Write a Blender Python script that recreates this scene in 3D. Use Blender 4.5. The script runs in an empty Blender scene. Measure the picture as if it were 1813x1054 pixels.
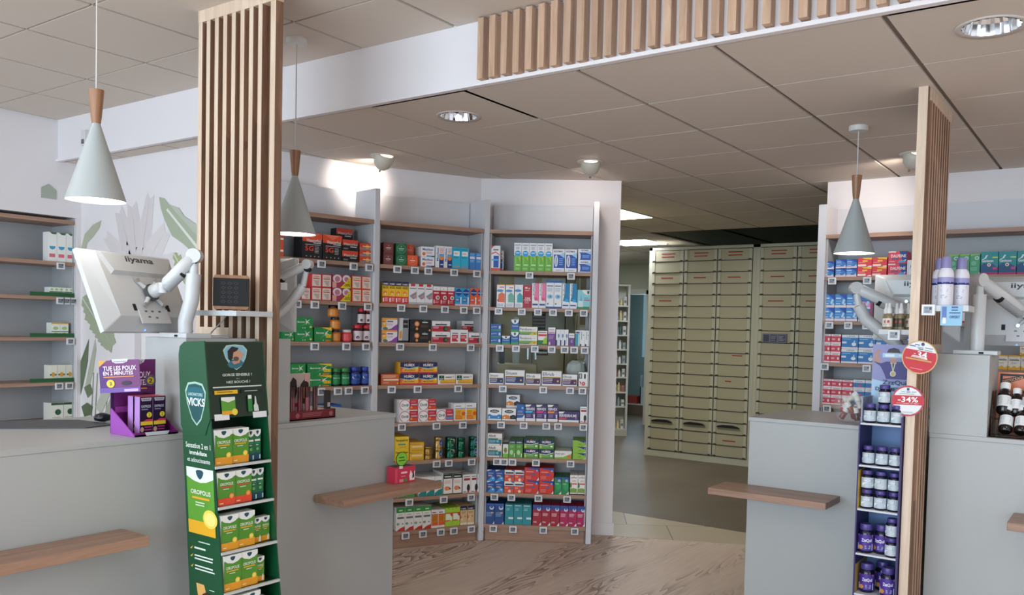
import bpy, math, random
from mathutils import Vector, Matrix
random.seed(7)
C = bpy.context.scene.collection
SC = bpy.context.scene

# ---------------------------------------------------------------- camera
YAW, PITCH, ROLL, FPX = -.60431, -.03886, .02409, 1520.37
EYE = Vector((0, 0, 1.48))
_f = Vector((math.sin(YAW)*math.cos(PITCH), math.cos(YAW)*math.cos(PITCH), math.sin(PITCH)))
_r = Vector((math.cos(YAW), -math.sin(YAW), 0)); _u = _r.cross(_f)
_r2 = _r*math.cos(ROLL)+_u*math.sin(ROLL); _u2 = -_r*math.sin(ROLL)+_u*math.cos(ROLL)
cd = bpy.data.cameras.new('camera'); cam = bpy.data.objects.new('camera', cd); C.objects.link(cam)
cam.matrix_world = Matrix(((_r2.x, _u2.x, -_f.x, EYE.x), (_r2.y, _u2.y, -_f.y, EYE.y), (_r2.z, _u2.z, -_f.z, EYE.z), (0, 0, 0, 1)))
cd.sensor_fit = 'HORIZONTAL'; cd.sensor_width = 36; cd.lens = FPX/1813*36
cd.shift_x = -.0284; cd.shift_y = .0629; cd.clip_start = .05; cd.clip_end = 200
SC.camera = cam

# ---------------------------------------------------------------- look, sky, daylight
SC.view_settings.view_transform = 'Standard'; SC.view_settings.look = 'None'
SC.view_settings.exposure = 0.5; SC.view_settings.gamma = 1; SC.view_settings.use_curve_mapping = False
SC.cycles.use_denoising = True; SC.cycles.max_bounces = 12; SC.cycles.diffuse_bounces = 5; SC.cycles.transmission_bounces = 12
SC.cycles.sample_clamp_indirect = 4; SC.cycles.caustics_reflective = False; SC.cycles.caustics_refractive = False
w = bpy.data.worlds.new('sky'); SC.world = w; w.use_nodes = True
w.node_tree.nodes['Background'].inputs[0].default_value = (.78, .88, 1, 1)
w.node_tree.nodes['Background'].inputs[1].default_value = 1.3
def area(name, loc, rot, sx, sy, power, col):
    l = bpy.data.lights.new(name, 'AREA'); l.shape = 'RECTANGLE'; l.size = sx; l.size_y = sy; l.energy = power; l.color = col
    o = bpy.data.objects.new(name, l); C.objects.link(o); o.location = loc; o.rotation_euler = rot; return o
R90 = math.pi/2
area('daylight_shop_window', (-1.7, -3.9, 1.55), (R90, 0, 0), 7.6, 2.4, 240, (.66, .84, 1))      # just inside the glass, shining into the shop
area('side_fill_light', (3.35, .4, 1.4), (R90, 0, R90), 2.4, 2.2, 10, (.9, .95, 1))  # weak side fill, added; no door is known there
area('daylight_office_window', (-6.75, 13.5, 1.6), (R90, 0, math.pi), 1.2, 1.4, 12, (.6, .82, 1))

# ---------------------------------------------------------------- materials
def lin(h):
    h = h.lstrip('#'); h = ''.join(c*2 for c in h) if len(h) == 3 else h; v = [int(h[i:i+2], 16)/255 for i in (0, 2, 4)]
    return tuple((c/12.92 if c <= .04045 else ((c+.055)/1.055)**2.4) for c in v)+(1,)
MATS = {}
def mat(h, rough=.5, metal=0., key=None, **kw):
    k = key or (h, rough, metal, tuple(sorted(kw.items())))
    if k in MATS: return MATS[k]
    m = bpy.data.materials.new('paint_'+h.strip('#') if not key else key); m.use_nodes = True
    b = m.node_tree.nodes['Principled BSDF']; b.inputs['Base Color'].default_value = lin(h)
    b.inputs['Roughness'].default_value = rough; b.inputs['Metallic'].default_value = metal
    if 'trans' in kw: b.inputs['Transmission Weight'].default_value = kw['trans']
    if 'alpha' in kw: b.inputs['Alpha'].default_value = kw['alpha']
    if 'emit' in kw:
        b.inputs['Emission Color'].default_value = lin(kw.get('ecol', h)); b.inputs['Emission Strength'].default_value = kw['emit']
    MATS[k] = m; return m
def nodes(name, rough=.5):
    m = bpy.data.materials.new(name); m.use_nodes = True; nt = m.node_tree
    b = nt.nodes['Principled BSDF']; b.inputs['Roughness'].default_value = rough
    return m, nt, b
def N(nt, t, **kw):
    n = nt.nodes.new(t)
    for k, v in kw.items():
        if k.startswith('i_'): n.inputs[k[2:].replace('_', ' ')].default_value = v
        else: setattr(n, k, v)
    return n
def ramp(nt, src, stops, interp='LINEAR'):
    r = nt.nodes.new('ShaderNodeValToRGB'); r.color_ramp.interpolation = interp
    while len(r.color_ramp.elements) < len(stops): r.color_ramp.elements.new(.5)
    for e, (p, c) in zip(r.color_ramp.elements, stops): e.position = p; e.color = lin(c)
    nt.links.new(src, r.inputs[0]); return r
def wood(name, cols, axis='Z', scale=1., rough=.5, coord='Object', piece=0.):
    m, nt, b = nodes(name, rough)
    tc = N(nt, 'ShaderNodeTexCoord'); mp = N(nt, 'ShaderNodeMapping')
    s = [14., 14., 14.]; s['XYZ'.index(axis)] = .9
    mp.inputs['Scale'].default_value = [v*scale for v in s]
    nt.links.new(tc.outputs[coord], mp.inputs[0])
    n1 = N(nt, 'ShaderNodeTexNoise', i_Scale=2.2, i_Detail=8., i_Roughness=.62, i_Distortion=.6)
    nt.links.new(mp.outputs[0], n1.inputs['Vector'])
    r = ramp(nt, n1.outputs[0], [(.25, cols[0]), (.5, cols[1]), (.75, cols[2])])
    out = r.outputs[0]
    if piece:                                   # finger-jointed laths: each piece its own tone
        oi = N(nt, 'ShaderNodeObjectInfo'); v = N(nt, 'ShaderNodeTexVoronoi', i_Scale=1.)
        mp2 = N(nt, 'ShaderNodeMapping'); s2 = [17., 17., 17.]; s2['XYZ'.index(axis)] = 2.6
        mp2.inputs['Scale'].default_value = s2
        nt.links.new(tc.outputs[coord], mp2.inputs[0]); nt.links.new(mp2.outputs[0], v.inputs['Vector'])
        hs = N(nt, 'ShaderNodeHueSaturation'); mr = N(nt, 'ShaderNodeMapRange')
        mr.inputs[3].default_value = 1-piece; mr.inputs[4].default_value = 1+piece
        sep = N(nt, 'ShaderNodeSeparateColor'); nt.links.new(v.outputs['Color'], sep.inputs[0])
        nt.links.new(sep.outputs[0], mr.inputs[0]); nt.links.new(mr.outputs[0], hs.inputs['Value'])
        nt.links.new(out, hs.inputs['Color']); out = hs.outputs[0]
    nt.links.new(out, b.inputs['Base Color'])
    return m
def plaster(name, col, bump=.05, rough=.75, var=.03):
    m, nt, b = nodes(name, rough)
    tc = N(nt, 'ShaderNodeTexCoord'); n = N(nt, 'ShaderNodeTexNoise', i_Scale=1.6, i_Detail=4.)
    nt.links.new(tc.outputs['Object'], n.inputs['Vector'])
    hs = N(nt, 'ShaderNodeHueSaturation'); hs.inputs['Color'].default_value = lin(col)
    mr = N(nt, 'ShaderNodeMapRange'); mr.inputs[3].default_value = 1-var; mr.inputs[4].default_value = 1+var
    nt.links.new(n.outputs[0], mr.inputs[0]); nt.links.new(mr.outputs[0], hs.inputs['Value']); nt.links.new(hs.outputs[0], b.inputs['Base Color'])
    n2 = N(nt, 'ShaderNodeTexNoise', i_Scale=180., i_Detail=3.); bp = N(nt, 'ShaderNodeBump'); bp.inputs['Strength'].default_value = bump; bp.inputs['Distance'].default_value = .002
    nt.links.new(tc.outputs['Object'], n2.inputs['Vector']); nt.links.new(n2.outputs[0], bp.inputs['Height']); nt.links.new(bp.outputs[0], b.inputs['Normal'])
    return m
WALL = plaster('wall_paint', '#e6e2e3'); WALLG = plaster('wall_paint_stockroom', '#b9bda9')
CEIL = plaster('ceiling_tile', '#d6ccc1', bump=.25, rough=.9, var=.02); GRID = mat('#7d736b', .7, key='ceiling_grid_metal')
LAM = plaster('white_laminate', '#a9acab', bump=.02, rough=.35, var=.012)
SHELFG = plaster('shelf_grey_paint', '#aeb0b2', bump=.02, rough=.5); PANELW = plaster('shelf_white_panel', '#d5d6da', bump=.02, rough=.45)
SHW = wood('shelf_oak', ('#8c6d5b', '#a4826d', '#b59480'), 'X', rough=.45)
LEDGE = wood('ledge_oak', ('#7d6150', '#977763', '#ab8a74'), 'X', rough=.4)
LEDGEY = wood('ledge_oak_long', ('#7d6150', '#977763', '#ab8a74'), 'Y', rough=.4)
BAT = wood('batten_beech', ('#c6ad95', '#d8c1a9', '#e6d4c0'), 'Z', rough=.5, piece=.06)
BATD = wood('batten_side_shade', ('#755743', '#8c6b54', '#9c7b62'), 'Z', rough=.55, piece=.28)
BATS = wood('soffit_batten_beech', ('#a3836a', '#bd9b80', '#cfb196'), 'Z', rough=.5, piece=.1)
BEECH = wood('lamp_beech', ('#80593c', '#9a7050', '#ad8260'), 'Z', rough=.4)
WHITEP = mat('#c3c7c9', .35, key='white_plastic'); STEEL = mat('#c9cccf', .25, .9, key='brushed_steel'); BLACK = mat('#0b0c0d', .7, key='black_plastic')
GREYL = mat('#a9b0b0', .55, key='lamp_grey_enamel')
GLASS = mat('#f4fbfa', .02, key='clear_glass', trans=1.0)
MATS['clear_glass'].node_tree.nodes['Principled BSDF'].inputs['IOR'].default_value = 1.1

def wood_floor():
    m, nt, b = nodes('floor_wood_vinyl', .5)
    tc = N(nt, 'ShaderNodeTexCoord'); mp = N(nt, 'ShaderNodeMapping')
    mp.inputs['Rotation'].default_value = (0, 0, 0)
    nt.links.new(tc.outputs['Object'], mp.inputs[0])
    br = N(nt, 'ShaderNodeTexBrick', offset=.37, i_Scale=1., i_Mortar_Size=.0012, i_Brick_Width=1.25, i_Row_Height=.19)
    mpb = N(nt, 'ShaderNodeMapping'); mpb.inputs['Rotation'].default_value = (0, 0, R90)
    nt.links.new(tc.outputs['Object'], mpb.inputs[0]); nt.links.new(mpb.outputs[0], br.inputs['Vector'])
    br.inputs['Color1'].default_value = (0, 0, 0, 1); br.inputs['Color2'].default_value = (1, 1, 1, 1); br.inputs['Mortar'].default_value = (.4, .4, .4, 1)
    sc = N(nt, 'ShaderNodeVectorMath', operation='MULTIPLY'); sc.inputs[1].default_value = (3.6, .55, 1)
    of = N(nt, 'ShaderNodeVectorMath', operation='MULTIPLY'); of.inputs[1].default_value = (9, 5, 3)
    ad = N(nt, 'ShaderNodeVectorMath', operation='ADD')
    nt.links.new(mp.outputs[0], sc.inputs[0]); nt.links.new(br.outputs['Color'], of.inputs[0])
    nt.links.new(sc.outputs[0], ad.inputs[0]); nt.links.new(of.outputs[0], ad.inputs[1])
    n = N(nt, 'ShaderNodeTexNoise', i_Scale=1.05, i_Detail=2.5, i_Roughness=.45, i_Distortion=.35)
    nt.links.new(ad.outputs[0], n.inputs['Vector'])
    mu = N(nt, 'ShaderNodeMath', operation='MULTIPLY'); mu.inputs[1].default_value = 26; nt.links.new(n.outputs[0], mu.inputs[0])
    fr = N(nt, 'ShaderNodeMath', operation='FRACT'); nt.links.new(mu.outputs[0], fr.inputs[0])
    ring = ramp(nt, fr.outputs[0], [(0, '#66534a'), (.22, '#9a8475'), (.5, '#c6b0a0'), (1, '#dbc8b9')])
    fine = N(nt, 'ShaderNodeTexNoise', i_Scale=1., i_Detail=6., i_Roughness=.7)
    mf = N(nt, 'ShaderNodeMapping'); mf.inputs['Scale'].default_value = (90, 3.5, 1); nt.links.new(tc.outputs['Object'], mf.inputs[0]); nt.links.new(mf.outputs[0], fine.inputs['Vector'])
    base = ramp(nt, fine.outputs[0], [(.3, '#c4b1a1'), (.7, '#dccabb')])
    big = N(nt, 'ShaderNodeTexNoise', i_Scale=.8, i_Detail=3.); nt.links.new(sc.outputs[0], big.inputs['Vector'])
    bm = ramp(nt, big.outputs[0], [(.47, '#141414'), (.58, '#f0f0f0')])
    mx = N(nt, 'ShaderNodeMix', data_type='RGBA'); nt.links.new(bm.outputs[0], mx.inputs[0]); nt.links.new(base.outputs[0], mx.inputs[6]); nt.links.new(ring.outputs[0], mx.inputs[7])
    nt.links.new(mx.outputs[2], b.inputs['Base Color'])
    return m
def tile_floor():
    m, nt, b = nodes('floor_cream_tile', .35)
    tc = N(nt, 'ShaderNodeTexCoord'); mp = N(nt, 'ShaderNodeMapping'); mp.inputs['Rotation'].default_value = (0, 0, -.57); mp.inputs['Location'].default_value = (.14, .08, 0)
    nt.links.new(tc.outputs['Object'], mp.inputs[0])
    br = N(nt, 'ShaderNodeTexBrick', offset=.5, i_Scale=1., i_Mortar_Size=.004, i_Brick_Width=.6, i_Row_Height=.6)
    br.inputs['Color1'].default_value = lin('#b9ae98'); br.inputs['Color2'].default_value = lin('#c2b7a2'); br.inputs['Mortar'].default_value = lin('#6e6556')
    nt.links.new(mp.outputs[0], br.inputs['Vector']); nt.links.new(br.outputs['Color'], b.inputs['Base Color'])
    return m
def resin_floor():
    m, nt, b = nodes('floor_brown_resin', .42)
    tc = N(nt, 'ShaderNodeTexCoord'); n = N(nt, 'ShaderNodeTexNoise', i_Scale=1.3, i_Detail=5.); nt.links.new(tc.outputs['Object'], n.inputs['Vector'])
    r = ramp(nt, n.outputs[0], [(.3, '#574d3f'), (.7, '#6b6050')]); nt.links.new(r.outputs[0], b.inputs['Base Color'])
    return m

# ---------------------------------------------------------------- mesh helpers
class MB:
    def __init__(s): s.v = []; s.f = []; s.m = []; s.ms = []; s.sm = []
    def mi(s, m):
        if m not in s.ms: s.ms.append(m)
        return s.ms.index(m)
    def add(s, vs, fs, m, smooth=False):
        k = len(s.v); s.v += [tuple(v) for v in vs]; i = s.mi(m)
        for f in fs: s.f.append(tuple(k+a for a in f)); s.m.append(i); s.sm.append(smooth)
    def box(s, x0, y0, z0, x1, y1, z1, m, M=None):
        vs = [Vector(p) for p in ((x0,y0,z0),(x1,y0,z0),(x1,y1,z0),(x0,y1,z0),(x0,y0,z1),(x1,y0,z1),(x1,y1,z1),(x0,y1,z1))]
        if M: vs = [M@v for v in vs]
        s.add(vs, [(0,3,2,1),(4,5,6,7),(0,1,5,4),(1,2,6,5),(2,3,7,6),(3,0,4,7)], m)
    def prism(s, pts, d, m, M=None):            # pts: (x,z) outline ccw seen from -y, extruded along +y by d
        n = len(pts); vs = [Vector((x, 0, z)) for x, z in pts]+[Vector((x, d, z)) for x, z in pts]
        if M: vs = [M@v for v in vs]
        s.add(vs, [tuple(range(n)), tuple(range(2*n-1, n-1, -1))]+[(i, n+i, n+(i+1) % n, (i+1) % n) for i in range(n)], m)
    def slab(s, pts, z0, z1, m):                # pts: (x,y) outline
        n = len(pts); vs = [(x, y, z0) for x, y in pts]+[(x, y, z1) for x, y in pts]
        s.add(vs, [tuple(range(n-1, -1, -1)), tuple(range(n, 2*n))]+[(i, (i+1) % n, n+(i+1) % n, n+i) for i in range(n)], m)
    def lathe(s, prof, m, seg=28, M=None, caps=True, smooth=True):   # prof: (r,z) bottom to top
        vs = []; fs = []
        for r, z in prof:
            for k in range(seg):
                a = 2*math.pi*k/seg; vs.append(Vector((r*math.cos(a), r*math.sin(a), z)))
        for j in range(len(prof)-1):
            for k in range(seg):
                a = j*seg+k; b = j*seg+(k+1) % seg; fs.append((a, b, b+seg, a+seg))
        if M: vs = [M@v for v in vs]
        s.add(vs, fs, m, smooth)
        if caps:
            s.add(vs[:seg], [tuple(range(seg-1, -1, -1))], m); s.add(vs[-seg:], [tuple(range(seg))], m)
    def tube(s, pts, r, m, seg=12, caps=True):
        pts = [Vector(p) for p in pts]; rs = r if isinstance(r, (list, tuple)) else [r]*len(pts); vs = []; fs = []
        up = Vector((0, 0, 1)); prev = None
        for i, p in enumerate(pts):
            t = (pts[min(i+1, len(pts)-1)]-pts[max(i-1, 0)]).normalized()
            a = t.cross(up) if prev is None else prev-t*prev.dot(t)
            if a.length < 1e-4: a = t.cross(Vector((1, 0, 0)))
            a.normalize(); prev = a; b = t.cross(a)
            for k in range(seg):
                q = 2*math.pi*k/seg; vs.append(p+(a*math.cos(q)+b*math.sin(q))*rs[i])
        for j in range(len(pts)-1):
            for k in range(seg):
                a = j*seg+k; b = j*seg+(k+1) % seg; fs.append((a, b, b+seg, a+seg))
        s.add(vs, fs, m, True)
        if caps: s.add(vs[:seg], [tuple(range(seg-1, -1, -1))], m); s.add(vs[-seg:], [tuple(range(seg))], m)
    def mesh(s, name):
        me = bpy.data.meshes.new(name); me.from_pydata(s.v, [], s.f)
        for m in s.ms: me.materials.append(m)
        me.polygons.foreach_set('material_index', s.m); me.polygons.foreach_set('use_smooth', s.sm); me.update()
        return me
    def build(s, name, parent=None, bevel=0.):
        o = bpy.data.objects.new(name, s.mesh(name)); C.objects.link(o); o.parent = parent
        if bevel:
            b = o.modifiers.new('bevel', 'BEVEL'); b.width = bevel; b.segments = 2; b.limit_method = 'ANGLE'; b.angle_limit = math.radians(40)
        return o
def tag(o, label=None, cat=None, group=None, kind=None):
    if label: o['label'] = label
    if cat: o['category'] = cat
    if group: o['group'] = group
    if kind: o['kind'] = kind
    return o
def empty(name, loc, rz=0., M=None):
    o = bpy.data.objects.new(name, None); C.objects.link(o); o.empty_display_size = .05
    if M: o.matrix_world = M
    else: o.location = loc; o.rotation_euler = (0, 0, rz)
    return o
def copy_tree(o, parent=None):
    c = o.copy(); C.objects.link(c); c.parent = parent
    for ch in list(o.children): copy_tree(ch, c)
    return c
def struct(o): o['kind'] = 'structure'; return o

# text as flat mesh, fitted into a rectangle
_T = {}
def text_geo(s, bold=.0):
    if (s, bold) in _T: return _T[(s, bold)]
    cu = bpy.data.curves.new('lettering', 'FONT'); cu.body = s; cu.resolution_u = 2; cu.offset = bold
    o = bpy.data.objects.new('lettering', cu); me = bpy.data.meshes.new_from_object(o)
    vs = [(v.co.x, v.co.y) for v in me.vertices]; fs = [tuple(p.vertices) for p in me.polygons]
    bpy.data.objects.remove(o); bpy.data.curves.remove(cu); bpy.data.meshes.remove(me)
    if not vs: vs = [(0, 0), (1, 0), (1, 1)]; fs = [(0, 1, 2)]
    x0 = min(v[0] for v in vs); x1 = max(v[0] for v in vs); y0 = min(v[1] for v in vs); y1 = max(v[1] for v in vs)
    _T[(s, bold)] = ([((x-x0)/(x1-x0), (y-y0)/(y1-y0)) for x, y in vs], fs); return _T[(s, bold)]
LY = .0003
BLUR = set('Fuca|DRAGLINE|ARKOREAL|HERBE|HERBESAN|ARKO|Oleocaps|TOUX|VALDA|MER|DERMATO|DACUDOSES|CICATRYL|Homeoplasmine|Arnigel|Ketum|Stodal|Biocanina|CODOL|V|Serelys|NOUVEAU|CHEZ VOUS|Toplexil|Bronchokod|Alodont|Juvamine|Sterimar|Avène|NUXE|Caudalie|SVR|ducray|bioderma|Vichy|Calcigenol|SPRAY|Naturactive|Phyto|Delical|rhinoclear|Dry|Pastilles|Rhume|Livraison|Eau thermale|1 spray|BRUMISATEUR|EVIAN|Spray|BOOST|Hexaspray|les solutions naturelles pour accompagner la gorge et le nez'.split('|'))
def art(mb, W, H, shapes, M=None, back=False):
    """flat print on the front (y=0, facing -y) of a W x H face; x to the right, z up; shapes in 0..1"""
    rnd = random.Random(5); cl = lambda v: min(1., max(0., v))
    def put(pts, fs, c, k):
        vs = [Vector((x*W, -LY*k, z*H)) for x, z in pts]
        if M: vs = [M@v for v in vs]
        mb.add(vs, fs, mat(c) if isinstance(c, str) else c)
    for k, sh in enumerate(shapes, 1):
        t = sh[0]
        if t == 'r': _, a, b, c, d, col = sh; put([(a, b), (c, b), (c, d), (a, d)], [(0, 1, 2, 3)], col, k)
        elif t == 'p': put(sh[1], [tuple(range(len(sh[1])))], sh[2], k)
        elif t == 'e':
            _, cx, cy, rx, col = sh; ry = rx*W/H
            put([(cl(cx+rx*math.cos(q*math.pi/12)), cl(cy+ry*math.sin(q*math.pi/12))) for q in range(24)], [tuple(range(24))], col, k)
        elif t == 'o':
            _, cx, cy, rx, ry, col = sh
            put([(cl(cx+rx*math.cos(q*math.pi/12)), cl(cy+ry*math.sin(q*math.pi/12))) for q in range(24)], [tuple(range(24))], col, k)
        elif t in 'tv' and sh[5] in BLUR:         # wordmarks too small to read: a soft bar of their size
            _, a, b, c, d, s, col = sh[:7]; w_ = (c-a)*.12 if t == 'v' else 0; h_ = (d-b)*.15 if t == 't' else 0; put([(a+w_, b+h_), (c-w_, b+h_), (c-w_, d-h_), (a+w_, d-h_)], [(0, 1, 2, 3)], col, k)
        elif t == 't':
            _, a, b, c, d, s, col = sh[:7]; vs, fs = text_geo(s, .02 if len(sh) > 7 else .008); put([(a+x*(c-a), b+y*(d-b)) for x, y in vs], fs, col, k)
        elif t == 'v':                            # lettering turned to read upwards
            _, a, b, c, d, s, col = sh; vs, fs = text_geo(s, .012); put([(c-y*(c-a), b+x*(d-b)) for x, y in vs], fs, col, k)
        elif t == 'l':                            # rows of small print
            _, a, b, c, d, n, col = sh; st = (d-b)/n
            for j in range(n):
                e = a+(c-a)*rnd.uniform(.6, 1); y = b+st*(j+.3); put([(a, y), (e, y), (e, y+st*.45), (a, y+st*.45)], [(0, 1, 2, 3)], col, k)
# ---------------------------------------------------------------- structure
ZC, ZU = 2.543, 2.82                           # lower and upper ceiling
P0, P1, P2, P3 = (-4.2, 3.17), (-4.03, 3.945), (-3.68, 4.64), (-3.05, 5.04)
def unitdir(a, b):
    L = math.hypot(b[0]-a[0], b[1]-a[1]); return (b[0]-a[0])/L, (b[1]-a[1])/L, L
def off(p, d, k): return (p[0]-d[1]*k, p[1]+d[0]*k)
def isect(p, d, q, e):
    det = d[0]*-e[1]+e[0]*d[1]; t = ((q[0]-p[0])*-e[1]+e[0]*(q[1]-p[1]))/det; return (p[0]+d[0]*t, p[1]+d[1]*t)
dA, dB, dC = unitdir(P0, P1), unitdir(P1, P2), unitdir(P2, P3)
DEP = .28
wA0 = off(P0, dA, DEP); wAB = isect(off(P0, dA, DEP), dA, off(P1, dB, DEP), dB); wBC = isect(off(P1, dB, DEP), dB, off(P2, dC, DEP), dC)
wE = (-3.05, 5.37)
wAm = isect(wA0, dA, (0, 3.13), (1, 0))
mb = MB(); mb.slab([(-7.2, -4.2), (3.6, -4.2), (3.6, 5.85), (-1.75, 5.85), (-2.2, 5.72), (-3.07, 5.33), (-4.6, 4.2), (-7.2, 4.2)], -.05, 0, wood_floor()); struct(mb.build('floor'))
mb = MB(); mb.slab([(-3.07, 5.33), (-2.2, 5.72), (-1.75, 5.92), (-1.75, 6.08), (-3.7, 6.08), (-3.7, 5.0)], -.05, .002, tile_floor()); struct(mb.build('floor_tiles'))
mb = MB(); mb.slab([(-8.2, 4.2), (-4.6, 4.2), (-3.7, 4.85), (-3.7, 6.08), (3.6, 6.08), (3.6, 15.2), (-8.2, 15.2)], -.05, .001, resin_floor()); struct(mb.build('floor_stockroom'))
# ceilings: tiles hang a little below the metal grid
DL = [(-2.861, 3.357, 'round chrome downlight in the lower ceiling left of the battens'), (-.447, 3.292, 'large round chrome downlight at the top right of the photo')]
def tiles(name, x0, x1, y0, y1, gx, gy, p, z):
    mb = MB(); mb.box(x0, y0, z+.25, x1, y1, z+.27, GRID)
    i0 = math.floor((x0-gx)/p); j0 = math.floor((y0-gy)/p)
    for i in range(i0, i0+int((x1-x0)/p)+2):
        if x0 < gx+i*p < x1: mb.box(gx+i*p-.012, y0, z+.009, gx+i*p+.012, y1, z+.03, GRID)
        for j in range(j0, j0+int((y1-y0)/p)+2):
            if i == i0 and y0 < gy+j*p < y1: mb.box(x0, gy+j*p-.012, z+.010, x1, gy+j*p+.012, z+.03, GRID)
            a = gx+i*p+.010; b = gy+j*p+.006; c = a+p-.020; d = b+p-.012
            a, c = max(a, x0), min(c, x1); b, d = max(b, y0), min(d, y1)
            if c-a < .02 or d-b < .02: continue
            dl = [q for q in DL if a < q[0] < c and b < q[1] < d] if name == 'ceiling' else []
            if not dl: mb.box(a, b, z, c, d, z+.014, CEIL); continue
            cx, cy = dl[0][:2]; n = 48; vs = []                       # a tile cut round for the downlight
            for k in range(n):
                t = 2*math.pi*k/n; dx, dy = math.cos(t), math.sin(t); r = .112
                R_ = min(((c-cx)/dx if dx > 1e-9 else (a-cx)/dx if dx < -1e-9 else 9), ((d-cy)/dy if dy > 1e-9 else (b-cy)/dy if dy < -1e-9 else 9)); R_ = max(R_, r+.004)
                vs += [(cx+dx*r, cy+dy*r, z), (cx+dx*R_, cy+dy*R_, z), (cx+dx*r, cy+dy*r, z+.014)]
            mb.add(vs, [(3*k, 3*((k+1) % n), 3*((k+1) % n)+1, 3*k+1) for k in range(n)]+[(3*k, 3*k+2, 3*((k+1) % n)+2, 3*((k+1) % n)) for k in range(n)], CEIL)
            for (ux, uy) in ((a, b), (c, b), (c, d), (a, d)):          # corners left over by the fan
                pts = sorted([(vs[3*k+1][0], vs[3*k+1][1]) for k in range(n)], key=lambda q: (q[0]-ux)**2+(q[1]-uy)**2)[:4]
                px = [q for q in pts if abs(q[0]-ux) < 1e-6 or True]
                ex = min([q for q in [(vs[3*k+1][0], vs[3*k+1][1]) for k in range(n)] if abs(q[1]-uy) < 1e-6], key=lambda q: abs(q[0]-ux)); ey = min([q for q in [(vs[3*k+1][0], vs[3*k+1][1]) for k in range(n)] if abs(q[0]-ux) < 1e-6], key=lambda q: abs(q[1]-uy))
                mb.add([(ux, uy, z), (ex[0], ex[1], z), (ey[0], ey[1], z)], [(0, 1, 2)], CEIL)
    return struct(mb.build(name))
tiles('ceiling', -8.2, 3.6, 2.99, 8.33, -.733, 3.011, .6, ZC)
tiles('ceiling_stockroom', -8.2, -4.4, 8.33, 15.2, -.733, 8.411, .6, ZC)
tiles('ceiling_shop', -7.2, 3.6, -4.2, 2.969, -2.56, 2.55, .588, ZU)
mb = MB(); mb.box(-4.4, 8.33, 3.2, 3.6, 15.2, 3.25, WALLG); mb.box(-4.4, 8.31, ZC+.03, 3.6, 8.33, 3.2, WALLG); mb.box(-4.42, 8.33, ZC+.03, -4.4, 15.2, 3.2, WALLG); struct(mb.build('ceiling_void'))
# step between the two ceilings (soffit)
mb = MB(); mb.box(-6.15, 2.97, ZC-.0, 3.6, 3.0, ZU+.03, WALL); mb.box(-6.15, 2.955, ZC-.006, 3.6, 2.985, ZC+.01, WALL); struct(mb.build('trim_1')) 
# walls
def wall_seg(name, a, b, z0, z1, m, th=.1, holes=(), base=False):
    """wall from a to b, its face on the line, body behind; holes: (s0, s1, z0, z1)"""
    dx, dy, L = unitdir(a, b); M = Matrix.Translation((a[0], a[1], 0))@Matrix.Rotation(math.atan2(dy, dx), 4, 'Z'); mb = MB()
    xs = sorted({0, L}|{v for h in holes for v in h[:2]})
    for s0, s1 in zip(xs, xs[1:]):
        hs = sorted([h for h in holes if h[0] <= s0+1e-6 and h[1] >= s1-1e-6], key=lambda h: h[2]); z = z0
        for h in hs:
            if h[2] > z: mb.box(s0, 0, z, s1, th, h[2], m, M)
            z = h[3]
        if z < z1: mb.box(s0, 0, z, s1, th, z1, m, M)
    o = struct(mb.build(name))
    return o
wall_seg('wall_unit_left', wAm, wAB, 0, ZC, WALL)
wall_seg('wall_unit_middle', wAB, wBC, 0, ZC, WALL)
LC = math.hypot(wE[0]-wBC[0], wE[1]-wBC[1]); sC = (wBC[0]-off(P2, dC, DEP)[0])*dC[0]+(wBC[1]-off(P2, dC, DEP)[1])*dC[1]
wall_seg('wall_unit_passage', wBC, wE, 0, ZC, WALL, holes=[(.06-sC, .70-sC, 1.13, 1.86)])
wall_seg('wall_mural', (-6.12, 3.13), (wAm[0]-.0, 3.13), 0, ZC, WALL)
wall_seg('wall_left', (-6.1, -4.2), (-6.1, 3.14), 0, ZU, WALL, th=.9, holes=[(6.0, 7.3, .1, 2.17)])
wall_seg('wall_right', (-1.80, 6.06), (3.6, 6.06), 0, ZC, WALL, th=.12)
wall_seg('wall_side', (3.5, 3.0), (3.5, -4.2), 0, ZU, WALL, holes=[(.9, 3.6, .1, 2.4)]); wall_seg('wall_side_back', (3.5, 6.06), (3.5, 3.0), 0, ZC, WALL)
wall_seg('wall_shopfront', (3.6, -4.1), (-6.1, -4.1), 0, ZU, WALL, holes=[(1.4, 9.2, .3, 2.7)])
wall_seg('wall_stock_left', (-8.0, 5.0), (-8.0, 15.2), 0, ZC, WALLG)
wall_seg('wall_stock_back', (-8.0, 15.0), (3.6, 15.0), 0, 3.2, WALLG)
wall_seg('wall_stock_side', (3.6, 15.2), (3.6, 6.18), 0, 3.2, WALLG)
wall_seg('wall_stock_door', (-8.0, 12.1), (-5.0, 12.1), 0, ZC, WALLG, holes=[(.9, 1.68, 0, 2.08)])
wall_seg('wall_stock_near', (-6.1, 3.3), (-8.0, 5.0), 0, ZC, WALLG)
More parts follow.
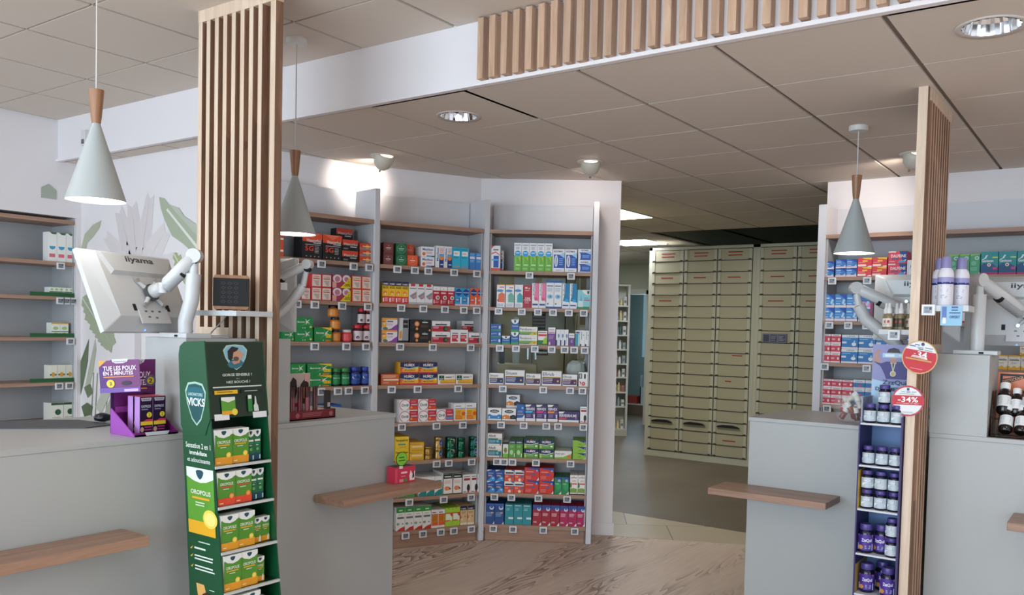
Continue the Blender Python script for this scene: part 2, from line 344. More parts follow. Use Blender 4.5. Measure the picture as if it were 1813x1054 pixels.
# window frames of the shop front and an added side opening (both unseen, letting daylight in)
def frame(name, a, b, z0, z1, n, y=0.):
    dx, dy, L = unitdir(a, b); M = Matrix.Translation((a[0], a[1], 0))@Matrix.Rotation(math.atan2(dy, dx), 4, 'Z'); mb = MB(); m = mat('#8d9296', .4, key='window_aluminium')
    for k in range(n+1): x = L*k/n; mb.box(max(x-.03, 0), 0, z0, min(x+.03, L), .06, z1, m, M)
    mb.box(0, 0, z0, L, .06, z0+.06, m, M); mb.box(0, 0, z1-.06, L, .06, z1, m, M); return struct(mb.build(name))
frame('window_1', (2.2, -4.15), (-5.6, -4.15), .3, 2.7, 5); frame('window_2', (3.55, 2.1), (3.55, -.6), .1, 2.4, 3)
# baseboards
def baseboard(name, a, b):
    dx, dy, L = unitdir(a, b); M = Matrix.Translation((a[0], a[1], 0))@Matrix.Rotation(math.atan2(dy, dx), 4, 'Z'); mb = MB()
    mb.box(0, -.014, 0, L, 0, .09, WALL, M); return struct(mb.build(name))
e0 = off(P3, dC, DEP); baseboard('baseboard_passage', (e0[0]+dC[0]*.03, e0[1]+dC[1]*.03), (wE[0]+dC[0]*.012, wE[1]+dC[1]*.012))
# door frame and bright room beyond the stockroom
mb = MB(); fm = mat('#c9c9bb', .5)
for x0, x1, z0, z1 in ((-7.14, -7.08, 0, 2.12), (-6.34, -6.28, 0, 2.12), (-7.14, -6.28, 2.06, 2.14)): mb.box(x0, 12.04, z0, x1, 12.24, z1, fm)
struct(mb.build('door_1'))
wall_seg('wall_office_far', (-8.0, 14.2), (-5.0, 14.2), 0, ZC, mat('#a8bcc4', .6))

# ---------------------------------------------------------------- mural
mur = MB()
def leaf(pts, col, k=1, rib=None):
    mur.add([(x, 3.13-.0008*k, z) for x, z in pts], [tuple(range(len(pts)))], mat(col, .7))
    if rib:
        (a, b), (c, d) = rib; mur.add([(a, 3.13-.0008*(k+1), b), (a+.012, 3.13-.0008*(k+1), b+.012), (c+.02, 3.13-.0008*(k+1), d), (c, 3.13-.0008*(k+1), d-.015)], [(0, 1, 2, 3)], mat('#dfe2d8', .7))
def frond(x0, z0, x1, z1, wd, col, k=1, n=9, lean=.5):
    """torn banana leaf: overlapping pointed strips either side of a rib"""
    L = math.hypot(x1-x0, z1-z0); tx, tz = (x1-x0)/L, (z1-z0)/L; nx, nz = -tz, tx; rnd = random.Random(int(x0*1000))
    for j in range(n):
        a = j/n; b = (j+1.15)/n; ww = wd*math.sin(math.pi*min(1, (a+.12)*.86))**.6*rnd.uniform(.85, 1.1)
        for sgn in (1, -1):
            p = [(x0+tx*L*a, z0+tz*L*a), (x0+tx*L*b, z0+tz*L*b), (x0+tx*L*(b+lean/n)+nx*ww*sgn*.8, z0+tz*L*(b+lean/n)+nz*ww*sgn*.8), (x0+tx*L*(a+lean/n*1.3)+nx*ww*sgn, z0+tz*L*(a+lean/n*1.3)+nz*ww*sgn)]
            if sgn < 0: p = p[::-1]
            mur.add([(x, 3.13-.0008*k-.00005*(2*j+(sgn > 0)), z) for x, z in p], [(0, 1, 2, 3)], mat(col, .7))
    mur.add([(x0-nx*.006, 3.13-.0008*(k+2), z0-nz*.006), (x1, 3.13-.0008*(k+2), z1), (x0+nx*.006, 3.13-.0008*(k+2), z0+nz*.006)], [(0, 1, 2)], mat('#d5d9cc', .7))
pal = '#d6cecf'; pal2 = '#dbd5d5'
for x1, z1, wd in ((-5.75, 2.02, .07), (-5.6, 2.17, .09), (-5.45, 2.2, .1), (-5.25, 2.24, .08), (-5.08, 2.03, .1), (-5.0, 1.85, .08), (-5.72, 1.85, .07)):
    frond(-5.38, 1.75, x1, z1, wd, pal if z1 > 2.1 else pal2, 1, 7)
mur.add([(-5.42, 3.1288, .9), (-5.33, 3.1288, .9), (-5.35, 3.1288, 1.8), (-5.41, 3.1288, 1.8)], [(0, 1, 2, 3)], mat('#cfc8c9', .7))
for a in ((-5.2, 1.15, -5.6, 1.0), (-5.1, 1.2, -4.6, 1.05), (-5.15, 1.3, -4.7, 1.5), (-5.3, 1.0, -5.5, .75)): frond(*a, .09, '#cfc6c6', 1, 7)
leaf([(-5.143,2.258),(-5.08,2.243),(-5.03,2.204),(-4.92,2.173),(-4.866,2.121),(-4.8,2.093),(-4.60,2.0),(-4.45,1.8),(-4.5,1.72),(-4.65,1.8),(-4.786,1.899),(-4.875,1.951),(-4.997,2.005),(-5.079,2.108),(-5.123,2.188)][::-1], '#a9b39c', 3, ((-5.06,2.17),(-4.5,1.75)))
leaf([(-5.03,2.204),(-4.92,2.173),(-4.866,2.121),(-4.8,2.093),(-4.60,2.0),(-4.45,1.8)][::-1], '#b8bfb0', 5)
leaf([(-6.099,1.964),(-6.053,2.06),(-5.942,2.121),(-5.832,2.146),(-5.861,2.09),(-5.941,2.036),(-6.015,2.0),(-6.067,1.844)][::-1], '#b3b8a0', 2)
frond(-6.04, 1.93, -5.78, 1.6, .11, '#b9bba9', 2, 8); frond(-6.08, 1.62, -5.69, 1.30, .11, '#a5ad92', 3, 11); frond(-4.98, 1.9, -4.83, 1.73, .06, '#a8b386', 2, 6)
leaf([(-6.099,1.171),(-5.988,1.333),(-6.002,1.175),(-6.062,1.014),(-6.098,.932)][::-1], '#66765a', 4); leaf([(-6.046,.975),(-5.972,1.176),(-5.906,1.335),(-5.891,1.258),(-5.934,1.099),(-6.008,.937)][::-1], '#b3b8a6', 3)
leaf([(-6.084,.853),(-6.008,.886),(-5.932,.864),(-5.954,.803),(-6.045,.784)][::-1], '#5d6d4f', 5); leaf([(-6.05,.99),(-5.97,1.02),(-5.93,.96),(-6.0,.92)][::-1], '#6f7d5c', 5)
for x in (-5.99, -5.94, -5.88, -5.80): leaf([(x, .5), (x+.02, .5), (x+.07, 1.1), (x+.06, 1.1)], '#8f9684', 3)
leaf([(-5.86,.7),(-5.7,.95),(-5.6,.9),(-5.72,.7)], '#a7ac9b', 4); leaf([(-5.9,.86),(-5.76,1.05),(-5.7,.98),(-5.82,.82)], '#bfc2b3', 4)
tag(mur.build('wall_mural_print'), 'pale printed mural of banana leaves and palms on the left wall', 'mural')
mb = MB(); mb.prism([(0, 0), (.1, 0), (.1, .06), (.05, .1), (0, .07)], .004, mat('#aab0a4', .7), Matrix.Translation((-6.096, 2.86, 2.28))@Matrix.Rotation(R90, 4, 'Z')); tag(mb.build('wall_leaf_print'), 'small grey leaf print above the far left shelves', 'mural')

mb = MB(); mb.box(-5.712, 2.925, 2.60, -5.66, 2.954, 2.70, mat('#d8d8d6', .4)); mb.box(-5.70, 2.921, 2.61, -5.672, 2.925, 2.64, mat('#5a5e62', .3)); tag(mb.build('wall_sensor', bevel=.004), 'small white sensor box on the ceiling step behind the far left lamp', 'sensor')
# ---------------------------------------------------------------- soffit battens
mb = MB()
for k in range(40):
    x = -2.395+k*.0638; mb.box(x, 2.925, ZC+.012+random.uniform(-.004, .004), x+.032, 2.968, ZU-.006, BATS)
tag(mb.build('slatted_batten_trim'), 'row of vertical beech battens screwed along the ceiling step', 'battens')

# ---------------------------------------------------------------- slatted columns
t = empty('slatted_column', (-3.13, 2.25, 0)); tag(t, 'left floor to ceiling screen of vertical beech battens, carrying the black speaker', 'slatted screen')
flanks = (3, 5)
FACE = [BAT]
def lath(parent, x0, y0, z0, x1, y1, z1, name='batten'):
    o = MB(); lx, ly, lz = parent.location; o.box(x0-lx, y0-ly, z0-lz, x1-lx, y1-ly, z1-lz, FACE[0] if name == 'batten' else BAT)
    if name in ('batten', 'end_post', 'front_post'):                        # flanks: browner wood tone with side shade put into the colour
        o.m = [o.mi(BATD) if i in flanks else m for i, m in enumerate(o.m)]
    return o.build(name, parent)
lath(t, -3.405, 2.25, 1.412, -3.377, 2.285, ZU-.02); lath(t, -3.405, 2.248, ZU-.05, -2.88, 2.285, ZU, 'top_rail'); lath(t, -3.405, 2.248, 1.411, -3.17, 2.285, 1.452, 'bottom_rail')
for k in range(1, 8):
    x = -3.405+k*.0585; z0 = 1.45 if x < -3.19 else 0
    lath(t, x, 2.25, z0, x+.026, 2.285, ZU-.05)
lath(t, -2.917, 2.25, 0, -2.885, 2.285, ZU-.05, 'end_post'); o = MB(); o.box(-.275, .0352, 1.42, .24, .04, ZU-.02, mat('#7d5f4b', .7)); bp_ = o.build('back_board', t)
bp_.scale = (1, 1, 1)
flanks = (4,); FACE[0] = BATS  # faces turned from the daylight: their dimmer light is set by a darker wood tone
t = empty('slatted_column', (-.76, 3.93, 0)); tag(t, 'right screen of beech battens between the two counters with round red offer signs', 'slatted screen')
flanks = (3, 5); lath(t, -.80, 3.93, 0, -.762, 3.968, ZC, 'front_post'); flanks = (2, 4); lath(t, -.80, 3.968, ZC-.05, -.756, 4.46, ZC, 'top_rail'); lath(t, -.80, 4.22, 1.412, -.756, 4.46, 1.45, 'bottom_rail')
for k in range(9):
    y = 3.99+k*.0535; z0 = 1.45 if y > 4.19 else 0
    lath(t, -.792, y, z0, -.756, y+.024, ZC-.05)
o = MB(); o.box(-.045, .04, 1.42, -.04, .53, ZC-.02, mat('#7d5f4b', .7)); o.box(-.045, .04, 0, -.04, .255, 1.42, mat('#7d5f4b', .7)); o.build('back_board', t)

# ---------------------------------------------------------------- counters
def counter(label, boxes, loc, m=LAM):
    t = empty('service_counter', loc); tag(t, label, 'counter')
    for nm, b in boxes:
        o = MB(); o.box(b[0]-loc[0], b[1]-loc[1], b[2], b[3]-loc[0], b[4]-loc[1], b[5], m); o.build(nm, t, bevel=.0015)
    return t
counter('white sales counter on the far left, its step box holding a screen arm', [('body', (-3.72, .2, 0, -2.95, 2.235, 1.03)), ('worktop', (-3.74, .2, 1.03, -2.947, 2.235, 1.05)), ('step_box', (-3.245, 1.92, 1.05, -2.97, 2.235, 1.41))], (-3.3, 1.2, 0))
counter('white sales counter right of the left batten screen, with the lipstick tray', [('body', (-3.48, 2.325, 0, -2.95, 3.03, 1.03)), ('worktop', (-3.50, 2.325, 1.03, -2.947, 3.035, 1.05)), ('step_box', (-3.245, 2.325, 1.05, -2.97, 2.413, 1.41))], (-3.2, 2.7, 0))
counter('white sales counter left of the right batten screen, with the glass bowl', [('body', (-1.62, 4.255, 0, -.81, 4.86, 1.03)), ('worktop', (-1.625, 4.25, 1.03, -.81, 4.90, 1.05)), ('step_box', (-1.0, 4.27, 1.05, -.81, 4.50, 1.41))], (-1.2, 4.6, 0))
counter('white sales counter on the far right with a tall step box', [('body', (-.75, 4.205, 0, 1.2, 4.86, 1.03)), ('worktop', (-.75, 4.2, 1.03, 1.2, 4.90, 1.05)), ('step_box', (-.752, 4.2, 1.05, -.518, 4.50, 1.41))], (.2, 4.5, 0))
def ledge(label, x0, y0, x1, y1, z0, z1, m):
    o = MB(); o.box(x0, y0, z0, x1, y1, z1, m); tag(o.build('counter_ledge', bevel=.002), label, 'bag ledge', 'wooden bag ledges on the counter fronts')
ledge('short oak ledge on the far left counter front, cut by the photo edge', -2.946, .6, -2.775, 1.66, .695, .73, LEDGEY)
ledge('oak ledge reaching past the corner of the counter with the lipstick tray', -2.946, 2.53, -2.75, 3.16, .69, .722, LEDGEY)
ledge('oak ledge on the counter with the glass bowl, reaching out to the left', -1.738, 4.02, -1.15, 4.254, .668, .70, LEDGE)
ledge('end of an oak ledge at the right photo edge', -.40, 3.96, .2, 4.199, .70, .735, LEDGE)

# ---------------------------------------------------------------- shelf units
SZ = [1.87, 1.62, 1.366, 1.087, .838, .582, .336, .115]
UNITNAME = dict(A='left wall unit', B='middle wall unit', C='wall unit beside the passage', D='right wall unit', E='far left unit')
FR = {}
def shelf_unit(key, a, b, label, zs, cap, top=2.35, left_panel=None, right_panel=True, dep=.25, s0=.02, s1=None, plinth=True, glass=None, panelw=.036):
    dx, dy, L = unitdir(a, b); rz = math.atan2(dy, dx); t = empty('wall_shelf_unit', (a[0], a[1], 0), rz); tag(t, label, 'shelf unit', None)
    FR[key] = (a, (dx, dy), rz); s1 = s1 or L-.02
    bk = MB()
    if glass:
        g0, g1 = glass; bk.box(s0, dep, 0, s1, dep+.012, g0, SHELFG); bk.box(s0, dep, g1, s1, dep+.012, cap, SHELFG)
        bk.box(s0, dep, g0, s0+.05, dep+.012, g1, SHELFG); bk.box(s1-.035, dep, g0, s1, dep+.012, g1, SHELFG)
        gl = MB(); gl.box(s0+.05, dep+.003, g0, s1-.035, dep+.007, g1, GLASS); gl.build('glass_pane', t)
    else: bk.box(s0, dep, .102 if key == 'E' else 0, s1, dep+.012, cap, SHELFG)
    bk.box(s0, dep, cap, s1, dep+.012, top, PANELW)
    bk.build('back_panel', t)
    c = MB(); c.box(s0, 0, cap-.026, s1, dep-.001, cap, SHW); c.build('top_board', t)
    for z in zs: o = MB(); o.box(s0, 0, z-.024, s1, dep-.001, z, SHW); o.build('shelf', t)
    if plinth and key != 'E': o = MB(); o.box(s0, .012, .002, s1, .03, zs[-1]-.024, SHW); o.build('plinth', t)
    if left_panel: o = MB(); o.box(left_panel[0], -.012, .002, left_panel[0]+left_panel[1], dep+.012, top, PANELW); o.build('side_panel', t)
    if right_panel: o = MB(); o.box(L-.018, -.012, .002, L+panelw-.018, dep+.012, top, PANELW); o.build('side_panel', t)
    # grey inner cheeks
    o = MB(); o.box(s1-.012, .012, .102 if key == 'E' else .002, s1-.002, dep-.002, cap-.027, SHELFG); o.build('cheek', t)
    if key != 'E': o = MB(); o.box(s0+.002, .012, .002, s0+.012, dep-.002, cap-.027, SHELFG); o.build('cheek', t)
    return t
shelf_unit('A', P0, P1, 'tall shelf unit left of the middle one, partly behind the left batten screen', SZ, 2.15, s1=.775, panelw=.034, dep=.23)
shelf_unit('B', P1, P2, 'middle tall shelf unit with red and yellow remedy boxes, beside the corner', SZ, 2.15, s0=.018, panelw=.034, s1=.755)
shelf_unit('C', P2, P3, 'tall shelf unit beside the passage with a glass back between its upper shelves', SZ, 2.15, s0=.02, glass=(1.12, 1.865))
shelf_unit('D', (-1.76, 5.8), (1.0, 5.8), 'tall shelf unit on the right wall with blue and red pain relief boxes', [1.87, 1.577, 1.30, 1.02, .74, .46, .16], 2.15, left_panel=(-.012, .05), right_panel=False, s0=.038, s1=2.7)
shelf_unit('E', (-6.11, 2.2), (-6.11, 3.13), 'recessed shelf unit at the far left edge beside the leaf mural', [1.86, 1.62, 1.34, 1.03, .755, .5, .2], 2.15, top=2.16, right_panel=False, s0=-.35, s1=.892, dep=.3)
o = MB(); o.box(.892, .0, .101, .899, .31, 2.165, PANELW); e_ = o.build('side_panel', [x for x in bpy.data.objects if x.name.startswith('wall_shelf_unit')][-1])
# ---------------------------------------------------------------- packaging prints
K = '#16181c'; W_ = '#e9eaea'; NV = '#16244f'
def vline(c='#9aa0a6', x0=.12, x1=.88, y0=.1, y1=.3, n=3): return ('l', x0, y0, x1, y1, n, c)
def humex(low, mid): return [('r',0,0,1,.62,low),('p',[(0,.5),(.5,.42),(1,.66),(1,1),(0,1)],NV),('p',[(.0,.47),(.5,.39),(1,.62),(1,.68),(.5,.44),(0,.52)],'#e9eef2'),('t',.2,.62,.8,.86,'HUMEX','#f3f4f6',1),('e',.5,.92,.05,'#d23b4a'),('l',.22,.16,.75,.36,2,mid)]
def ribbon(base, foot=True): return [('r',0,.78,1,1,'#2f4f96'),('e',.72,.8,.22,'#cfd9ea'),('e',.72,.84,.13,'#3b64a8'),('l',.1,.45,.75,.62,3,'#e8c9cf'),('l',.1,.12,.5,.2,2,'#e5dfe0')]+([('p',[(.7,0),(1,0),(1,.16)],W_)] if foot else [])
def efi(a, b, word): return [('r',0,.0,1,.1,W_),('r',.04,.12,.96,.58,b),('r',.04,.56,.96,.61,'#d8b24e'),('t',.06,.68,.62,.9,word,'#55585f'),('l',.08,.2,.6,.52,3,'#c9c4cf'),('e',.82,.32,.05,'#d9b25e')]
def doli(c1, c2, foot='#f0d9d6'): return [('r',0,0,1,.17,foot),('p',[(.35,1),(1,1),(1,.55),(.8,.7),(.55,.86)],c2),('l',.08,.62,.6,.78,1,'#e8edf2'),('l',.08,.4,.65,.56,1,'#7fb2dd'),('l',.08,.22,.5,.36,1,'#dfe7ee'),('p',[(.75,.2),(.95,.2),(.95,.35)],'#e9eef2')]
S = dict(
 orange_tube=('#e0502b',[('r',0,.2,1,.28,W_),('r',0,.7,1,.78,W_)]),
 vita5g=(K,[('p',[(0,.68),(.5,.64),(1,.78),(1,1),(0,1)],'#e35430'),('p',[(.1,1),(.5,.8),(.9,1)],'#f0765a'),('t',.2,.66,.95,.78,'Vitascorbol','#f0e4e0',1),('t',.55,.6,.95,.65,'BOOST','#d9d4d0'),('t',.14,.3,.56,.5,'5G','#e8462b',1),('l',.62,.22,.85,.5,5,'#a7a9ac'),('r',.14,.54,.9,.56,'#d9d4d0'),('e',.2,.1,.025,'#c9cbd0'),('e',.42,.1,.025,'#c9cbd0'),('e',.62,.1,.025,'#c9cbd0'),('e',.82,.1,.025,'#c9cbd0')]),
 vitab=(K,[('p',[(0,.45),(1,.7),(1,1),(0,1)],'#d9492d'),('t',.08,.48,.95,.72,'Vitascorbol','#f0e4e0'),('t',.5,.3,.9,.42,'BOOST','#d9d4d0'),('l',.08,.1,.4,.25,2,'#a7a9ac')]),
 tubebox=('#dd4a2a',[('r',0,0,1,.34,'#8e8f94'),('e',.5,.5,.12,'#f2a23a'),('t',.2,.42,.8,.62,'Juvamine','#f3d6a8')]),
 lact=('#d23a3c',[('r',.1,.06,.97,.94,'#eadccf'),('t',.22,.72,.82,.84,'LACTIBIANE','#c0392b'),('r',.2,.6,.85,.67,'#c43a36'),('p',[(.2,.5),(.8,.5),(.75,.12),(.55,.12)],'#c9b4ae')]),
 lact2=('#e0573a',[('r',.1,.06,.94,.94,'#ecdccb'),('t',.22,.72,.82,.84,'LACTIBIANE','#c0392b'),('r',.2,.6,.85,.67,'#d8603c'),('p',[(.2,.5),(.8,.5),(.75,.12),(.55,.12)],'#cdb9ae')]),
 lactyel=('#a93a55',[('o',.27,.7,.24,.3,'#e8e2e2'),('o',.77,.7,.22,.3,'#e8e2e2'),('e',.27,.66,.14,'#c77a92'),('e',.77,.66,.12,'#c77a92'),('r',0,0,.22,.45,'#e3a5a0'),('p',[(.42,0),(1,0),(1,.86)],'#e8d31c'),('t',.64,.12,.97,.34,'-30%','#1b1b12',1),('t',.85,.4,.93,.56,'2','#1b1b12')]),
 berocca=('#1f8a45',[('p',[(.62,.62),(.1,.72),(.6,.56),(.3,.2),(.66,.5),(.95,.3),(.7,.6),(.98,.95),(.66,.66),(.5,.98)],'#58b377'),('p',[(.62,.62),(.4,.66),(.62,.57),(.62,.35),(.68,.55),(.85,.5),(.72,.62),(.85,.85),(.66,.68),(.6,.9)],'#dff0df'),('t',.14,.54,.52,.68,'Berocca','#eef4ee',1),('e',.58,.6,.035,'#d4442e'),('e',.44,.12,.03,'#cfe3d2'),('e',.56,.12,.03,'#cfe3d2'),('o',.88,.2,.07,.08,'#d9d36a')]),
 beroccay=('#1f8a45',[('p',[(.62,.62),(.1,.72),(.6,.56),(.3,.2),(.66,.5),(.95,.3),(.7,.6),(.98,.95),(.66,.66),(.5,.98)],'#58b377'),('p',[(.62,.62),(.4,.66),(.62,.57),(.62,.35),(.68,.55),(.85,.5),(.72,.62),(.85,.85)],'#dff0df'),('t',.1,.54,.52,.68,'Berocca','#eef4ee',1),('e',.58,.6,.035,'#d4442e'),('p',[(.38,1),(1,.76),(1,1)],'#f0cf2c'),('r',.66,.28,.97,.52,'#f0cf2c'),('t',.7,.34,.94,.46,'1+1','#6a5a10'),('r',.62,.02,.9,.14,'#e07a2a'),('e',.5,.1,.03,'#cfe3d2')]),
 bluebag=('#2458a5',[('o',.5,.4,.35,.25,'#b9cfe4'),('e',.5,.4,.1,'#e5d36a'),('r',0,0,1,.12,'#dfe7ee')]),
 cube_br=('#6b3230',[('e',.5,.5,.42,'#8c5450'),('e',.5,.5,.39,'#743a37'),('t',.25,.46,.75,.56,'Fuca','#d8c4bf',1),('l',.3,.3,.72,.4,2,'#b08d88'),('e',.5,.7,.06,'#b08d88')]),
 cube_gn=('#15613a',[('e',.5,.5,.42,'#5c9a78'),('e',.5,.5,.39,'#1b6e44'),('t',.25,.46,.75,.56,'Fuca','#d3e4da',1),('l',.3,.3,.72,.4,2,'#8fbfa5'),('e',.5,.7,.06,'#8fbfa5')]),
 cube_or=('#e2552e',[('e',.5,.5,.42,'#f08a66'),('e',.5,.5,.39,'#e65c34'),('t',.25,.46,.75,.56,'Fuca','#f8d8c9',1),('l',.3,.3,.72,.4,2,'#f2a88c'),('e',.5,.7,.06,'#f2a88c')]),
 maxw=(W_,[('t',.1,.62,.88,.86,'Maxilase','#2a5fa5',1),('e',.2,.28,.12,'#e2703f'),('l',.36,.28,.88,.52,2,'#e0937a'),('r',.4,.02,.78,.14,'#3e8fd0'),('r',.78,.02,1,.14,NV)]),
 maxt=('#e6e8ea',[('r',.45,0,1,.62,'#1f3f80'),('r',.45,.44,1,.64,'#6f9fd0'),('e',.73,.44,.24,'#e98a3c'),('v',.12,.3,.36,.9,'Maxilase','#2a5fa5'),('l',.5,.68,.95,.92,4,'#e08a70'),('t',.6,.12,.95,.18,'Spray','#d5deea')]),
 cyan=('#2fb4d3',[('r',.15,.6,.88,.82,'#eef3f4'),('l',.25,.66,.75,.76,2,'#c88'),('l',.1,.86,.9,.95,2,'#1b7d9b'),('l',.1,.48,.8,.55,1,'#1b7d9b'),('r',.15,.06,.9,.11,'#cf8a70')]),
 blue=('#3f83c8',[('r',.12,.62,.9,.76,'#e3eaf1'),('l',.15,.82,.9,.95,2,'#9dc0e4'),('l',.15,.42,.8,.56,2,'#a7c6e6'),('e',.8,.2,.07,'#c95b62')]),
 humy=('#f2c51e',[('r',0,0,1,.32,'#d9363a'),('r',0,.8,1,1,NV),('t',.12,.84,.9,.91,'HUMEX','#f3f4f6',1),('t',.12,.66,.88,.78,'MAL DE GORGE','#5a3b16',1),('e',.42,.47,.3,'#ef8a2e'),('e',.46,.42,.16,'#f7d7b0'),('r',.08,.06,.28,.24,'#f0e9e6'),('l',.4,.08,.9,.26,3,'#f0c9c4')]),
 hexa=('#e7e7e8',[('r',.22,.88,.8,1,'#c93540'),('t',.12,.74,.9,.8,'Hexaspray','#6f7278'),('p',[(.1,.4),(.95,.62),(.95,.3),(.55,.24)],'#8d9095'),('p',[(.4,.36),(.9,.5),(.85,.3)],'#c98f94'),('r',0,0,1,.1,'#b9bbc0')]),
 redw=('#b92434',[('r',0,.78,1,1,'#ecebe9'),('e',.5,.88,.05,'#c33'),('t',.12,.6,.8,.7,'Alodont','#f0d4d6',1),('e',.68,.4,.28,'#e4dfdc'),('e',.7,.4,.16,'#75757a'),('r',.1,.08,.24,.28,'#e9e6e4'),('l',.34,.1,.85,.24,2,'#e2a9af')]),
 drag_b=('#2d9fd6',[('p',[(.5,.98),(.92,.84),(.92,.68),(.5,.54),(.08,.68),(.08,.84)],'#1d3f86'),('t',.1,.72,.92,.78,'DRAGLINE','#a9c8ea'),('r',.08,.24,.62,.42,'#2457a8'),('l',.12,.28,.58,.4,2,'#e8eef6'),('r',.72,.12,.88,.5,'#e9edf0'),('r',0,0,1,.1,'#e7c9d2')]),
 drag_o=('#e8652e',[('p',[(.5,.98),(.92,.84),(.92,.68),(.5,.54),(.08,.68),(.08,.84)],'#1d3f86'),('t',.1,.72,.92,.78,'DRAGLINE','#a9c8ea'),('r',.08,.24,.62,.42,'#d9343a'),('l',.12,.28,.58,.4,2,'#f6e2dc'),('r',.72,.12,.88,.5,'#e9edf0'),('r',0,0,1,.1,'#e7c9d2')]),
 deli=('#e8dfe4',[('r',0,.86,1,1,'#e8a03a'),('r',0,.2,.3,.86,'#e7b04e'),('e',.15,.55,.1,'#f0d27a'),('t',.35,.62,.72,.78,'Delical','#6a5f7c'),('l',.33,.35,.75,.55,3,'#b9aebf'),('p',[(.25,0),(1,0),(1,.5),(.8,.34),(.6,.12)],'#8e3fa0'),('o',.22,.12,.16,.12,'#5e7a58'),('r',0,.62,.22,.72,'#e4572e')]),
 tester=('#8d9096',[('p',[(0,0),(.35,0),(.5,1),(.15,1)],'#c9cbcc'),('r',.45,.6,.95,.92,K),('t',.52,.72,.9,.8,'SPRAY','#8f9398'),('p',[(.1,.12),(.35,.2),(.3,.5),(.12,.42)],'#d9953a'),('r',0,0,1,.08,K)]),
 blackf=('#121315',[('e',.33,.62,.12,'#d9783a'),('e',.33,.62,.07,'#e9b48a'),('o',.33,.2,.06,.12,'#e0933a'),('t',.58,.7,.85,.84,'ARKOREAL','#c9d2cc',1),('l',.5,.3,.92,.56,4,'#6e4a44'),('r',.66,.86,.74,.93,'#2f8a55'),('o',.94,.08,.05,.1,'#e0933a'),('r',.1,.2,.22,.6,'#2a2c30')]),
 cado=(W_,[('r',0,.03,1,.54,'#c32b3b'),('r',0,.2,1,.42,'#b52336'),('t',.18,.58,.82,.76,'Calcigenol','#4c4f55'),('e',.74,.3,.14,'#3b2c33'),('e',.78,.3,.08,'#3d7a48'),('e',.52,.84,.02,'#c33'),('l',.05,.3,.4,.5,2,'#edc3c8')]),
 cado2=(W_,[('r',.07,.12,.42,.62,'#c32b3b'),('r',.56,.12,.92,.62,'#c32b3b'),('t',.08,.68,.42,.77,'Pastilles','#4c4f55'),('t',.57,.68,.92,.77,'Pastilles','#4c4f55'),('l',.1,.34,.38,.55,3,'#edc3c8'),('l',.59,.34,.88,.55,3,'#edc3c8'),('e',.38,.3,.05,'#e9d5d5'),('e',.88,.3,.05,'#e9d5d5')]),
 orab=('#c65f2d',[('r',.12,.4,.98,.54,'#ecd9cb'),('l',.08,.66,.9,.9,3,'#f0c3a4'),('l',.1,.12,.45,.28,2,'#e9a983'),('e',.92,.16,.04,'#f0c33a'),('r',0,.9,.06,1,'#3d7fc0')]),
 humw=('#f0b52e',[('r',0,0,1,.14,'#d23b4a'),('p',[(0,.55),(.5,.44),(1,.62),(1,1),(0,1)],NV),('p',[(0,.52),(.5,.4),(1,.58),(1,.64),(.5,.47),(0,.57)],'#8fb7e0'),('t',.22,.62,.78,.86,'HUMEX','#f3f4f6',1),('e',.5,.92,.045,'#d23b4a'),('t',.24,.24,.78,.34,'MAL DE GORGE','#7a4a1c',1),('e',.07,.35,.1,'#e8502e'),('e',.14,.3,.06,'#f0a040'),('o',.9,.46,.06,.05,'#f6e3a0')]),
 yelw=('#ecebe8',[('p',[(.12,.08),(1,.08),(1,.52),(.3,.48),(.1,.3)],'#e6b53c'),('p',[(.12,.08),(1,.08),(1,.2),(.12,.3)],'#dd9a3a'),('r',.05,.42,.34,.88,'#123d2b'),('t',.08,.48,.3,.6,'ARKO','#cfe0d6',1),('e',.2,.74,.04,'#5aa97c'),('t',.42,.64,.78,.78,'Oleocaps','#6b6f72'),('e',.88,.76,.06,'#c7cacc')]),
 drill=('#e9e6e6',[('r',.55,.0,1,1,'#c9283c'),('r',.55,.1,1,.36,'#dd4a2a'),('e',.3,.5,.29,'#c9283c'),('e',.3,.5,.26,'#f2f1f1'),('t',.12,.38,.5,.62,'Drill','#26282c',1),('l',.62,.72,.95,.88,2,'#e8949e'),('r',.64,.48,.98,.6,'#c9b4ba'),('o',.66,.3,.06,.1,'#f0a23a'),('r',0,0,1,.08,W_)]),
 drillb=('#e9e6e6',[('r',.55,.0,1,1,'#c9283c'),('r',.55,.18,1,.36,'#3b9bd6'),('e',.3,.5,.29,'#c9283c'),('e',.3,.5,.26,'#f2f1f1'),('t',.12,.38,.5,.62,'Drill','#26282c',1),('l',.62,.72,.95,.88,2,'#e8949e'),('r',.64,.48,.98,.6,'#c9b4ba'),('r',0,0,1,.1,W_)]),
 orgy=(W_,[('r',.1,.06,1,.66,'#f0b62a'),('r',.1,.06,.75,.3,'#e98a2e'),('r',.05,.68,1,.72,'#4c7fb5'),('e',.85,.4,.17,'#e2592c'),('t',.12,.8,.6,.87,'Bronchokod','#8a8d93'),('l',.16,.25,.6,.58,4,'#c87a24')]),
 isop=('#f1cb28',[('t',.05,.55,.92,.82,'Isopaïne','#26241c',1),('r',.2,.3,.75,.42,'#3f8f9a'),('l',.3,.08,.9,.2,2,'#c09a1c')]),
 yelo=('#e9b423',[('r',.15,.42,.9,.62,'#ead9a8'),('r',.15,.1,.9,.16,'#8a9a3a'),('l',.1,.72,.8,.88,1,'#c98f16'),('e',.05,.85,.04,'#4a5fa5')]),
 teal3=('#e8ecec',[('p',[(0,0),(1,0),(1,.35),(.5,.28),(0,.12)],'#1f8a86'),('o',.6,.42,.25,.14,'#cfe0b8'),('t',.15,.72,.85,.8,'Naturactive','#5b7f86')]),
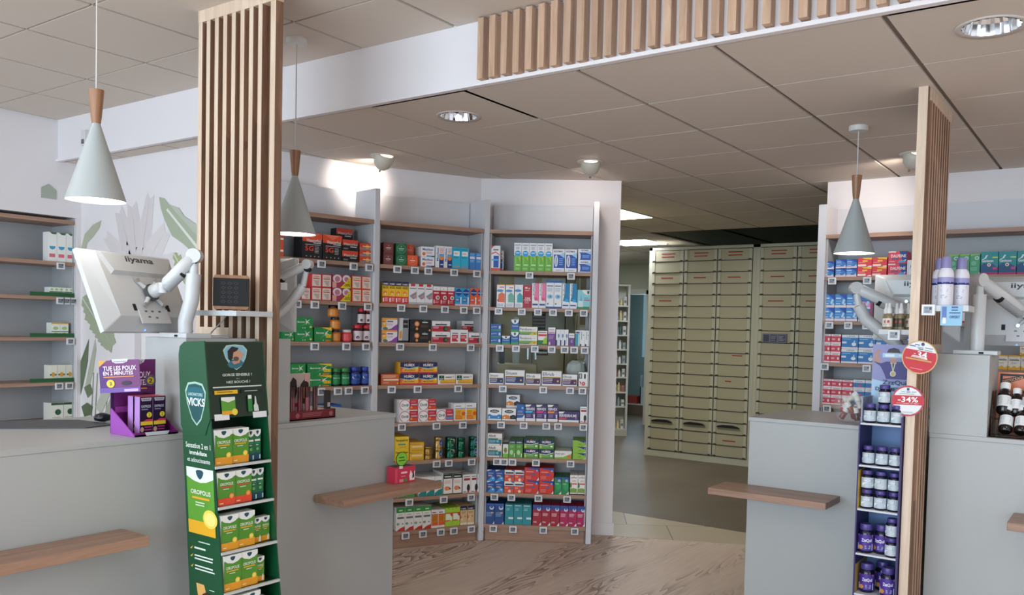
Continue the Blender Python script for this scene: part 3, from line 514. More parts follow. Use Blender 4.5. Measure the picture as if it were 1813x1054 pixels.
 herbgr=('#dfe6dc',[('r',0,0,1,.35,'#4f9a4a'),('r',0,.35,.3,.6,'#cf3a35')]),
 peach=('#f0eeea',[('r',.02,.74,.98,.95,'#18241e'),('t',.14,.79,.86,.87,'HERBESAN','#cfdad3',1),('e',.38,.28,.22,'#e8894a'),('e',.6,.26,.15,'#e39a52'),('p',[(.5,.4),(.85,.26),(.78,.2)],'#2c2f2a'),('l',.15,.5,.85,.66,3,'#e6b6a6'),('r',0,0,1,.035,K),('r',0,.965,1,1,K),('r',0,0,.03,1,K),('r',.97,0,1,1,K)]),
 beet=('#efeeec',[('r',.12,.68,.92,.8,'#a5243a'),('t',.1,.86,.9,.91,'HERBESAN','#55585c'),('o',.72,.28,.2,.2,'#1e2024'),('p',[(.5,.02),(.85,.02),(.75,.16)],'#c3263c'),('r',.08,.05,.4,.09,'#3a3c40')]),
 syrg=('#eceae3',[('r',0,.78,1,1,'#2f8f3c'),('p',[(0,0),(1,0),(1,.18),(.5,.12),(.05,.0)],'#c8352c'),('t',.12,.5,.9,.62,'TOUX','#6b6f74'),('e',.22,.3,.15,'#2f6a35'),('t',.12,.27,.32,.34,'2','#e6eee6'),('e',.75,.3,.08,'#7a8a6a'),('t',.3,.84,.72,.92,'Phyto','#bfe0b8'),('l',.2,.66,.8,.72,1,'#a7aaa5')]),
 amber=('#ece8e4',[('r',.04,.12,1,.72,'#d9821e'),('r',.04,.12,1,.3,'#e0602a'),('r',.04,.72,1,.76,'#b52a22'),('t',.1,.82,.7,.89,'Toplexil','#5f6267'),('l',.12,.36,.85,.66,4,'#b0611a')]),
 lime=('#a6cf3a',[('r',.1,.32,.95,.72,'#e6ead2'),('r',0,.68,1,.73,'#c8352c'),('p',[(.6,.72),(1,.72),(1,.5),(.8,.56)],'#d23a35'),('r',.0,.28,.65,.34,'#cf5a3a'),('p',[(.4,1),(.5,.93),(.6,1)],'#5d7a1a')]),
 humt=('#d8b98a',[('r',0,.78,1,1,'#161a30'),('t',.12,.82,.85,.89,'HUMEX','#d7dbe4',1),('r',.0,0,1,.12,'#e5dac8'),('e',.3,.3,.16,'#e6cf9e'),('e',.7,.45,.1,'#8a8f52'),('l',.15,.6,.85,.72,2,'#a8824e'),('p',[(.0,.6),(.15,.4),(0,.3)],'#b9342c')]),
 hexo=('#e6e9ec',[('r',0,0,1,.1,'#e2562c'),('r',.25,.12,.85,.6,'#2453a8'),('p',[(0,1),(0,.88),(.35,1)],'#e2562c'),('p',[(.02,.65),(.5,.72),(.95,.6),(.95,.64),(.5,.77),(.02,.7)],'#e2562c'),('r',.05,.4,.8,.46,'#48b0dd'),('t',.2,.8,.8,.87,'Sterimar','#8a5a5a')]),
 greent=('#eef0f0',[('r',.0,0,1,.56,'#6dbb3a'),('e',.5,.62,.42,'#dfeef6'),('e',.5,.62,.39,'#2fa3dc'),('t',.25,.62,.75,.67,'MER','#d5ecf8'),('p',[(.2,.5),(.3,.5),(.3,.26),(.2,.26)],'#a8dc7a'),('t',.25,.18,.85,.25,'Dry','#c9ecb0'),('t',.12,.9,.88,.94,'rhinoclear','#7f8a9a'),('l',.25,.76,.75,.86,3,'#9aa5b5'),('l',.2,.04,.8,.12,2,'#b9e09a'),('p',[(.55,.5),(.85,.5),(.85,.32)],'#c9cf3a')]),
 resp=('#eceef1',[('r',.1,.17,1,.76,'#2754b0'),('p',[(.55,.76),(1,.86),(1,.6)],'#9fd0ee'),('o',.3,.48,.15,.26,'#e6eaf2'),('v',.24,.32,.36,.66,'RESPIMER','#5a6a9a'),('t',.1,.86,.85,.94,'RESPIMER','#5a5f86'),('l',.55,.28,.9,.62,4,'#7fb0ea'),('l',.3,.05,.8,.1,1,'#a9aeb8')]),
 respw=('#eceef1',[('r',.08,.06,1,.72,'#2a5fb8'),('p',[(.5,.72),(1,.86),(1,.5)],'#9fd0ee'),('o',.1,.36,.08,.32,'#e6eaf2'),('t',.2,.8,.75,.95,'RESPIMER','#5a5f86'),('l',.3,.22,.85,.5,3,'#8fb8ea')]),
 phys=('#edeff0',[('p',[(.15,.22),(.98,.22),(.98,.58),(.6,.66),(.2,.56)],'#e8744e'),('o',.4,.72,.4,.06,'#5a93c8'),('r',.35,.86,.9,.9,'#d9566a'),('l',.1,.04,.9,.16,3,'#9fb0c4'),('r',0,.965,1,1,'#e3a24e'),('e',.15,.3,.1,'#c94a35')]),
 phys2=('#edeff0',[('p',[(.3,.22),(.98,.22),(.98,.52),(.65,.66),(.3,.54)],'#6fb5a0'),('o',.4,.72,.4,.06,'#5a93c8'),('r',.4,.84,.9,.88,'#d9566a'),('l',.1,.04,.9,.16,3,'#9fb0c4'),('r',0,.965,1,1,'#e3a24e')]),
 phys3=('#edeff0',[('p',[(.3,.22),(.98,.22),(.98,.52),(.65,.66),(.3,.54)],'#3fb0b8'),('o',.4,.74,.4,.06,'#5a93c8'),('l',.1,.04,.9,.16,3,'#9fb0c4'),('e',.4,.85,.12,'#cfe0ee')]),
 red50=('#b81832',[('t',.1,.3,.92,.46,'-50%','#f4e4e6',1),('l',.2,.18,.8,.28,2,'#e6b3bb'),('t',.2,.82,.5,.93,'V','#f4e4e6',1),('e',.72,.85,.1,'#e9c3ca'),('l',.2,.72,.8,.8,1,'#e6b3bb')]),
 prorp=('#eef0f1',[('p',[(.4,1),(1,1),(1,.25),(.3,.4),(.45,.7)],'#ee82a8'),('e',.6,.36,.25,'#e2567f'),('v',.15,.52,.38,.97,'ProRhinel','#4a4f74'),('r',.1,.1,.9,.17,'#3a4a98')]),
 prorb=('#eef0f1',[('p',[(.4,1),(1,1),(1,.25),(.1,.3),(.35,.6)],'#1b86b8'),('e',.62,.32,.22,'#2fa9d6'),('v',.15,.52,.38,.97,'ProRhinel','#4a4f74'),('r',.08,.1,.86,.15,'#3a4a98')]),
 thea=('#eceef0',[('r',0,.92,1,1,'#1f5fa8'),('r',0,0,1,.06,'#2a5fa0'),('t',.1,.78,.9,.83,'DACUDOSES','#4a5a86'),('o',.5,.42,.36,.08,'#8fc3e2'),('e',.55,.42,.12,'#3f7fae'),('e',.25,.16,.1,'#3f6a52'),('l',.12,.6,.88,.74,3,'#a9b4c4')]),
 vinh=('#8fd3dc',[('r',0,0,1,.12,'#2f8f4a'),('o',.8,1,.45,.26,'#f0f3f3'),('p',[(.72,.95),(.9,.95),(.88,.82),(.81,.76),(.74,.82)],'#26554a'),('r',.08,.1,.42,.42,'#dcebee'),('r',.5,.44,.96,.49,'#c8455e'),('l',.5,.52,.9,.62,1,'#5aa9b8'),('p',[(.2,.42),(.34,.42),(.27,.75)],'#6fb3cc')]),
 vaporub=('#1d5aa0',[('r',0,0,1,.14,'#3aa35a'),('o',.85,.5,.09,.24,'#d9e2ea'),('e',.15,.5,.05,'#d9e2ea'),('l',.25,.45,.65,.65,1,'#a9c6e6')]),
 vapor=('#2060a8',[('r',0,0,1,.17,'#3aa35a'),('o',.5,1.0,.5,.36,'#eef1f2'),('p',[(.36,.95),(.64,.95),(.6,.78),(.5,.7),(.4,.78)],'#1b4a4c'),('t',.12,.38,.88,.54,'VapoRub','#cfe0f2')]),
 perub=('#ecebe6',[('r',0,.1,1,.45,'#7fae5c'),('r',0,.1,.6,.2,'#4a7a52'),('p',[(.55,.1),(1,.1),(1,.45),(.75,.42)],'#c9c23c'),('e',.85,.24,.05,'#e07a2e'),('t',.04,.58,.68,.86,'Perubore','#5f6468'),('l',.7,.62,.95,.75,1,'#b9bcbe')]),
 grnred=('#eceae6',[('r',.04,.62,.96,.76,'#d23540'),('r',0,0,1,.34,'#2c7a3e'),('p',[(.5,.1),(1,.1),(1,.6),(.7,.5)],'#9ccb3c'),('t',.06,.84,.9,.92,'CICATRYL','#8a5a60')]),
 purpt=('#eceaf0',[('r',0,0,1,.66,'#7a4a98'),('r',.05,.7,.95,.75,'#d8607a'),('o',.22,.1,.12,.1,'#d9d2e2'),('t',.15,.84,.85,.89,'Homeoplasmine','#8a8294'),('l',.12,.32,.8,.56,4,'#b79acb')]),
 stick=('#e9ecef',[('r',0,0,.3,.34,'#243a7c'),('o',.62,.6,.24,.13,'#6f93b8'),('r',.5,.12,.7,.5,'#cfd6dc')]),
 purps=('#eceaf0',[('r',0,0,1,.64,'#6f4a92'),('e',.65,.36,.25,'#cfd3d6'),('e',.72,.36,.2,'#6f4a92'),('t',.1,.78,.9,.86,'Arnigel','#8a8294')]),
 tealt=('#2a9db0',[('r',0,.78,1,1,'#e9e9ee'),('o',.5,.86,.45,.06,'#5a4a98'),('r',.7,0,1,.75,'#d5e8ea')]),
 whtt=('#eceded',[('v',.25,.4,.42,.92,'DERMATO','#6f8a9a'),('e',.7,.7,.14,'#7fb59a'),('r',0,0,.3,.12,NV)]),
 sinu=(W_,efi(W_,'#1b2f66','Sinuxin')), efir=(W_,efi(W_,'#4a2358','Efirub')),
 radish=('#edecea',[('r',.05,.55,.38,.9,K),('v',.12,.6,.32,.86,'HERBE','#d5dad6'),('r',.6,.55,.8,.88,'#2a4a36'),('e',.55,.2,.22,'#c8404e'),('e',.55,.2,.14,'#e08a8e'),('p',[(.1,.4),(.3,.3),(.2,.1)],'#c8404e')]),
 actb=('#eceded',[('p',[(0,.12),(1,.12),(1,.42),(.85,.5),(.65,.38),(.35,.38),(.15,.5),(0,.42)],'#2a86c8'),('o',.5,.74,.33,.13,'#20242c'),('t',.28,.69,.72,.8,'Actifed','#dfe3ea',1),('e',.12,.24,.06,'#e5eef6'),('e',.8,.24,.05,'#bfdcf0')]),
 acto=('#eceded',[('p',[(0,.12),(.6,.12),(.5,.42),(.25,.48),(0,.38)],'#e2852c'),('p',[(.6,.12),(1,.12),(1,.42),(.8,.5),(.55,.36)],'#23262e'),('o',.5,.74,.33,.13,'#20242c'),('t',.28,.69,.72,.8,'Actifed','#dfe3ea',1),('e',.18,.24,.06,'#f6e5d2'),('e',.8,.24,.05,'#55585f')]),
 bluew=('#245aa5',[('p',[(0,0),(1,0),(1,.4),(.7,.2),(0,.16)],'#e9eaec'),('r',.05,.38,.85,.42,'#d9a87a'),('l',.1,.5,.8,.62,2,'#8fb3dd'),('e',.7,.78,.14,'#8fc0ea')]),
 ferv=('#3c2a66',[('r',0,0,1,.17,W_),('p',[(0,1),(.6,1),(.4,.88),(0,.86)],W_),('t',.05,.66,.95,.82,'FERVEX','#f0eff4',1),('p',[(0,.5),(.6,.5),(.75,.62),(0,.62)],'#46b8e0'),('o',.85,.45,.16,.16,'#6a4f98'),('r',.8,.2,.95,.42,'#d9d6e4'),('l',.08,.24,.6,.44,3,'#9a88bd')]),
 fervi=('#3c2a66',[('r',0,0,1,.2,W_),('p',[(0,1),(.3,1),(.2,.82),(0,.8)],W_),('t',.03,.48,.88,.74,'FERVEXRHUME','#f0eff4',1),('p',[(0,.26),(.35,.26),(.42,.42),(0,.42)],'#cf3a55'),('e',.85,.36,.05,'#8a5aa8')]),
 ailof=('#eceae6',[('r',.05,.12,.97,.56,'#1c7488'),('r',.05,.56,.97,.62,'#b7a45a'),('t',.06,.68,.58,.9,'Alloft','#5a5f62',1),('r',.72,.5,.95,.58,'#e6e2c8'),('l',.1,.2,.6,.46,3,'#9ccbd2'),('e',.7,.34,.09,'#7fc2c8'),('e',.88,.06,.05,'#c8404e')]),
 avoc=('#e5e9de',[('r',0,.84,1,1,K),('r',0,0,1,.24,'#7dc242'),('o',.5,.45,.3,.18,'#7f9a3c'),('o',.5,.45,.14,.09,'#9a6a3a')]),
 humgt=('#5a9e3c',[('r',0,.8,1,1,NV),('t',.1,.84,.9,.91,'HUMEX','#e9edf2',1),('o',.4,.3,.25,.14,'#b7dca0'),('r',.78,.04,.92,.25,'#dfe8d6'),('l',.15,.56,.8,.7,2,'#a4d08a')]),
 humg=('#5a9e3c',humex('#5a9e3c','#8fc878')+[('o',.12,.25,.07,.2,'#c8cf5a'),('o',.84,.3,.09,.1,'#e9efe4')]),
 aler=('#e9eae4',[('p',[(0,.18),(.5,.25),(1,.7),(1,0),(0,0)],'#8abf4a'),('t',.04,.5,.6,.78,'Alairgix','#4a5f4c'),('o',.85,.3,.12,.22,'#e0762e')]),
 limef=('#8cbf3a',[('p',[(.3,1),(1,1),(1,.5),(.7,.72)],'#23306a'),('t',.4,.3,.62,.5,'OFF','#4c6a20'),('e',.88,.72,.05,'#7f9ad0'),('p',[(.7,0),(1,0),(1,.3)],'#c9dca8')]),
 bluec=('#244f9a',[('p',[(0,.84),(.6,1),(0,1)],W_),('p',[(0,0),(1,0),(1,.3),(.6,.5),(.3,.16)],'#3f9bd8'),('r',.15,.42,.6,.54,'#d9a08a'),('l',.12,.6,.9,.76,1,'#8aa8dd'),('e',.72,.25,.1,'#cfe4f4')]),
 kel=('#e2543a',[('r',0,.6,1,1,W_),('t',.1,.64,.95,.82,'Ketum','#20242c',1),('p',[(.7,1),(1,1),(1,.88),(.8,.9)],'#4a64a8'),('r',.62,.34,.9,.52,'#4a6fae'),('e',.55,.14,.15,'#f4dcc0'),('t',.1,.34,.38,.5,'50','#f5c9b8')]),
 vitr=('#d6362c',[('p',[(.2,.92),(.7,.86),(.9,.68),(1,.74),(1,1),(.2,1)],'#2d4f9e'),('e',.86,.78,.07,'#8fb0dd'),('l',.1,.62,.7,.72,1,'#f4c9c0'),('r',.48,.44,.72,.56,'#4a5fa5'),('l',.1,.1,.5,.36,3,'#ea8a7c'),('p',[(.84,0),(1,0),(1,.25)],W_)]),
 vitg=('#1f8a4e',[('p',[(0,1),(1,1),(1,.78),(.4,.88)],'#2d4f9e'),('e',.68,.8,.2,'#a9c0dd'),('o',.6,.45,.35,.22,'#2fa562'),('l',.1,.56,.7,.66,2,'#a9dcbc'),('p',[(.6,0),(1,0),(1,.18)],W_)]),
 whg=('#eeefe9',[('e',.5,.92,.05,'#c8404e'),('t',.12,.84,.88,.89,'Stodal','#6a6f6c'),('r',.25,.52,.9,.58,'#d8404a'),('p',[(0,.1),(.9,.1),(.9,.3),(.5,.34),(0,.3)],'#7fa54a'),('o',.1,.48,.14,.14,'#5f7f3c'),('r',.0,0,1,.05,K),('l',.3,.64,.85,.74,2,'#d89a9c'),('p',[(.65,.08),(.95,.08),(.9,.2)],'#c9a46a')]),
 navyb=('#214a86',[('e',.68,.8,.24,'#d9e2ec'),('e',.68,.84,.17,'#2f5f9e'),('r',0,.92,1,1,'#3a5fae'),('l',.1,.36,.8,.58,5,'#8fa8cc'),('p',[(.8,0),(1,0),(1,.14)],W_),('r',.62,.52,.88,.58,'#dba86a')]),
 tealc=('#2a8f9a',[('r',.42,.26,.98,.36,'#dfe8e4'),('t',.12,.88,.8,.94,'Biocanina','#cfe6e6'),('l',.15,.66,.6,.8,2,'#8fc9cc'),('r',0,.94,1,1,'#1c6a74')]),
 redc=('#a81c34',ribbon('#a81c34')), magc=('#b51c58',ribbon('#b51c58')),
 bluew2=('#2f78c4',doli('#2f78c4','#1c3f9a')), bluep=('#3a8fd6',doli('#3a8fd6','#1f4fae','#f3e4e8')+[('p',[(.6,.3),(.8,.25),(.92,.6),(.75,.65)],'#bfe0f6')]),
 pinkp=('#e48ac4',[('r',0,0,1,.14,'#f3e4ee'),('p',[(0,1),(1,1),(1,.5),(.5,.6),(0,.6)],'#2f78c4'),('p',[(.6,.3),(.8,.25),(.92,.6),(.75,.65)],'#bfe0f6'),('e',.18,.3,.07,'#f6dcee')]),
 redy=('#d8323e',[('p',[(.3,1),(1,1),(1,.8),(.45,.86)],'#f0c22c'),('r',.35,.56,.7,.72,'#f0c22c'),('r',.02,.06,.6,.28,'#f0dcd2'),('l',.06,.42,.6,.52,1,'#f2b4b0'),('p',[(.66,.0),(1,.0),(1,.14),(.8,.12)],'#f6e8e4')]),
 dalf=('#d83a52',[('p',[(.6,1),(1,1),(1,.2),(.75,.3),(.66,.6)],'#1f3f8a'),('r',0,.9,.4,1,'#f0d5d6'),('t',.14,.5,.95,.74,'DALFEINE','#f4eef0',1),('r',.18,.34,.55,.42,'#3f4f9a'),('p',[(.5,.08),(.9,.1),(.95,.3),(.6,.24)],'#4aa3dd'),('p',[(.88,.16),(.98,.3),(.9,.34)],W_),('l',.05,.1,.4,.22,1,'#f2b4c0')]),
 whiteu=('#e9eaee',[('p',[(.5,.4),(.7,.6),(.6,.7)],'#3a6fb8'),('r',.1,.1,.3,.9,'#d5d9e2')]),
 pinkr=('#cf3048',[('r',0,.8,1,1,'#f0e6e6'),('r',0,0,1,.16,'#f3dfe0'),('t',.2,.85,.8,.94,'CODOL','#8a7a80'),('r',.08,.38,.42,.56,'#e9a6b0'),('o',.8,.45,.09,.16,'#f6e6e8')]),
 upsa=('#1878be',[('r',0,.8,1,1,'#e8ebee'),('r',0,0,1,.12,'#f0e2e4'),('t',.32,.85,.82,.95,'UPSA','#7f8890',1),('l',.05,.64,.65,.74,1,'#8fc9ee'),('r',.02,.38,.3,.52,'#dfe8ee'),('o',.75,.34,.14,.13,'#eef2f4'),('o',.78,.5,.05,.12,'#a9d4ee')]),
 upsab=('#1f74b8',[('r',0,.66,1,1,'#e8ebee'),('t',.2,.74,.8,.88,'UPSA','#7f8890'),('r',0,0,1,.14,'#f0e2e4'),('r',.4,.24,.75,.4,'#d34a62')]),
 grnm=('#3f9a6e',[('p',[(0,.9),(1,.96),(1,1),(0,1)],'#86b85a'),('e',.68,.8,.2,'#dfeee4'),('e',.68,.8,.13,'#4fa37a'),('e',.38,.55,.26,'#6fb892'),('l',.1,.2,.8,.36,3,'#8fccac'),('p',[(.78,0),(1,0),(1,.14)],W_)]),
 gavi=('#14868c',[('p',[(0,.08),(1,.08),(1,.3),(.7,.45),(.2,.5),(0,.4)],'#1c4f80'),('r',0,0,1,.09,'#b01f68'),('t',.05,.54,.72,.66,'Gaviscon','#e6eef0',1),('e',.48,.42,.11,'#e9e4de'),('e',.48,.42,.06,'#e0522e'),('r',.66,.72,.98,.77,'#b8dc4a'),('p',[(.0,.62),(.3,.7),(.4,.85),(.3,.85),(.2,.72)],'#cfe4e6'),('r',.7,.22,.95,.32,'#cf3a7c')]),
 whc=('#eef1f3',[('r',0,0,1,.1,'#b8283c')]),
 goldb=('#c9b43a',[('r',0,.85,1,1,'#e4d98a'),('l',.1,.2,.9,.7,3,'#a8932a')]),
 oxyb=('#ebe7dc',[('p',[(0,0),(1,0),(1,.3),(.75,.14),(.5,.3),(.25,.14),(0,.3)],'#e2b42c'),('r',0,.9,1,1,'#e2b42c'),('t',.1,.58,.9,.76,'Oxyboldine','#3a3f5a',1),('l',.25,.4,.75,.5,1,'#a9acb4')]),
 wht2=('#eeeeea',[('p',[(.2,1),(1,1),(.9,.93),(.5,.93)],'#3f6a4a'),('p',[(.15,.52),(.85,.52),(.78,.44),(.5,.4),(.22,.44)],'#3f9ec8'),('r',.15,.14,.8,.26,'#e0707c')]),
 wgr=('#eceee6',[('r',0,.44,1,.56,'#4a6a4a'),('o',.5,.25,.3,.14,'#a9c48a'),('o',.5,.78,.3,.14,'#a9c48a')]), wgr2=('#e9ede2',[('r',0,.9,1,1,'#e0a52a'),('r',0,.36,1,.42,'#5a7a4a'),('o',.5,.2,.3,.12,'#a9c48a'),('o',.5,.62,.3,.12,'#a9c48a')]),
 wgr3=('#e6e4d6',[('r',0,0,1,.2,'#3f6a3c'),('r',.1,.38,.9,.48,'#4f6a3a'),('o',.5,.44,.2,.14,'#d9a03a')]), wgr4=('#e3e3d8',[('r',0,.88,1,1,'#3a5a40'),('e',.55,.5,.25,'#2f5a38'),('l',.1,.1,.8,.25,2,'#a9ab9c')]),
)
S['ferv2'] = (S['ferv'][0], [(*s[:-1], '#d63a8a') if s[-1] == '#46b8e0' else s for s in S['ferv'][1]])
S['ferv3'] = (S['ferv'][0], [(*s[:-1], '#ee8a3a') if s[-1] == '#46b8e0' else s for s in S['ferv'][1]])
S['syrg2'] = S['syrg']
# jars and tins: (lid colour, body colour, label colour, label shapes)
JAR = dict(jar_or=('#1c1c1e','#c9742a','#d98a34',[('l',.2,.3,.8,.5,2,'#b8a68a'),('r',.2,.66,.8,.76,'#e9dcc8')]), jar_pk=('#d9d4d0','#d23c46','#dd525a',[('l',.2,.3,.8,.5,2,'#b8a0a0'),('r',.2,.66,.8,.76,'#f0d9d6')]),
 jar_rd=('#c4202c','#4a1c22','#d8ccd0',[('r',.1,.6,.9,.7,'#7a5a8a'),('o',.3,.3,.16,.16,'#5a2a3c'),('l',.4,.3,.85,.5,2,'#9a8a98')]), jar_gn=('#2f8a3c','#17402a','#1f8a4c',[('t',.12,.6,.8,.74,'Berocca','#dfeee0'),('e',.72,.64,.06,'#e9f2c8'),('r',.05,.04,.9,.18,'#c03a55')]),
 jar_bl=('#1c3a94','#16265e','#1d4a9e',[('o',.5,.66,.4,.24,'#e9edf4'),('t',.18,.56,.82,.78,'Bion','#1d3f8a',1),('r',0,.02,1,.3,'#d0342e')]))
TIN = dict(tin_g2=('#a8884c',None), tin_gb=('#a8884c','b'), tin_h=('#1d5a44','h'), tin_g=('#1a5a40','d'), tin_gb2=('#155040','b'))

_boxes = {}
def box_mesh(st, w, h, d):
    k = (st, round(w, 4), round(h, 4), d)
    if k not in _boxes:
        mb = MB(); base, sh = S[st]; mb.box(0, 0, 0, w, d, h, mat(base, .45)); art(mb, w, h, sh); _boxes[k] = mb.mesh('carton')
    return _boxes[k]
def arc_label(mb, r, z0, z1, m, a0, a1, n=14):
    vs = []; 
    for i in range(n+1):
        a = math.radians(a0+(a1-a0)*i/n); vs += [(r*math.cos(a), r*math.sin(a), z0), (r*math.cos(a), r*math.sin(a), z1)]
    mb.add(vs, [(2*i, 2*i+2, 2*i+3, 2*i+1) for i in range(n)], m, True)
def arc_art(mb, r, z0, z1, half, shapes):
    """print wrapped round a cylinder of radius r, centred on -y"""
    t = MB(); art(t, 1, 1, shapes)
    for (x, y, z), in zip([(v,) for v in t.v]) if False else []: pass
    vs = []
    for x, y, z in t.v:
        a = math.radians(-90+(x-.5)*2*half); rr = r-y*1.; vs.append((rr*math.cos(a), rr*math.sin(a), z0+z*(z1-z0)))
    k = len(mb.v); mb.v += vs
    for f, m in zip(t.f, t.m): mb.f.append(tuple(k+i for i in f)); mb.m.append(mb.mi(t.ms[m])); mb.sm.append(False)
def jar(name, w, h, spec, half=62):
    """screw-top jar: body > (none), lid and label are parts"""
    lid, body, lab, sh = spec; r = w*.48; root = empty(name, (0, 0, 0))
    b = MB(); b.lathe([(r*.9, 0), (r, h*.05), (r, h*.66), (r*.9, h*.75), (r*.74, h*.8)], mat(body, .15), 26); b.build('body', root)
    l = MB(); l.lathe([(r*.84, h*.79), (r*.86, h*.82), (r*.86, h*.97), (r*.8, h)], mat(lid, .35), 30); l.build('lid', root)
    a = MB(); arc_label(a, r+.0006, h*.1, h*.64, mat(lab, .4), -195, 15, 22); arc_art(a, r+.0009, h*.1, h*.64, half, sh); a.build('label_sticker', root)
    return root
def tin(w, h, col, em):
    mb = MB(); r = w*.49; m = mat(col, .3, .75); mb.lathe([(r, 0), (r, h*.62), (r*.97, h*.64), (r*.97, h*.67), (r*1.01, h*.69), (r*1.01, h*.96), (r*.96, h)], m, 30)
    if em == 'b': arc_art(mb, r*1.02, h*.1, h*.95, 40, [('o',.62,.5,.3,.42,'#c9cdd2'),('o',.62,.5,.27,.38,'#24508a'),('p',[(.5,.4),(.75,.6),(.7,.35)],'#9fc3e0')])
    if em == 'h': arc_art(mb, r*1.02, h*.1, h*.95, 40, [('p',[(.5,.1),(.85,.55),(.8,.85),(.6,.92),(.5,.82),(.4,.92),(.2,.85),(.15,.55)],'#b9c2a6'),('t',.25,.5,.75,.66,'VALDA','#4a6a5a')])
    if em == 'd': arc_art(mb, r*1.02, h*.3, h*.7, 30, [('l',.2,.3,.8,.7,1,'#b9cdc4')])
    return mb.mesh('lozenge_tin')
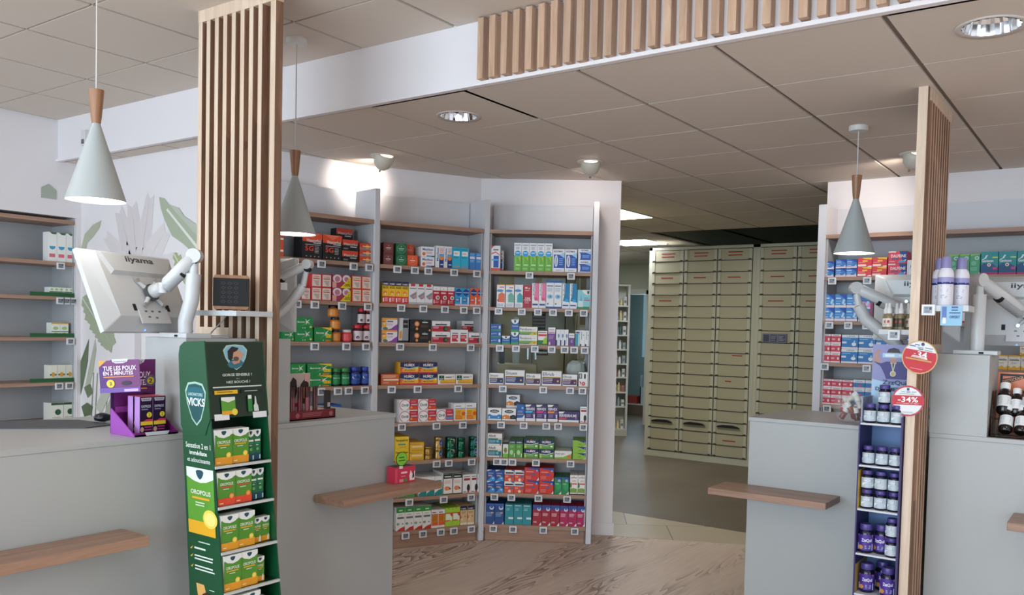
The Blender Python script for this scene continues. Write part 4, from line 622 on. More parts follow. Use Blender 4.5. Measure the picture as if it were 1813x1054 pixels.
RUNS = [
('A', 1, 'orange_tube', 'cold remedy tube', 'orange effervescent tube', 0.114, 0.0254, 2, 1.87, 0.141, 1, 0.012),
('A', 1, 'vita5g', 'vitamin box', 'large black and orange 5G energy box', 0.285, 0.1359, 2, 1.87, 0.157, 1, 0.012),
('A', 1, 'vitab', 'vitamin box', 'low black and orange vitamin box', 0.556, 0.1159, 1, 1.87, 0.069, 2, 0.012),
('A', 1, 'vitab', 'vitamin box', 'black and orange vitamin box set behind the stack', 0.593, 0.1242, 1, 2.021, 0.071, 1, 0.152),
('A', 1, 'tubebox', 'vitamin box', 'flat orange tube box', 0.682, 0.1165, 1, 1.87, 0.042, 3, 0.012),
('A', 2, 'lact', 'supplement box', 'small red box with cream label', 0.347, 0.0689, 2, 1.62, 0.081, 2, 0.012),
('A', 2, 'lact', 'supplement box', 'low red box behind the white shelf arm', 0.215, 0.0645, 2, 1.62, 0.075, 1, 0.012),
('A', 2, 'lactyel', 'supplement box', 'pink and white box with yellow discount corner', 0.491, 0.1325, 1, 1.62, 0.083, 2, 0.012),
('A', 2, 'lact2', 'supplement box', 'small orange edged box with cream label', 0.627, 0.0712, 2, 1.62, 0.083, 2, 0.012),
('A', 3, 'berocca', 'vitamin box', 'green box with white starburst', 0.244, 0.121, 1, 1.366, 0.074, 2, 0.012),
('A', 3, 'berocca', 'vitamin box', 'green box half hidden behind the column post', 0.17, 0.0713, 1, 1.366, 0.067, 2, 0.012),
('A', 3, 'beroccay', 'vitamin box', 'green starburst box with yellow corner', 0.373, 0.1205, 1, 1.366, 0.089, 1, 0.012),
('A', 3, 'jar_or', 'supplement jar', 'orange gummy jar with black lid', 0.499, 0.0689, 1, 1.366, 0.077, 1, 0.012),
('A', 3, 'jar_or', 'supplement jar', 'orange gummy jar with black lid stacked', 0.497, 0.0688, 1, 1.448, 0.077, 1, 0.012),
('A', 3, 'jar_or', 'supplement jar', 'topmost orange gummy jar with black lid', 0.481, 0.0753, 1, 1.524, 0.072, 1, 0.012),
('A', 3, 'jar_pk', 'supplement jar', 'coral red gummy jar with white lid', 0.576, 0.0744, 1, 1.366, 0.077, 1, 0.012),
('A', 3, 'jar_rd', 'supplement jar', 'white labelled jar with red lid', 0.658, 0.0648, 2, 1.366, 0.111, 1, 0.012),
('A', 3, 'jar_rd', 'supplement jar', 'white labelled jar stacked on top with red lid', 0.687, 0.0497, 2, 1.484, 0.105, 1, 0.012),
('A', 4, 'berocca', 'vitamin box', 'green starburst box at the counter edge', 0.215, 0.1055, 1, 1.087, 0.072, 2, 0.012),
('A', 4, 'beroccay', 'vitamin box', 'green starburst box with yellow and orange marks', 0.332, 0.1661, 1, 1.087, 0.072, 2, 0.012),
('A', 4, 'jar_gn', 'supplement jar', 'green lidded vitamin jar', 0.502, 0.0669, 2, 1.087, 0.114, 1, 0.012),
('A', 4, 'jar_bl', 'supplement jar', 'blue lidded vitamin jar with round white emblem', 0.639, 0.0765, 2, 1.087, 0.12, 1, 0.012),
('A', 5, 'bluebag', 'vitamin box', 'blue box with white splash', 0.45, 0.1183, 1, 0.838, 0.135, 1, 0.012),
('B', 1, 'cube_br', 'tea box', 'maroon cube box with round emblem', 0.052, 0.0684, 1, 1.87, 0.072, 2, 0.012),
('B', 1, 'cube_gn', 'tea box', 'green cube box with round emblem', 0.137, 0.0751, 1, 1.87, 0.072, 2, 0.012),
('B', 1, 'cube_or', 'tea box', 'orange cube box with round emblem', 0.214, 0.0737, 1, 1.87, 0.071, 1, 0.012),
('B', 1, 'cube_or', 'tea box', 'orange cube box standing behind', 0.249, 0.055, 1, 1.955, 0.067, 1, 0.132),
('B', 1, 'maxw', 'throat lozenge box', 'wide white box with blue wordmark and orange dot', 0.31, 0.0971, 1, 1.87, 0.067, 2, 0.012),
('B', 1, 'maxt', 'throat spray box', 'tall white and navy box with sideways wordmark', 0.411, 0.0595, 2, 1.87, 0.146, 1, 0.012),
('B', 1, 'cyan', 'throat spray box', 'tall cyan carton', 0.531, 0.0612, 2, 1.87, 0.144, 1, 0.012),
('B', 1, 'blue', 'throat spray box', 'short blue carton', 0.657, 0.0468, 2, 1.87, 0.117, 1, 0.012),
('B', 2, 'humy', 'nasal spray box', 'navy topped yellow and red carton', 0.048, 0.0447, 4, 1.62, 0.145, 1, 0.012),
('B', 2, 'hexa', 'nasal spray box', 'white carton with red top tab and grey peak', 0.229, 0.0561, 3, 1.62, 0.135, 1, 0.012),
('B', 2, 'redw', 'throat spray box', 'red carton with white top and round picture', 0.398, 0.0518, 3, 1.62, 0.125, 1, 0.012),
('B', 2, 'drag_b', 'throat spray box', 'sky blue carton with navy diamond', 0.556, 0.0554, 2, 1.62, 0.121, 1, 0.012),
('B', 2, 'drag_o', 'throat spray box', 'orange carton with navy diamond', 0.668, 0.0537, 2, 1.62, 0.124, 1, 0.012),
('B', 3, 'deli', 'cough lozenge box', 'white and purple flowered box', 0.049, 0.1092, 1, 1.366, 0.08, 2, 0.012),
('B', 3, 'tester', 'leaflet stand', 'grey and black display carton', 0.161, 0.0722, 1, 1.366, 0.162, 1, 0.012),
('B', 3, 'blackf', 'lozenge box', 'wide black box with orange flower', 0.241, 0.1527, 1, 1.366, 0.077, 2, 0.012),
('B', 3, 'cado', 'lozenge box', 'white and red box with dark blackcurrant picture', 0.397, 0.1338, 1, 1.366, 0.074, 2, 0.012),
('B', 3, 'cado2', 'lozenge box', 'white double box with two red windows', 0.531, 0.1296, 1, 1.366, 0.093, 1, 0.012),
('B', 3, 'cado', 'lozenge box', 'white and red lozenge box at shelf end', 0.664, 0.1058, 1, 1.366, 0.074, 1, 0.012),
('B', 3, 'cado', 'lozenge box', 'white and red lozenge box standing behind', 0.655, 0.1108, 1, 1.445, 0.075, 1, 0.112),
('B', 4, 'orab', 'tablet box', 'wide orange box with white band', 0.05, 0.1264, 1, 1.087, 0.072, 1, 0.012),
('B', 4, 'humw', 'cold tablet box', 'navy and yellow box with white wordmark', 0.179, 0.1326, 2, 1.087, 0.075, 2, 0.012),
('B', 4, 'yelw', 'tablet box', 'white and yellow box with black square', 0.446, 0.1294, 2, 1.087, 0.069, 1, 0.012),
('B', 5, 'drill', 'lozenge box', 'white and red box with ringed wordmark', 0.178, 0.1306, 2, 0.838, 0.076, 2, 0.012),
('B', 5, 'drillb', 'lozenge box', 'white and red ringed box with blue stripe', 0.44, 0.1226, 1, 0.838, 0.081, 1, 0.012),
('B', 5, 'orgy', 'syrup box', 'white box with orange and yellow fruit panel', 0.567, 0.0838, 2, 0.838, 0.12, 1, 0.012),
('B', 6, 'isop', 'tablet box', 'yellow box with black wordmark', 0.156, 0.0961, 1, 0.582, 0.081, 2, 0.012),
('B', 6, 'yelo', 'tablet box', 'golden yellow box with pale band', 0.255, 0.103, 1, 0.582, 0.06, 2, 0.012),
('B', 6, 'tin_g2', 'lozenge tin', 'stack of flat gold lozenge tins', 0.361, 0.067, 1, 0.582, 0.043, 2, 0.012),
('B', 6, 'tin_gb', 'lozenge tin', 'gold tin with blue bee emblem', 0.438, 0.0652, 1, 0.582, 0.073, 2, 0.012),
('B', 6, 'tin_h', 'lozenge tin', 'dark green tin with pale heart label', 0.522, 0.0783, 1, 0.582, 0.071, 2, 0.012),
('B', 6, 'tin_g', 'lozenge tin', 'plain dark green tin', 0.605, 0.0586, 1, 0.582, 0.068, 2, 0.012),
('B', 6, 'tin_gb2', 'lozenge tin', 'dark green tin with blue round emblem', 0.695, 0.0708, 1, 0.582, 0.07, 2, 0.012),
('B', 7, 'teal3', 'herbal box', 'white and teal leaf box', 0.322, 0.0575, 3, 0.336, 0.13, 1, 0.012),
('B', 7, 'herbgr', 'herbal box', 'low green and white box under the wooden ledge', 0.182, 0.0576, 2, 0.336, 0.089, 1, 0.012),
('B', 7, 'peach', 'herbal box', 'white box with black top panel and orange fruit', 0.498, 0.0702, 2, 0.336, 0.147, 1, 0.012),
('B', 7, 'beet', 'herbal box', 'white box with red band and dark radish picture', 0.644, 0.0588, 2, 0.336, 0.128, 1, 0.012),
('B', 8, 'syrg', 'cough syrup box', 'white and green syrup carton with red corner', 0.17, 0.0615, 4, 0.115, 0.157, 1, 0.012),
('B', 8, 'amber', 'cough syrup box', 'white carton with amber panel', 0.417, 0.049, 2, 0.115, 0.123, 1, 0.012),
('B', 8, 'lime', 'cough syrup box', 'lime green carton with red label', 0.517, 0.0554, 2, 0.115, 0.129, 1, 0.012),
('B', 8, 'humt', 'cough syrup box', 'cream carton with dark navy top', 0.629, 0.053, 2, 0.115, 0.133, 1, 0.012),
('C', 1, 'hexo', 'nose spray box', 'tilted white blue and orange carton', 0.032, 0.062, 1, 1.87, 0.172, 1, 0.012),
('C', 1, 'hexo', 'nose spray box', 'white blue and orange carton half hidden behind', 0.066, 0.0445, 1, 1.87, 0.146, 1, 0.092),
('C', 1, 'greent', 'nasal wash box', 'tall white and green carton with blue disc', 0.188, 0.0528, 5, 1.87, 0.195, 1, 0.012),
('C', 1, 'resp', 'nasal wash box', 'white and blue bottle carton', 0.453, 0.0845, 2, 1.87, 0.157, 1, 0.012),
('C', 1, 'respw', 'nasal wash box', 'wide white and blue carton', 0.627, 0.0999, 1, 1.87, 0.08, 2, 0.012),
('C', 2, 'phys', 'nasal spray box', 'white carton with coral panel', 0.075, 0.0579, 1, 1.62, 0.158, 1, 0.012),
('C', 2, 'phys2', 'nasal spray box', 'white carton with sage green panel', 0.136, 0.0594, 1, 1.62, 0.158, 1, 0.012),
('C', 2, 'phys3', 'nasal spray box', 'white carton with turquoise panel', 0.199, 0.0578, 1, 1.62, 0.158, 1, 0.012),
('C', 2, 'red50', 'nasal spray box', 'crimson carton with minus fifty percent print', 0.258, 0.0568, 1, 1.62, 0.157, 1, 0.012),
('C', 2, 'prorp', 'nasal spray box', 'pink and white carton with sideways wordmark', 0.317, 0.0485, 2, 1.62, 0.171, 1, 0.012),
('C', 2, 'thea', 'eye drops box', 'white carton with navy cap and blue eye picture', 0.415, 0.054, 2, 1.62, 0.192, 1, 0.012),
('C', 2, 'prorb', 'nasal spray box', 'white and deep blue carton with sideways wordmark', 0.525, 0.0517, 2, 1.62, 0.174, 1, 0.012),
('C', 2, 'vinh', 'inhaler box', 'pale turquoise box with dark shield', 0.63, 0.0934, 1, 1.62, 0.132, 1, 0.012),
('C', 3, 'vaporub', 'rub jar box', 'blue flat box with green base stripe', 0.037, 0.0762, 1, 1.366, 0.046, 3, 0.012),
('C', 3, 'vapor', 'rub jar box', 'small blue box with white scalloped top beside the flat ones', 0.116, 0.0595, 1, 1.366, 0.057, 1, 0.012),
('C', 3, 'vapor', 'rub jar box', 'blue box with white scalloped top', 0.179, 0.0554, 1, 1.366, 0.086, 2, 0.012),
('C', 3, 'perub', 'tablet box', 'wide white and green box with grey wordmark', 0.236, 0.1281, 1, 1.366, 0.062, 2, 0.012),
('C', 3, 'grnred', 'ointment box', 'white and green box with red stripe', 0.366, 0.064, 1, 1.366, 0.099, 1, 0.012),
('C', 3, 'purpt', 'balm box', 'tall white and purple carton', 0.435, 0.05, 1, 1.366, 0.124, 1, 0.012),
('C', 3, 'stick', 'inhaler stick box', 'narrow white carton with blue base', 0.49, 0.0283, 3, 1.366, 0.111, 1, 0.012),
('C', 3, 'purps', 'balm box', 'short purple and white carton', 0.578, 0.0386, 1, 1.366, 0.086, 1, 0.012),
('C', 3, 'tealt', 'cream box', 'slim teal and white carton', 0.622, 0.0309, 1, 1.366, 0.108, 1, 0.012),
('C', 3, 'whtt', 'cream box', 'narrow plain white carton', 0.654, 0.0347, 2, 1.366, 0.108, 1, 0.012),
('C', 4, 'sinu', 'tablet box', 'small white and navy box with grey wordmark', 0.035, 0.1038, 1, 1.087, 0.078, 1, 0.012),
('C', 4, 'sinu', 'tablet box', 'large white and navy box with grey wordmark', 0.143, 0.141, 1, 1.087, 0.102, 1, 0.012),
('C', 4, 'efir', 'tablet box', 'small white and plum box with grey wordmark', 0.288, 0.1061, 1, 1.087, 0.08, 1, 0.012),
('C', 4, 'efir', 'tablet box', 'large white and plum box with grey wordmark', 0.398, 0.141, 1, 1.087, 0.102, 1, 0.012),
('C', 4, 'efir', 'tablet box', 'white and plum box in front of the crumpled bag', 0.542, 0.1047, 1, 1.087, 0.081, 1, 0.012),
('C', 4, 'radish', 'herbal box', 'white box with black label and red fruit', 0.652, 0.0634, 1, 1.087, 0.1, 1, 0.012),
('C', 5, 'actb', 'tablet box', 'white box with black oval and blue base', 0.03, 0.098, 1, 0.838, 0.086, 1, 0.012),
('C', 5, 'acto', 'tablet box', 'white box with black oval and orange base', 0.13, 0.0989, 1, 0.838, 0.084, 1, 0.012),
('C', 5, 'acto', 'tablet box', 'white oval box raised above the row', 0.151, 0.0967, 1, 0.931, 0.081, 1, 0.092),
('C', 5, 'bluew', 'tablet box', 'dark blue carton with white foot', 0.232, 0.0568, 1, 0.838, 0.116, 1, 0.012),
('C', 5, 'ferv', 'cold sachet box', 'purple and white carton with cyan band', 0.291, 0.0722, 1, 0.838, 0.116, 1, 0.012),
('C', 5, 'ferv2', 'cold sachet box', 'purple and white carton with magenta band', 0.367, 0.0736, 1, 0.838, 0.117, 1, 0.012),
('C', 5, 'ferv3', 'cold sachet box', 'purple and white carton with orange band', 0.445, 0.0725, 1, 0.838, 0.118, 1, 0.012),
('C', 5, 'fervi', 'cold sachet box', 'low wide purple box with white foot', 0.522, 0.1439, 1, 0.838, 0.074, 1, 0.012),
('C', 5, 'beet', 'herbal box', 'white carton with black top beside the end panel', 0.669, 0.0479, 1, 0.838, 0.111, 1, 0.012),
('C', 6, 'ailof', 'allergy box', 'white and teal box with grey wordmark', 0.033, 0.104, 1, 0.582, 0.082, 2, 0.012),
('C', 6, 'avoc', 'herbal box', 'slim white and green carton', 0.14, 0.0396, 1, 0.582, 0.11, 1, 0.012),
('C', 6, 'humgt', 'cough syrup box', 'tall navy and green carton', 0.182, 0.0487, 2, 0.582, 0.123, 1, 0.012),
('C', 6, 'humg', 'tablet box', 'navy and green box with white wordmark', 0.285, 0.106, 2, 0.582, 0.065, 2, 0.012),
('C', 6, 'aler', 'allergy box', 'low white and green box', 0.499, 0.1225, 1, 0.582, 0.056, 1, 0.012),
('C', 6, 'limef', 'allergy box', 'flat lime green and navy box', 0.624, 0.0984, 1, 0.582, 0.044, 3, 0.012),
('C', 7, 'bluec', 'tablet box', 'blue box with pale sparkle', 0.035, 0.0592, 2, 0.336, 0.079, 2, 0.012),
('C', 7, 'kel', 'tablet box', 'white and orange red box', 0.156, 0.069, 2, 0.336, 0.08, 2, 0.012),
('C', 7, 'vitr', 'vitamin box', 'red box with blue ribbon top', 0.295, 0.1031, 2, 0.336, 0.09, 2, 0.012),
('C', 7, 'vitg', 'vitamin box', 'green carton with blue top and white foot corner', 0.503, 0.0511, 2, 0.336, 0.12, 1, 0.012),
('C', 7, 'whg', 'herbal syrup box', 'tall white carton with green leaves', 0.611, 0.0551, 2, 0.336, 0.138, 1, 0.012),
('C', 8, 'navyb', 'cough syrup box', 'navy carton with white drop emblem', 0.03, 0.0648, 2, 0.115, 0.144, 1, 0.012),
('C', 8, 'tealc', 'cough syrup box', 'teal carton with white label', 0.165, 0.062, 3, 0.115, 0.146, 1, 0.012),
('C', 8, 'redc', 'cough syrup box', 'crimson carton with blue top and drop emblem', 0.358, 0.0627, 3, 0.115, 0.144, 1, 0.012),
('C', 8, 'magc', 'cough syrup box', 'magenta carton with blue top and drop emblem', 0.547, 0.0588, 3, 0.115, 0.143, 1, 0.012),
('D', 1, 'bluew2', 'pain relief box', 'blue box with white foot', 0.022, 0.0727, 1, 1.87, 0.052, 2, 0.012),
('D', 1, 'bluew2', 'pain relief box', 'blue box with white foot and pink line', 0.103, 0.0696, 2, 1.87, 0.057, 2, 0.012),
('D', 1, 'redy', 'pain relief box', 'red box with yellow banner', 0.244, 0.0924, 2, 1.87, 0.061, 2, 0.012),
('D', 1, 'dalf', 'pain relief box', 'red and navy box with slanted wordmark', 0.434, 0.1156, 1, 1.87, 0.079, 2, 0.012),
('D', 1, 'whiteu', 'pain relief box', 'upright white carton by the column', 0.55, 0.0348, 1, 1.87, 0.1, 1, 0.012),
('D', 2, 'bluep', 'pain relief box', 'sky blue box with white foot', 0.032, 0.0747, 3, 1.577, 0.089, 2, 0.012),
('D', 2, 'pinkp', 'pain relief box', 'pink and blue box with white foot', 0.259, 0.0766, 1, 1.577, 0.081, 2, 0.012),
('D', 3, 'pinkr', 'pain relief box', 'small crimson and white box', 0.024, 0.0661, 2, 1.3, 0.063, 3, 0.012),
('D', 3, 'upsa', 'pain relief box', 'blue box with white top band', 0.161, 0.1086, 3, 1.3, 0.094, 2, 0.012),
('D', 4, 'pinkr', 'pain relief box', 'small crimson and white box', 0.031, 0.0713, 3, 1.02, 0.056, 3, 0.012),
('D', 4, 'upsab', 'pain relief box', 'small blue and white box', 0.245, 0.0764, 2, 1.02, 0.058, 3, 0.012),
('D', 1, 'grnm', 'digestive box', 'green carton with white corner', 0.794, 0.0575, 3, 1.87, 0.129, 1, 0.012),
('D', 1, 'gavi', 'digestive box', 'teal and navy box with magenta base', 0.97, 0.0964, 3, 1.87, 0.14, 1, 0.012),
('D', 2, 'whc', 'pain relief box', 'white carton with red foot between can and screen', 0.877, 0.0329, 1, 1.577, 0.117, 1, 0.012),
('D', 3, 'goldb', 'vitamin box', 'yellow box behind the monitor', 0.79, 0.0831, 3, 1.3, 0.045, 1, 0.012),
('D', 3, 'oxyb', 'vitamin box', 'white and yellow box', 1.074, 0.0663, 4, 1.3, 0.089, 1, 0.012),
('D', 3, 'oxyb', 'vitamin box', 'white and yellow box on top', 1.199, 0.0693, 2, 1.356, 0.057, 1, 0.012),
('E', 1, 'wht2', 'skin care box', 'tall white carton with blue pouch picture', 0.716, 0.0613, 3, 1.87, 0.201, 1, 0.012),
('E', 2, 'wgr', 'skin care jar box', 'small white and green box', 0.727, 0.0327, 5, 1.62, 0.063, 1, 0.012),
('E', 3, 'wgr2', 'skin care jar box', 'white and green box with orange top', 0.741, 0.0578, 2, 1.34, 0.1, 1, 0.012),
('E', 4, 'wgr3', 'skin care jar box', 'white box with amber drop', 0.725, 0.0573, 3, 1.03, 0.118, 1, 0.012),
('E', 5, 'wgr4', 'skin care jar box', 'white box with dark green seal', 0.74, 0.0845, 2, 0.755, 0.13, 1, 0.012),
]
TAGS = [
('A', 1, [(0.225, -0.027), (0.403, -0.023), (0.626, -0.017), (0.738, -0.014)]),
('A', 2, [(0.245, -0.025), (0.362, -0.025), (0.549, -0.025), (0.733, -0.018)]),
('A', 3, [(0.365, -0.018), (0.583, -0.018), (0.724, -0.018)]),
('A', 4, [(0.412, -0.02), (0.528, -0.014), (0.603, -0.015), (0.721, -0.022)]),
('B', 1, [(0.141, -0.018), (0.26, -0.024), (0.354, -0.022), (0.538, -0.022), (0.706, -0.021)]),
('B', 2, [(0.171, -0.024), (0.324, -0.023), (0.477, -0.023), (0.614, -0.021), (0.71, -0.018)]),
('B', 3, [(0.168, -0.027), (0.396, -0.024), (0.671, -0.025)]),
('B', 4, [(0.116, -0.027), (0.295, -0.024), (0.585, -0.02)]),
('B', 5, [(0.19, -0.033), (0.433, -0.032), (0.625, -0.026)]),
('B', 6, [(0.44, -0.03), (0.527, -0.03), (0.696, -0.024)]),
('B', 7, [(0.251, -0.04), (0.496, -0.034), (0.698, -0.029)]),
('B', 8, [(0.229, -0.045), (0.351, -0.035), (0.479, -0.036), (0.574, -0.034), (0.704, -0.038)]),
('C', 1, [(0.299, -0.023), (0.583, -0.025)]),
('C', 2, [(0.093, -0.021), (0.252, -0.021), (0.363, -0.026), (0.466, -0.026), (0.574, -0.021), (0.676, -0.018)]),
('C', 3, [(0.107, -0.021), (0.218, -0.024), (0.347, -0.023), (0.463, -0.023), (0.552, -0.022), (0.617, -0.023), (0.689, -0.02)]),
('C', 4, [(0.134, -0.021), (0.412, -0.016), (0.596, -0.018), (0.681, -0.022)]),
('C', 5, [(0.127, -0.028), (0.283, -0.027), (0.439, -0.03), (0.52, -0.03), (0.694, -0.03)]),
('C', 6, [(0.105, -0.024), (0.154, -0.019), (0.212, -0.024), (0.374, -0.03), (0.612, -0.026)]),
('C', 7, [(0.092, -0.03), (0.21, -0.019), (0.397, -0.028), (0.595, -0.038)]),
('C', 8, [(0.089, -0.027), (0.226, -0.022), (0.436, -0.032), (0.653, -0.028)]),
('D', 1, [(0.091, -0.024), (0.315, -0.024)]),
('D', 2, [(0.083, -0.011), (0.206, -0.01), (0.322, -0.022)]),
('D', 3, [(0.063, -0.018), (0.333, -0.024)]),
('D', 4, [(0.088, -0.026)]),
('E', 1, [(0.792, -0.022)]),
('E', 2, [(0.791, -0.058), (0.834, -0.056), (0.878, -0.055)]),
('E', 3, [(0.859, -0.054)]),
('E', 4, [(0.783, -0.017), (0.852, -0.019)]),
]
# ---------------------------------------------------------------- stock the shelves
ORDN = ['', 'first', 'second', 'third', 'fourth', 'fifth', 'sixth', 'seventh']
SHN = dict(A=['', 'top', 'second', 'third', 'fourth', 'fifth'], B=['', 'top', 'second', 'third', 'fourth', 'fifth', 'sixth', 'seventh', 'bottom'], D=['', 'top', 'second', 'third', 'fourth'], E=['', 'top', 'second', 'third', 'fourth', 'fifth']); SHN['C'] = SHN['B']
USHORT = dict(A='left wall unit', B='middle wall unit', C='passage wall unit', D='right wall unit', E='far left unit')
DEPTH = dict(cube_br=.07, cube_gn=.07, cube_or=.07, maxt=.04, cyan=.045, blue=.04, humy=.04, hexa=.04, greent=.045, orange_tube=.03, actb=.07, acto=.07, cado2=.07, cado=.09)
def place(key, s, back, z):
    a, d, rz = FR[key]; n = (-d[1], d[0]); return (a[0]+d[0]*s+n[0]*back, a[1]+d[1]*s+n[1]*back, z), rz
ZS = dict(A=[2.15]+SZ, B=[2.15]+SZ, C=[2.15]+SZ, D=[2.15, 1.87, 1.577, 1.30, 1.02, .74], E=[2.15, 1.86, 1.62, 1.34, 1.03, .755])
tops = {}
def stock(unit, k, st, kind, desc, s0, w, n, z0, h, rows, back):
    zs = ZS[unit][k]
    if back > .05 and z0 > zs+.03:
        tot = z0+h-zs; rows = max(2, round(tot/h)); h = tot/rows; z0 = zs
    elif z0 > zs+.03:
        c = [t for (a, b, t) in tops.get((unit, k), []) if a < s0+w*n-.005 and b > s0+.005 and abs(t-z0) < .035]
        z0 = max(c) if c else z0
    else: z0 = zs
    if h < .02: return
    tops.setdefault((unit, k), []).append((s0, s0+w*n, z0+h*rows+.0005))
    oname = kind.replace(' ', '_'); isj = st in JAR; ist = st in TIN; wd = w*.965; hd = h*.988
    dep = DEPTH.get(st, min(.13, max(.05, .11 if w > .08 else .07))) if not (unit in 'BC' and k >= 6) else .2
    if isj: first = jar(oname, wd, hd, JAR[st]); bpy.data.objects.remove  # prototype, moved to the first place
    elif ist: me = tin(wd, hd, *TIN[st])
    else: me = box_mesh(st, wd, hd, dep)
    rnd = random.Random(int(s0*1000)+k*7); proto = None
    for c in range(n):
        for r in range(rows):
            jit = 0 if (isj or ist) else rnd.uniform(-.003, .003); jb = rnd.uniform(0, .004)+(.002*r)
            sx = s0+c*w+(w/2 if (isj or ist) else .0007); bk = back+(w/2 if (isj or ist) else jb)
            loc, rz = place(unit, sx, bk, z0+r*h+.0005)
            if isj:
                o = first if proto is None else copy_tree(first); proto = first
            else: o = bpy.data.objects.new(oname, me); C.objects.link(o)
            o.location = loc; o.rotation_euler = (0, 0, rz+jit)
            pos = []
            if n == 2: pos.append(['left', 'right'][c])
            elif n > 2: pos.append(('leftmost' if c == 0 else 'rightmost' if c == n-1 else ORDN[c+1]+' from left'))
            if rows == 2: pos.append(['lower', 'upper'][r])
            elif rows > 2: pos.append(['bottom', 'middle', 'top', 'topmost'][r] if rows < 5 else 'row '+str(r))
            where = f"{SHN[unit][k]} shelf of {USHORT[unit]}"
            lab = desc+(', '+' '.join(pos) if pos else '')+', '+where
            wds = lab.split()
            if len(wds) > 16: lab = desc+(', '+' '.join(pos) if pos else '')+', '+f"{USHORT[unit].replace(' wall unit', ' unit')} {SHN[unit][k]} shelf"
            tag(o, lab, ('jar' if isj else 'tin' if ist else 'box'), (f"{desc.split(' stacked')[0]} on {where}" if n*rows > 1 else None))
for r in RUNS: stock(*r)

for k, s0, s1, nm in ((2, .60, .886, 'second'), (3, .60, .886, 'third'), (4, .60, .886, 'fourth')):
    b = MB(); b.box(0, 0, 0, s1-s0, .009, .026, mat('#1d5a30', .5)); o = b.build('display_tray'); loc, rz = place('E', s0, .001, ZS['E'][k]+.0005); o.location = loc; o.rotation_euler = (0, 0, rz); tag(o, f"dark green tray front on the {nm} shelf of the far left unit", 'tray', 'green tray fronts on the far left unit')
# electronic price tags clipped under the shelf edges
def price_tag(screen='#8f9298', w=.053, h=.046):
    root = empty('price_tag', (0, 0, 0)); b = MB(); b.box(-w/2, -.012, -h, w/2, 0, 0, mat('#dfe1e4', .35)); b.build('case', root, bevel=.002)
    s = MB(); s.box(-w*.34, -.0128, -h*.82, w*.30, -.011, -h*.18, mat(screen, .2)); M = Matrix.Translation((-w*.32, -.0128, -h*.78))
    art(s, w*.6, h*.58, [('l', .08, .55, .6, .95, 3, '#3c4046'), ('l', .1, .05, .8, .45, 3, '#54585e'), ('r', .68, .5, .95, .92, '#3c4046')], M); s.build('screen', root); return root
pt0 = None
for unit, k, ss in TAGS:
    for i, (s, dz) in enumerate(ss):
        o = price_tag() if pt0 is None else copy_tree(pt0); pt0 = pt0 or o
        loc, rz = place(unit, s, -.001, ZS[unit][k]-.006 if unit != 'E' else ZS[unit][k]-.006); o.location = loc; o.rotation_euler = (0, 0, rz)
        n = len(ss); nm = 'only' if n == 1 else ('leftmost' if i == 0 else 'rightmost' if i == n-1 else ORDN[i+1]+' from left')
        tag(o, f"white price tag under {SHN[unit][k]} shelf of {USHORT[unit]}, {nm}", 'price tag', 'electronic price tags under the shelves')

# crumpled paper bag behind the plum boxes
loc, rz = place('C', .63, .19, 1.0875); mb = MB(); rn = random.Random(3)
prof = [(.05, 0), (.062, .05), (.068, .1), (.06, .15), (.03, .17)]; vs = []; fs = []; sg = 12
for r_, z_ in prof:
    for q in range(sg):
        a = 2*math.pi*q/sg; rr = r_*rn.uniform(.85, 1.12); vs.append((rr*math.cos(a)*1.0, rr*math.sin(a)*.55, z_+rn.uniform(-.006, .006) if z_ else 0))
for j in range(len(prof)-1):
    for q in range(sg): a = j*sg+q; b = j*sg+(q+1) % sg; fs.append((a, b, b+sg, a+sg))
mb.add(vs, fs+[tuple(range(sg-1, -1, -1)), tuple(range(len(vs)-sg, len(vs)))], mat('#b4bcb6', .6)); o = mb.build('plastic_bag'); o.location = loc; o.rotation_euler = (0, 0, rz)
tag(o, 'crumpled pale plastic bag behind the plum boxes near the glass', 'bag')

# ---------------------------------------------------------------- ceiling fittings
def pendant(x, y, zt, label, canopy=True):
    z0 = 1.90; root = empty('pendant_lamp', (x, y, z0)); tag(root, label, 'pendant lamp', 'cone pendant lamps over the counters')
    s = MB(); s.lathe([(.1005, 0), (.0135, .275), (.0135, .28)], GREYL, 48, caps=False); s.lathe([(.099, 0.001), (.012, .272)], mat('#f2f2ee', .6), 48, caps=False); s.build('shade', root)
    n = MB(); n.lathe([(.0145, .276), (.018, .30), (.026, .395)], BEECH, 28); n.build('wooden_neck', root)
    b = MB(); b.lathe([(.0, .02), (.022, .03), (.03, .055), (.026, .085), (.014, .12), (.013, .15)], mat('#fff6ea', .4, key='lit_bulb', emit=38., ecol='#fff1df'), 20, caps=False); b.build('bulb', root)
    d = MB(); d.lathe([(.001, .012), (.094, .0121)], mat('#fffaf2', .4, key='lit_diffuser', emit=5.5, ecol='#fff6ec'), 40, caps=False); d.build('diffuser', root)
    c = MB(); c.tube([(0, 0, .39), (.001, 0, (zt-z0)*.6), (0, 0, zt-z0-.02)], .0028, mat('#cfd0cf', .6), 8); c.build('cord', root)
    if canopy: k = MB(); k.lathe([(.045, zt-z0-.026), (.048, zt-z0-.022), (.048, zt-z0-.0005)], mat('#d6d4d0', .5), 32); k.build('ceiling_rose', root)
    return root
pendant(-3.095, 1.64, ZU, 'grey cone pendant lamp with wooden neck above the far left counter')
pendant(-3.315, 2.706, ZU, 'grey cone pendant lamp with wooden neck beside the left batten screen')
pendant(-1.197, 4.515, ZC, 'grey cone pendant lamp with wooden neck above the glass bowl counter')
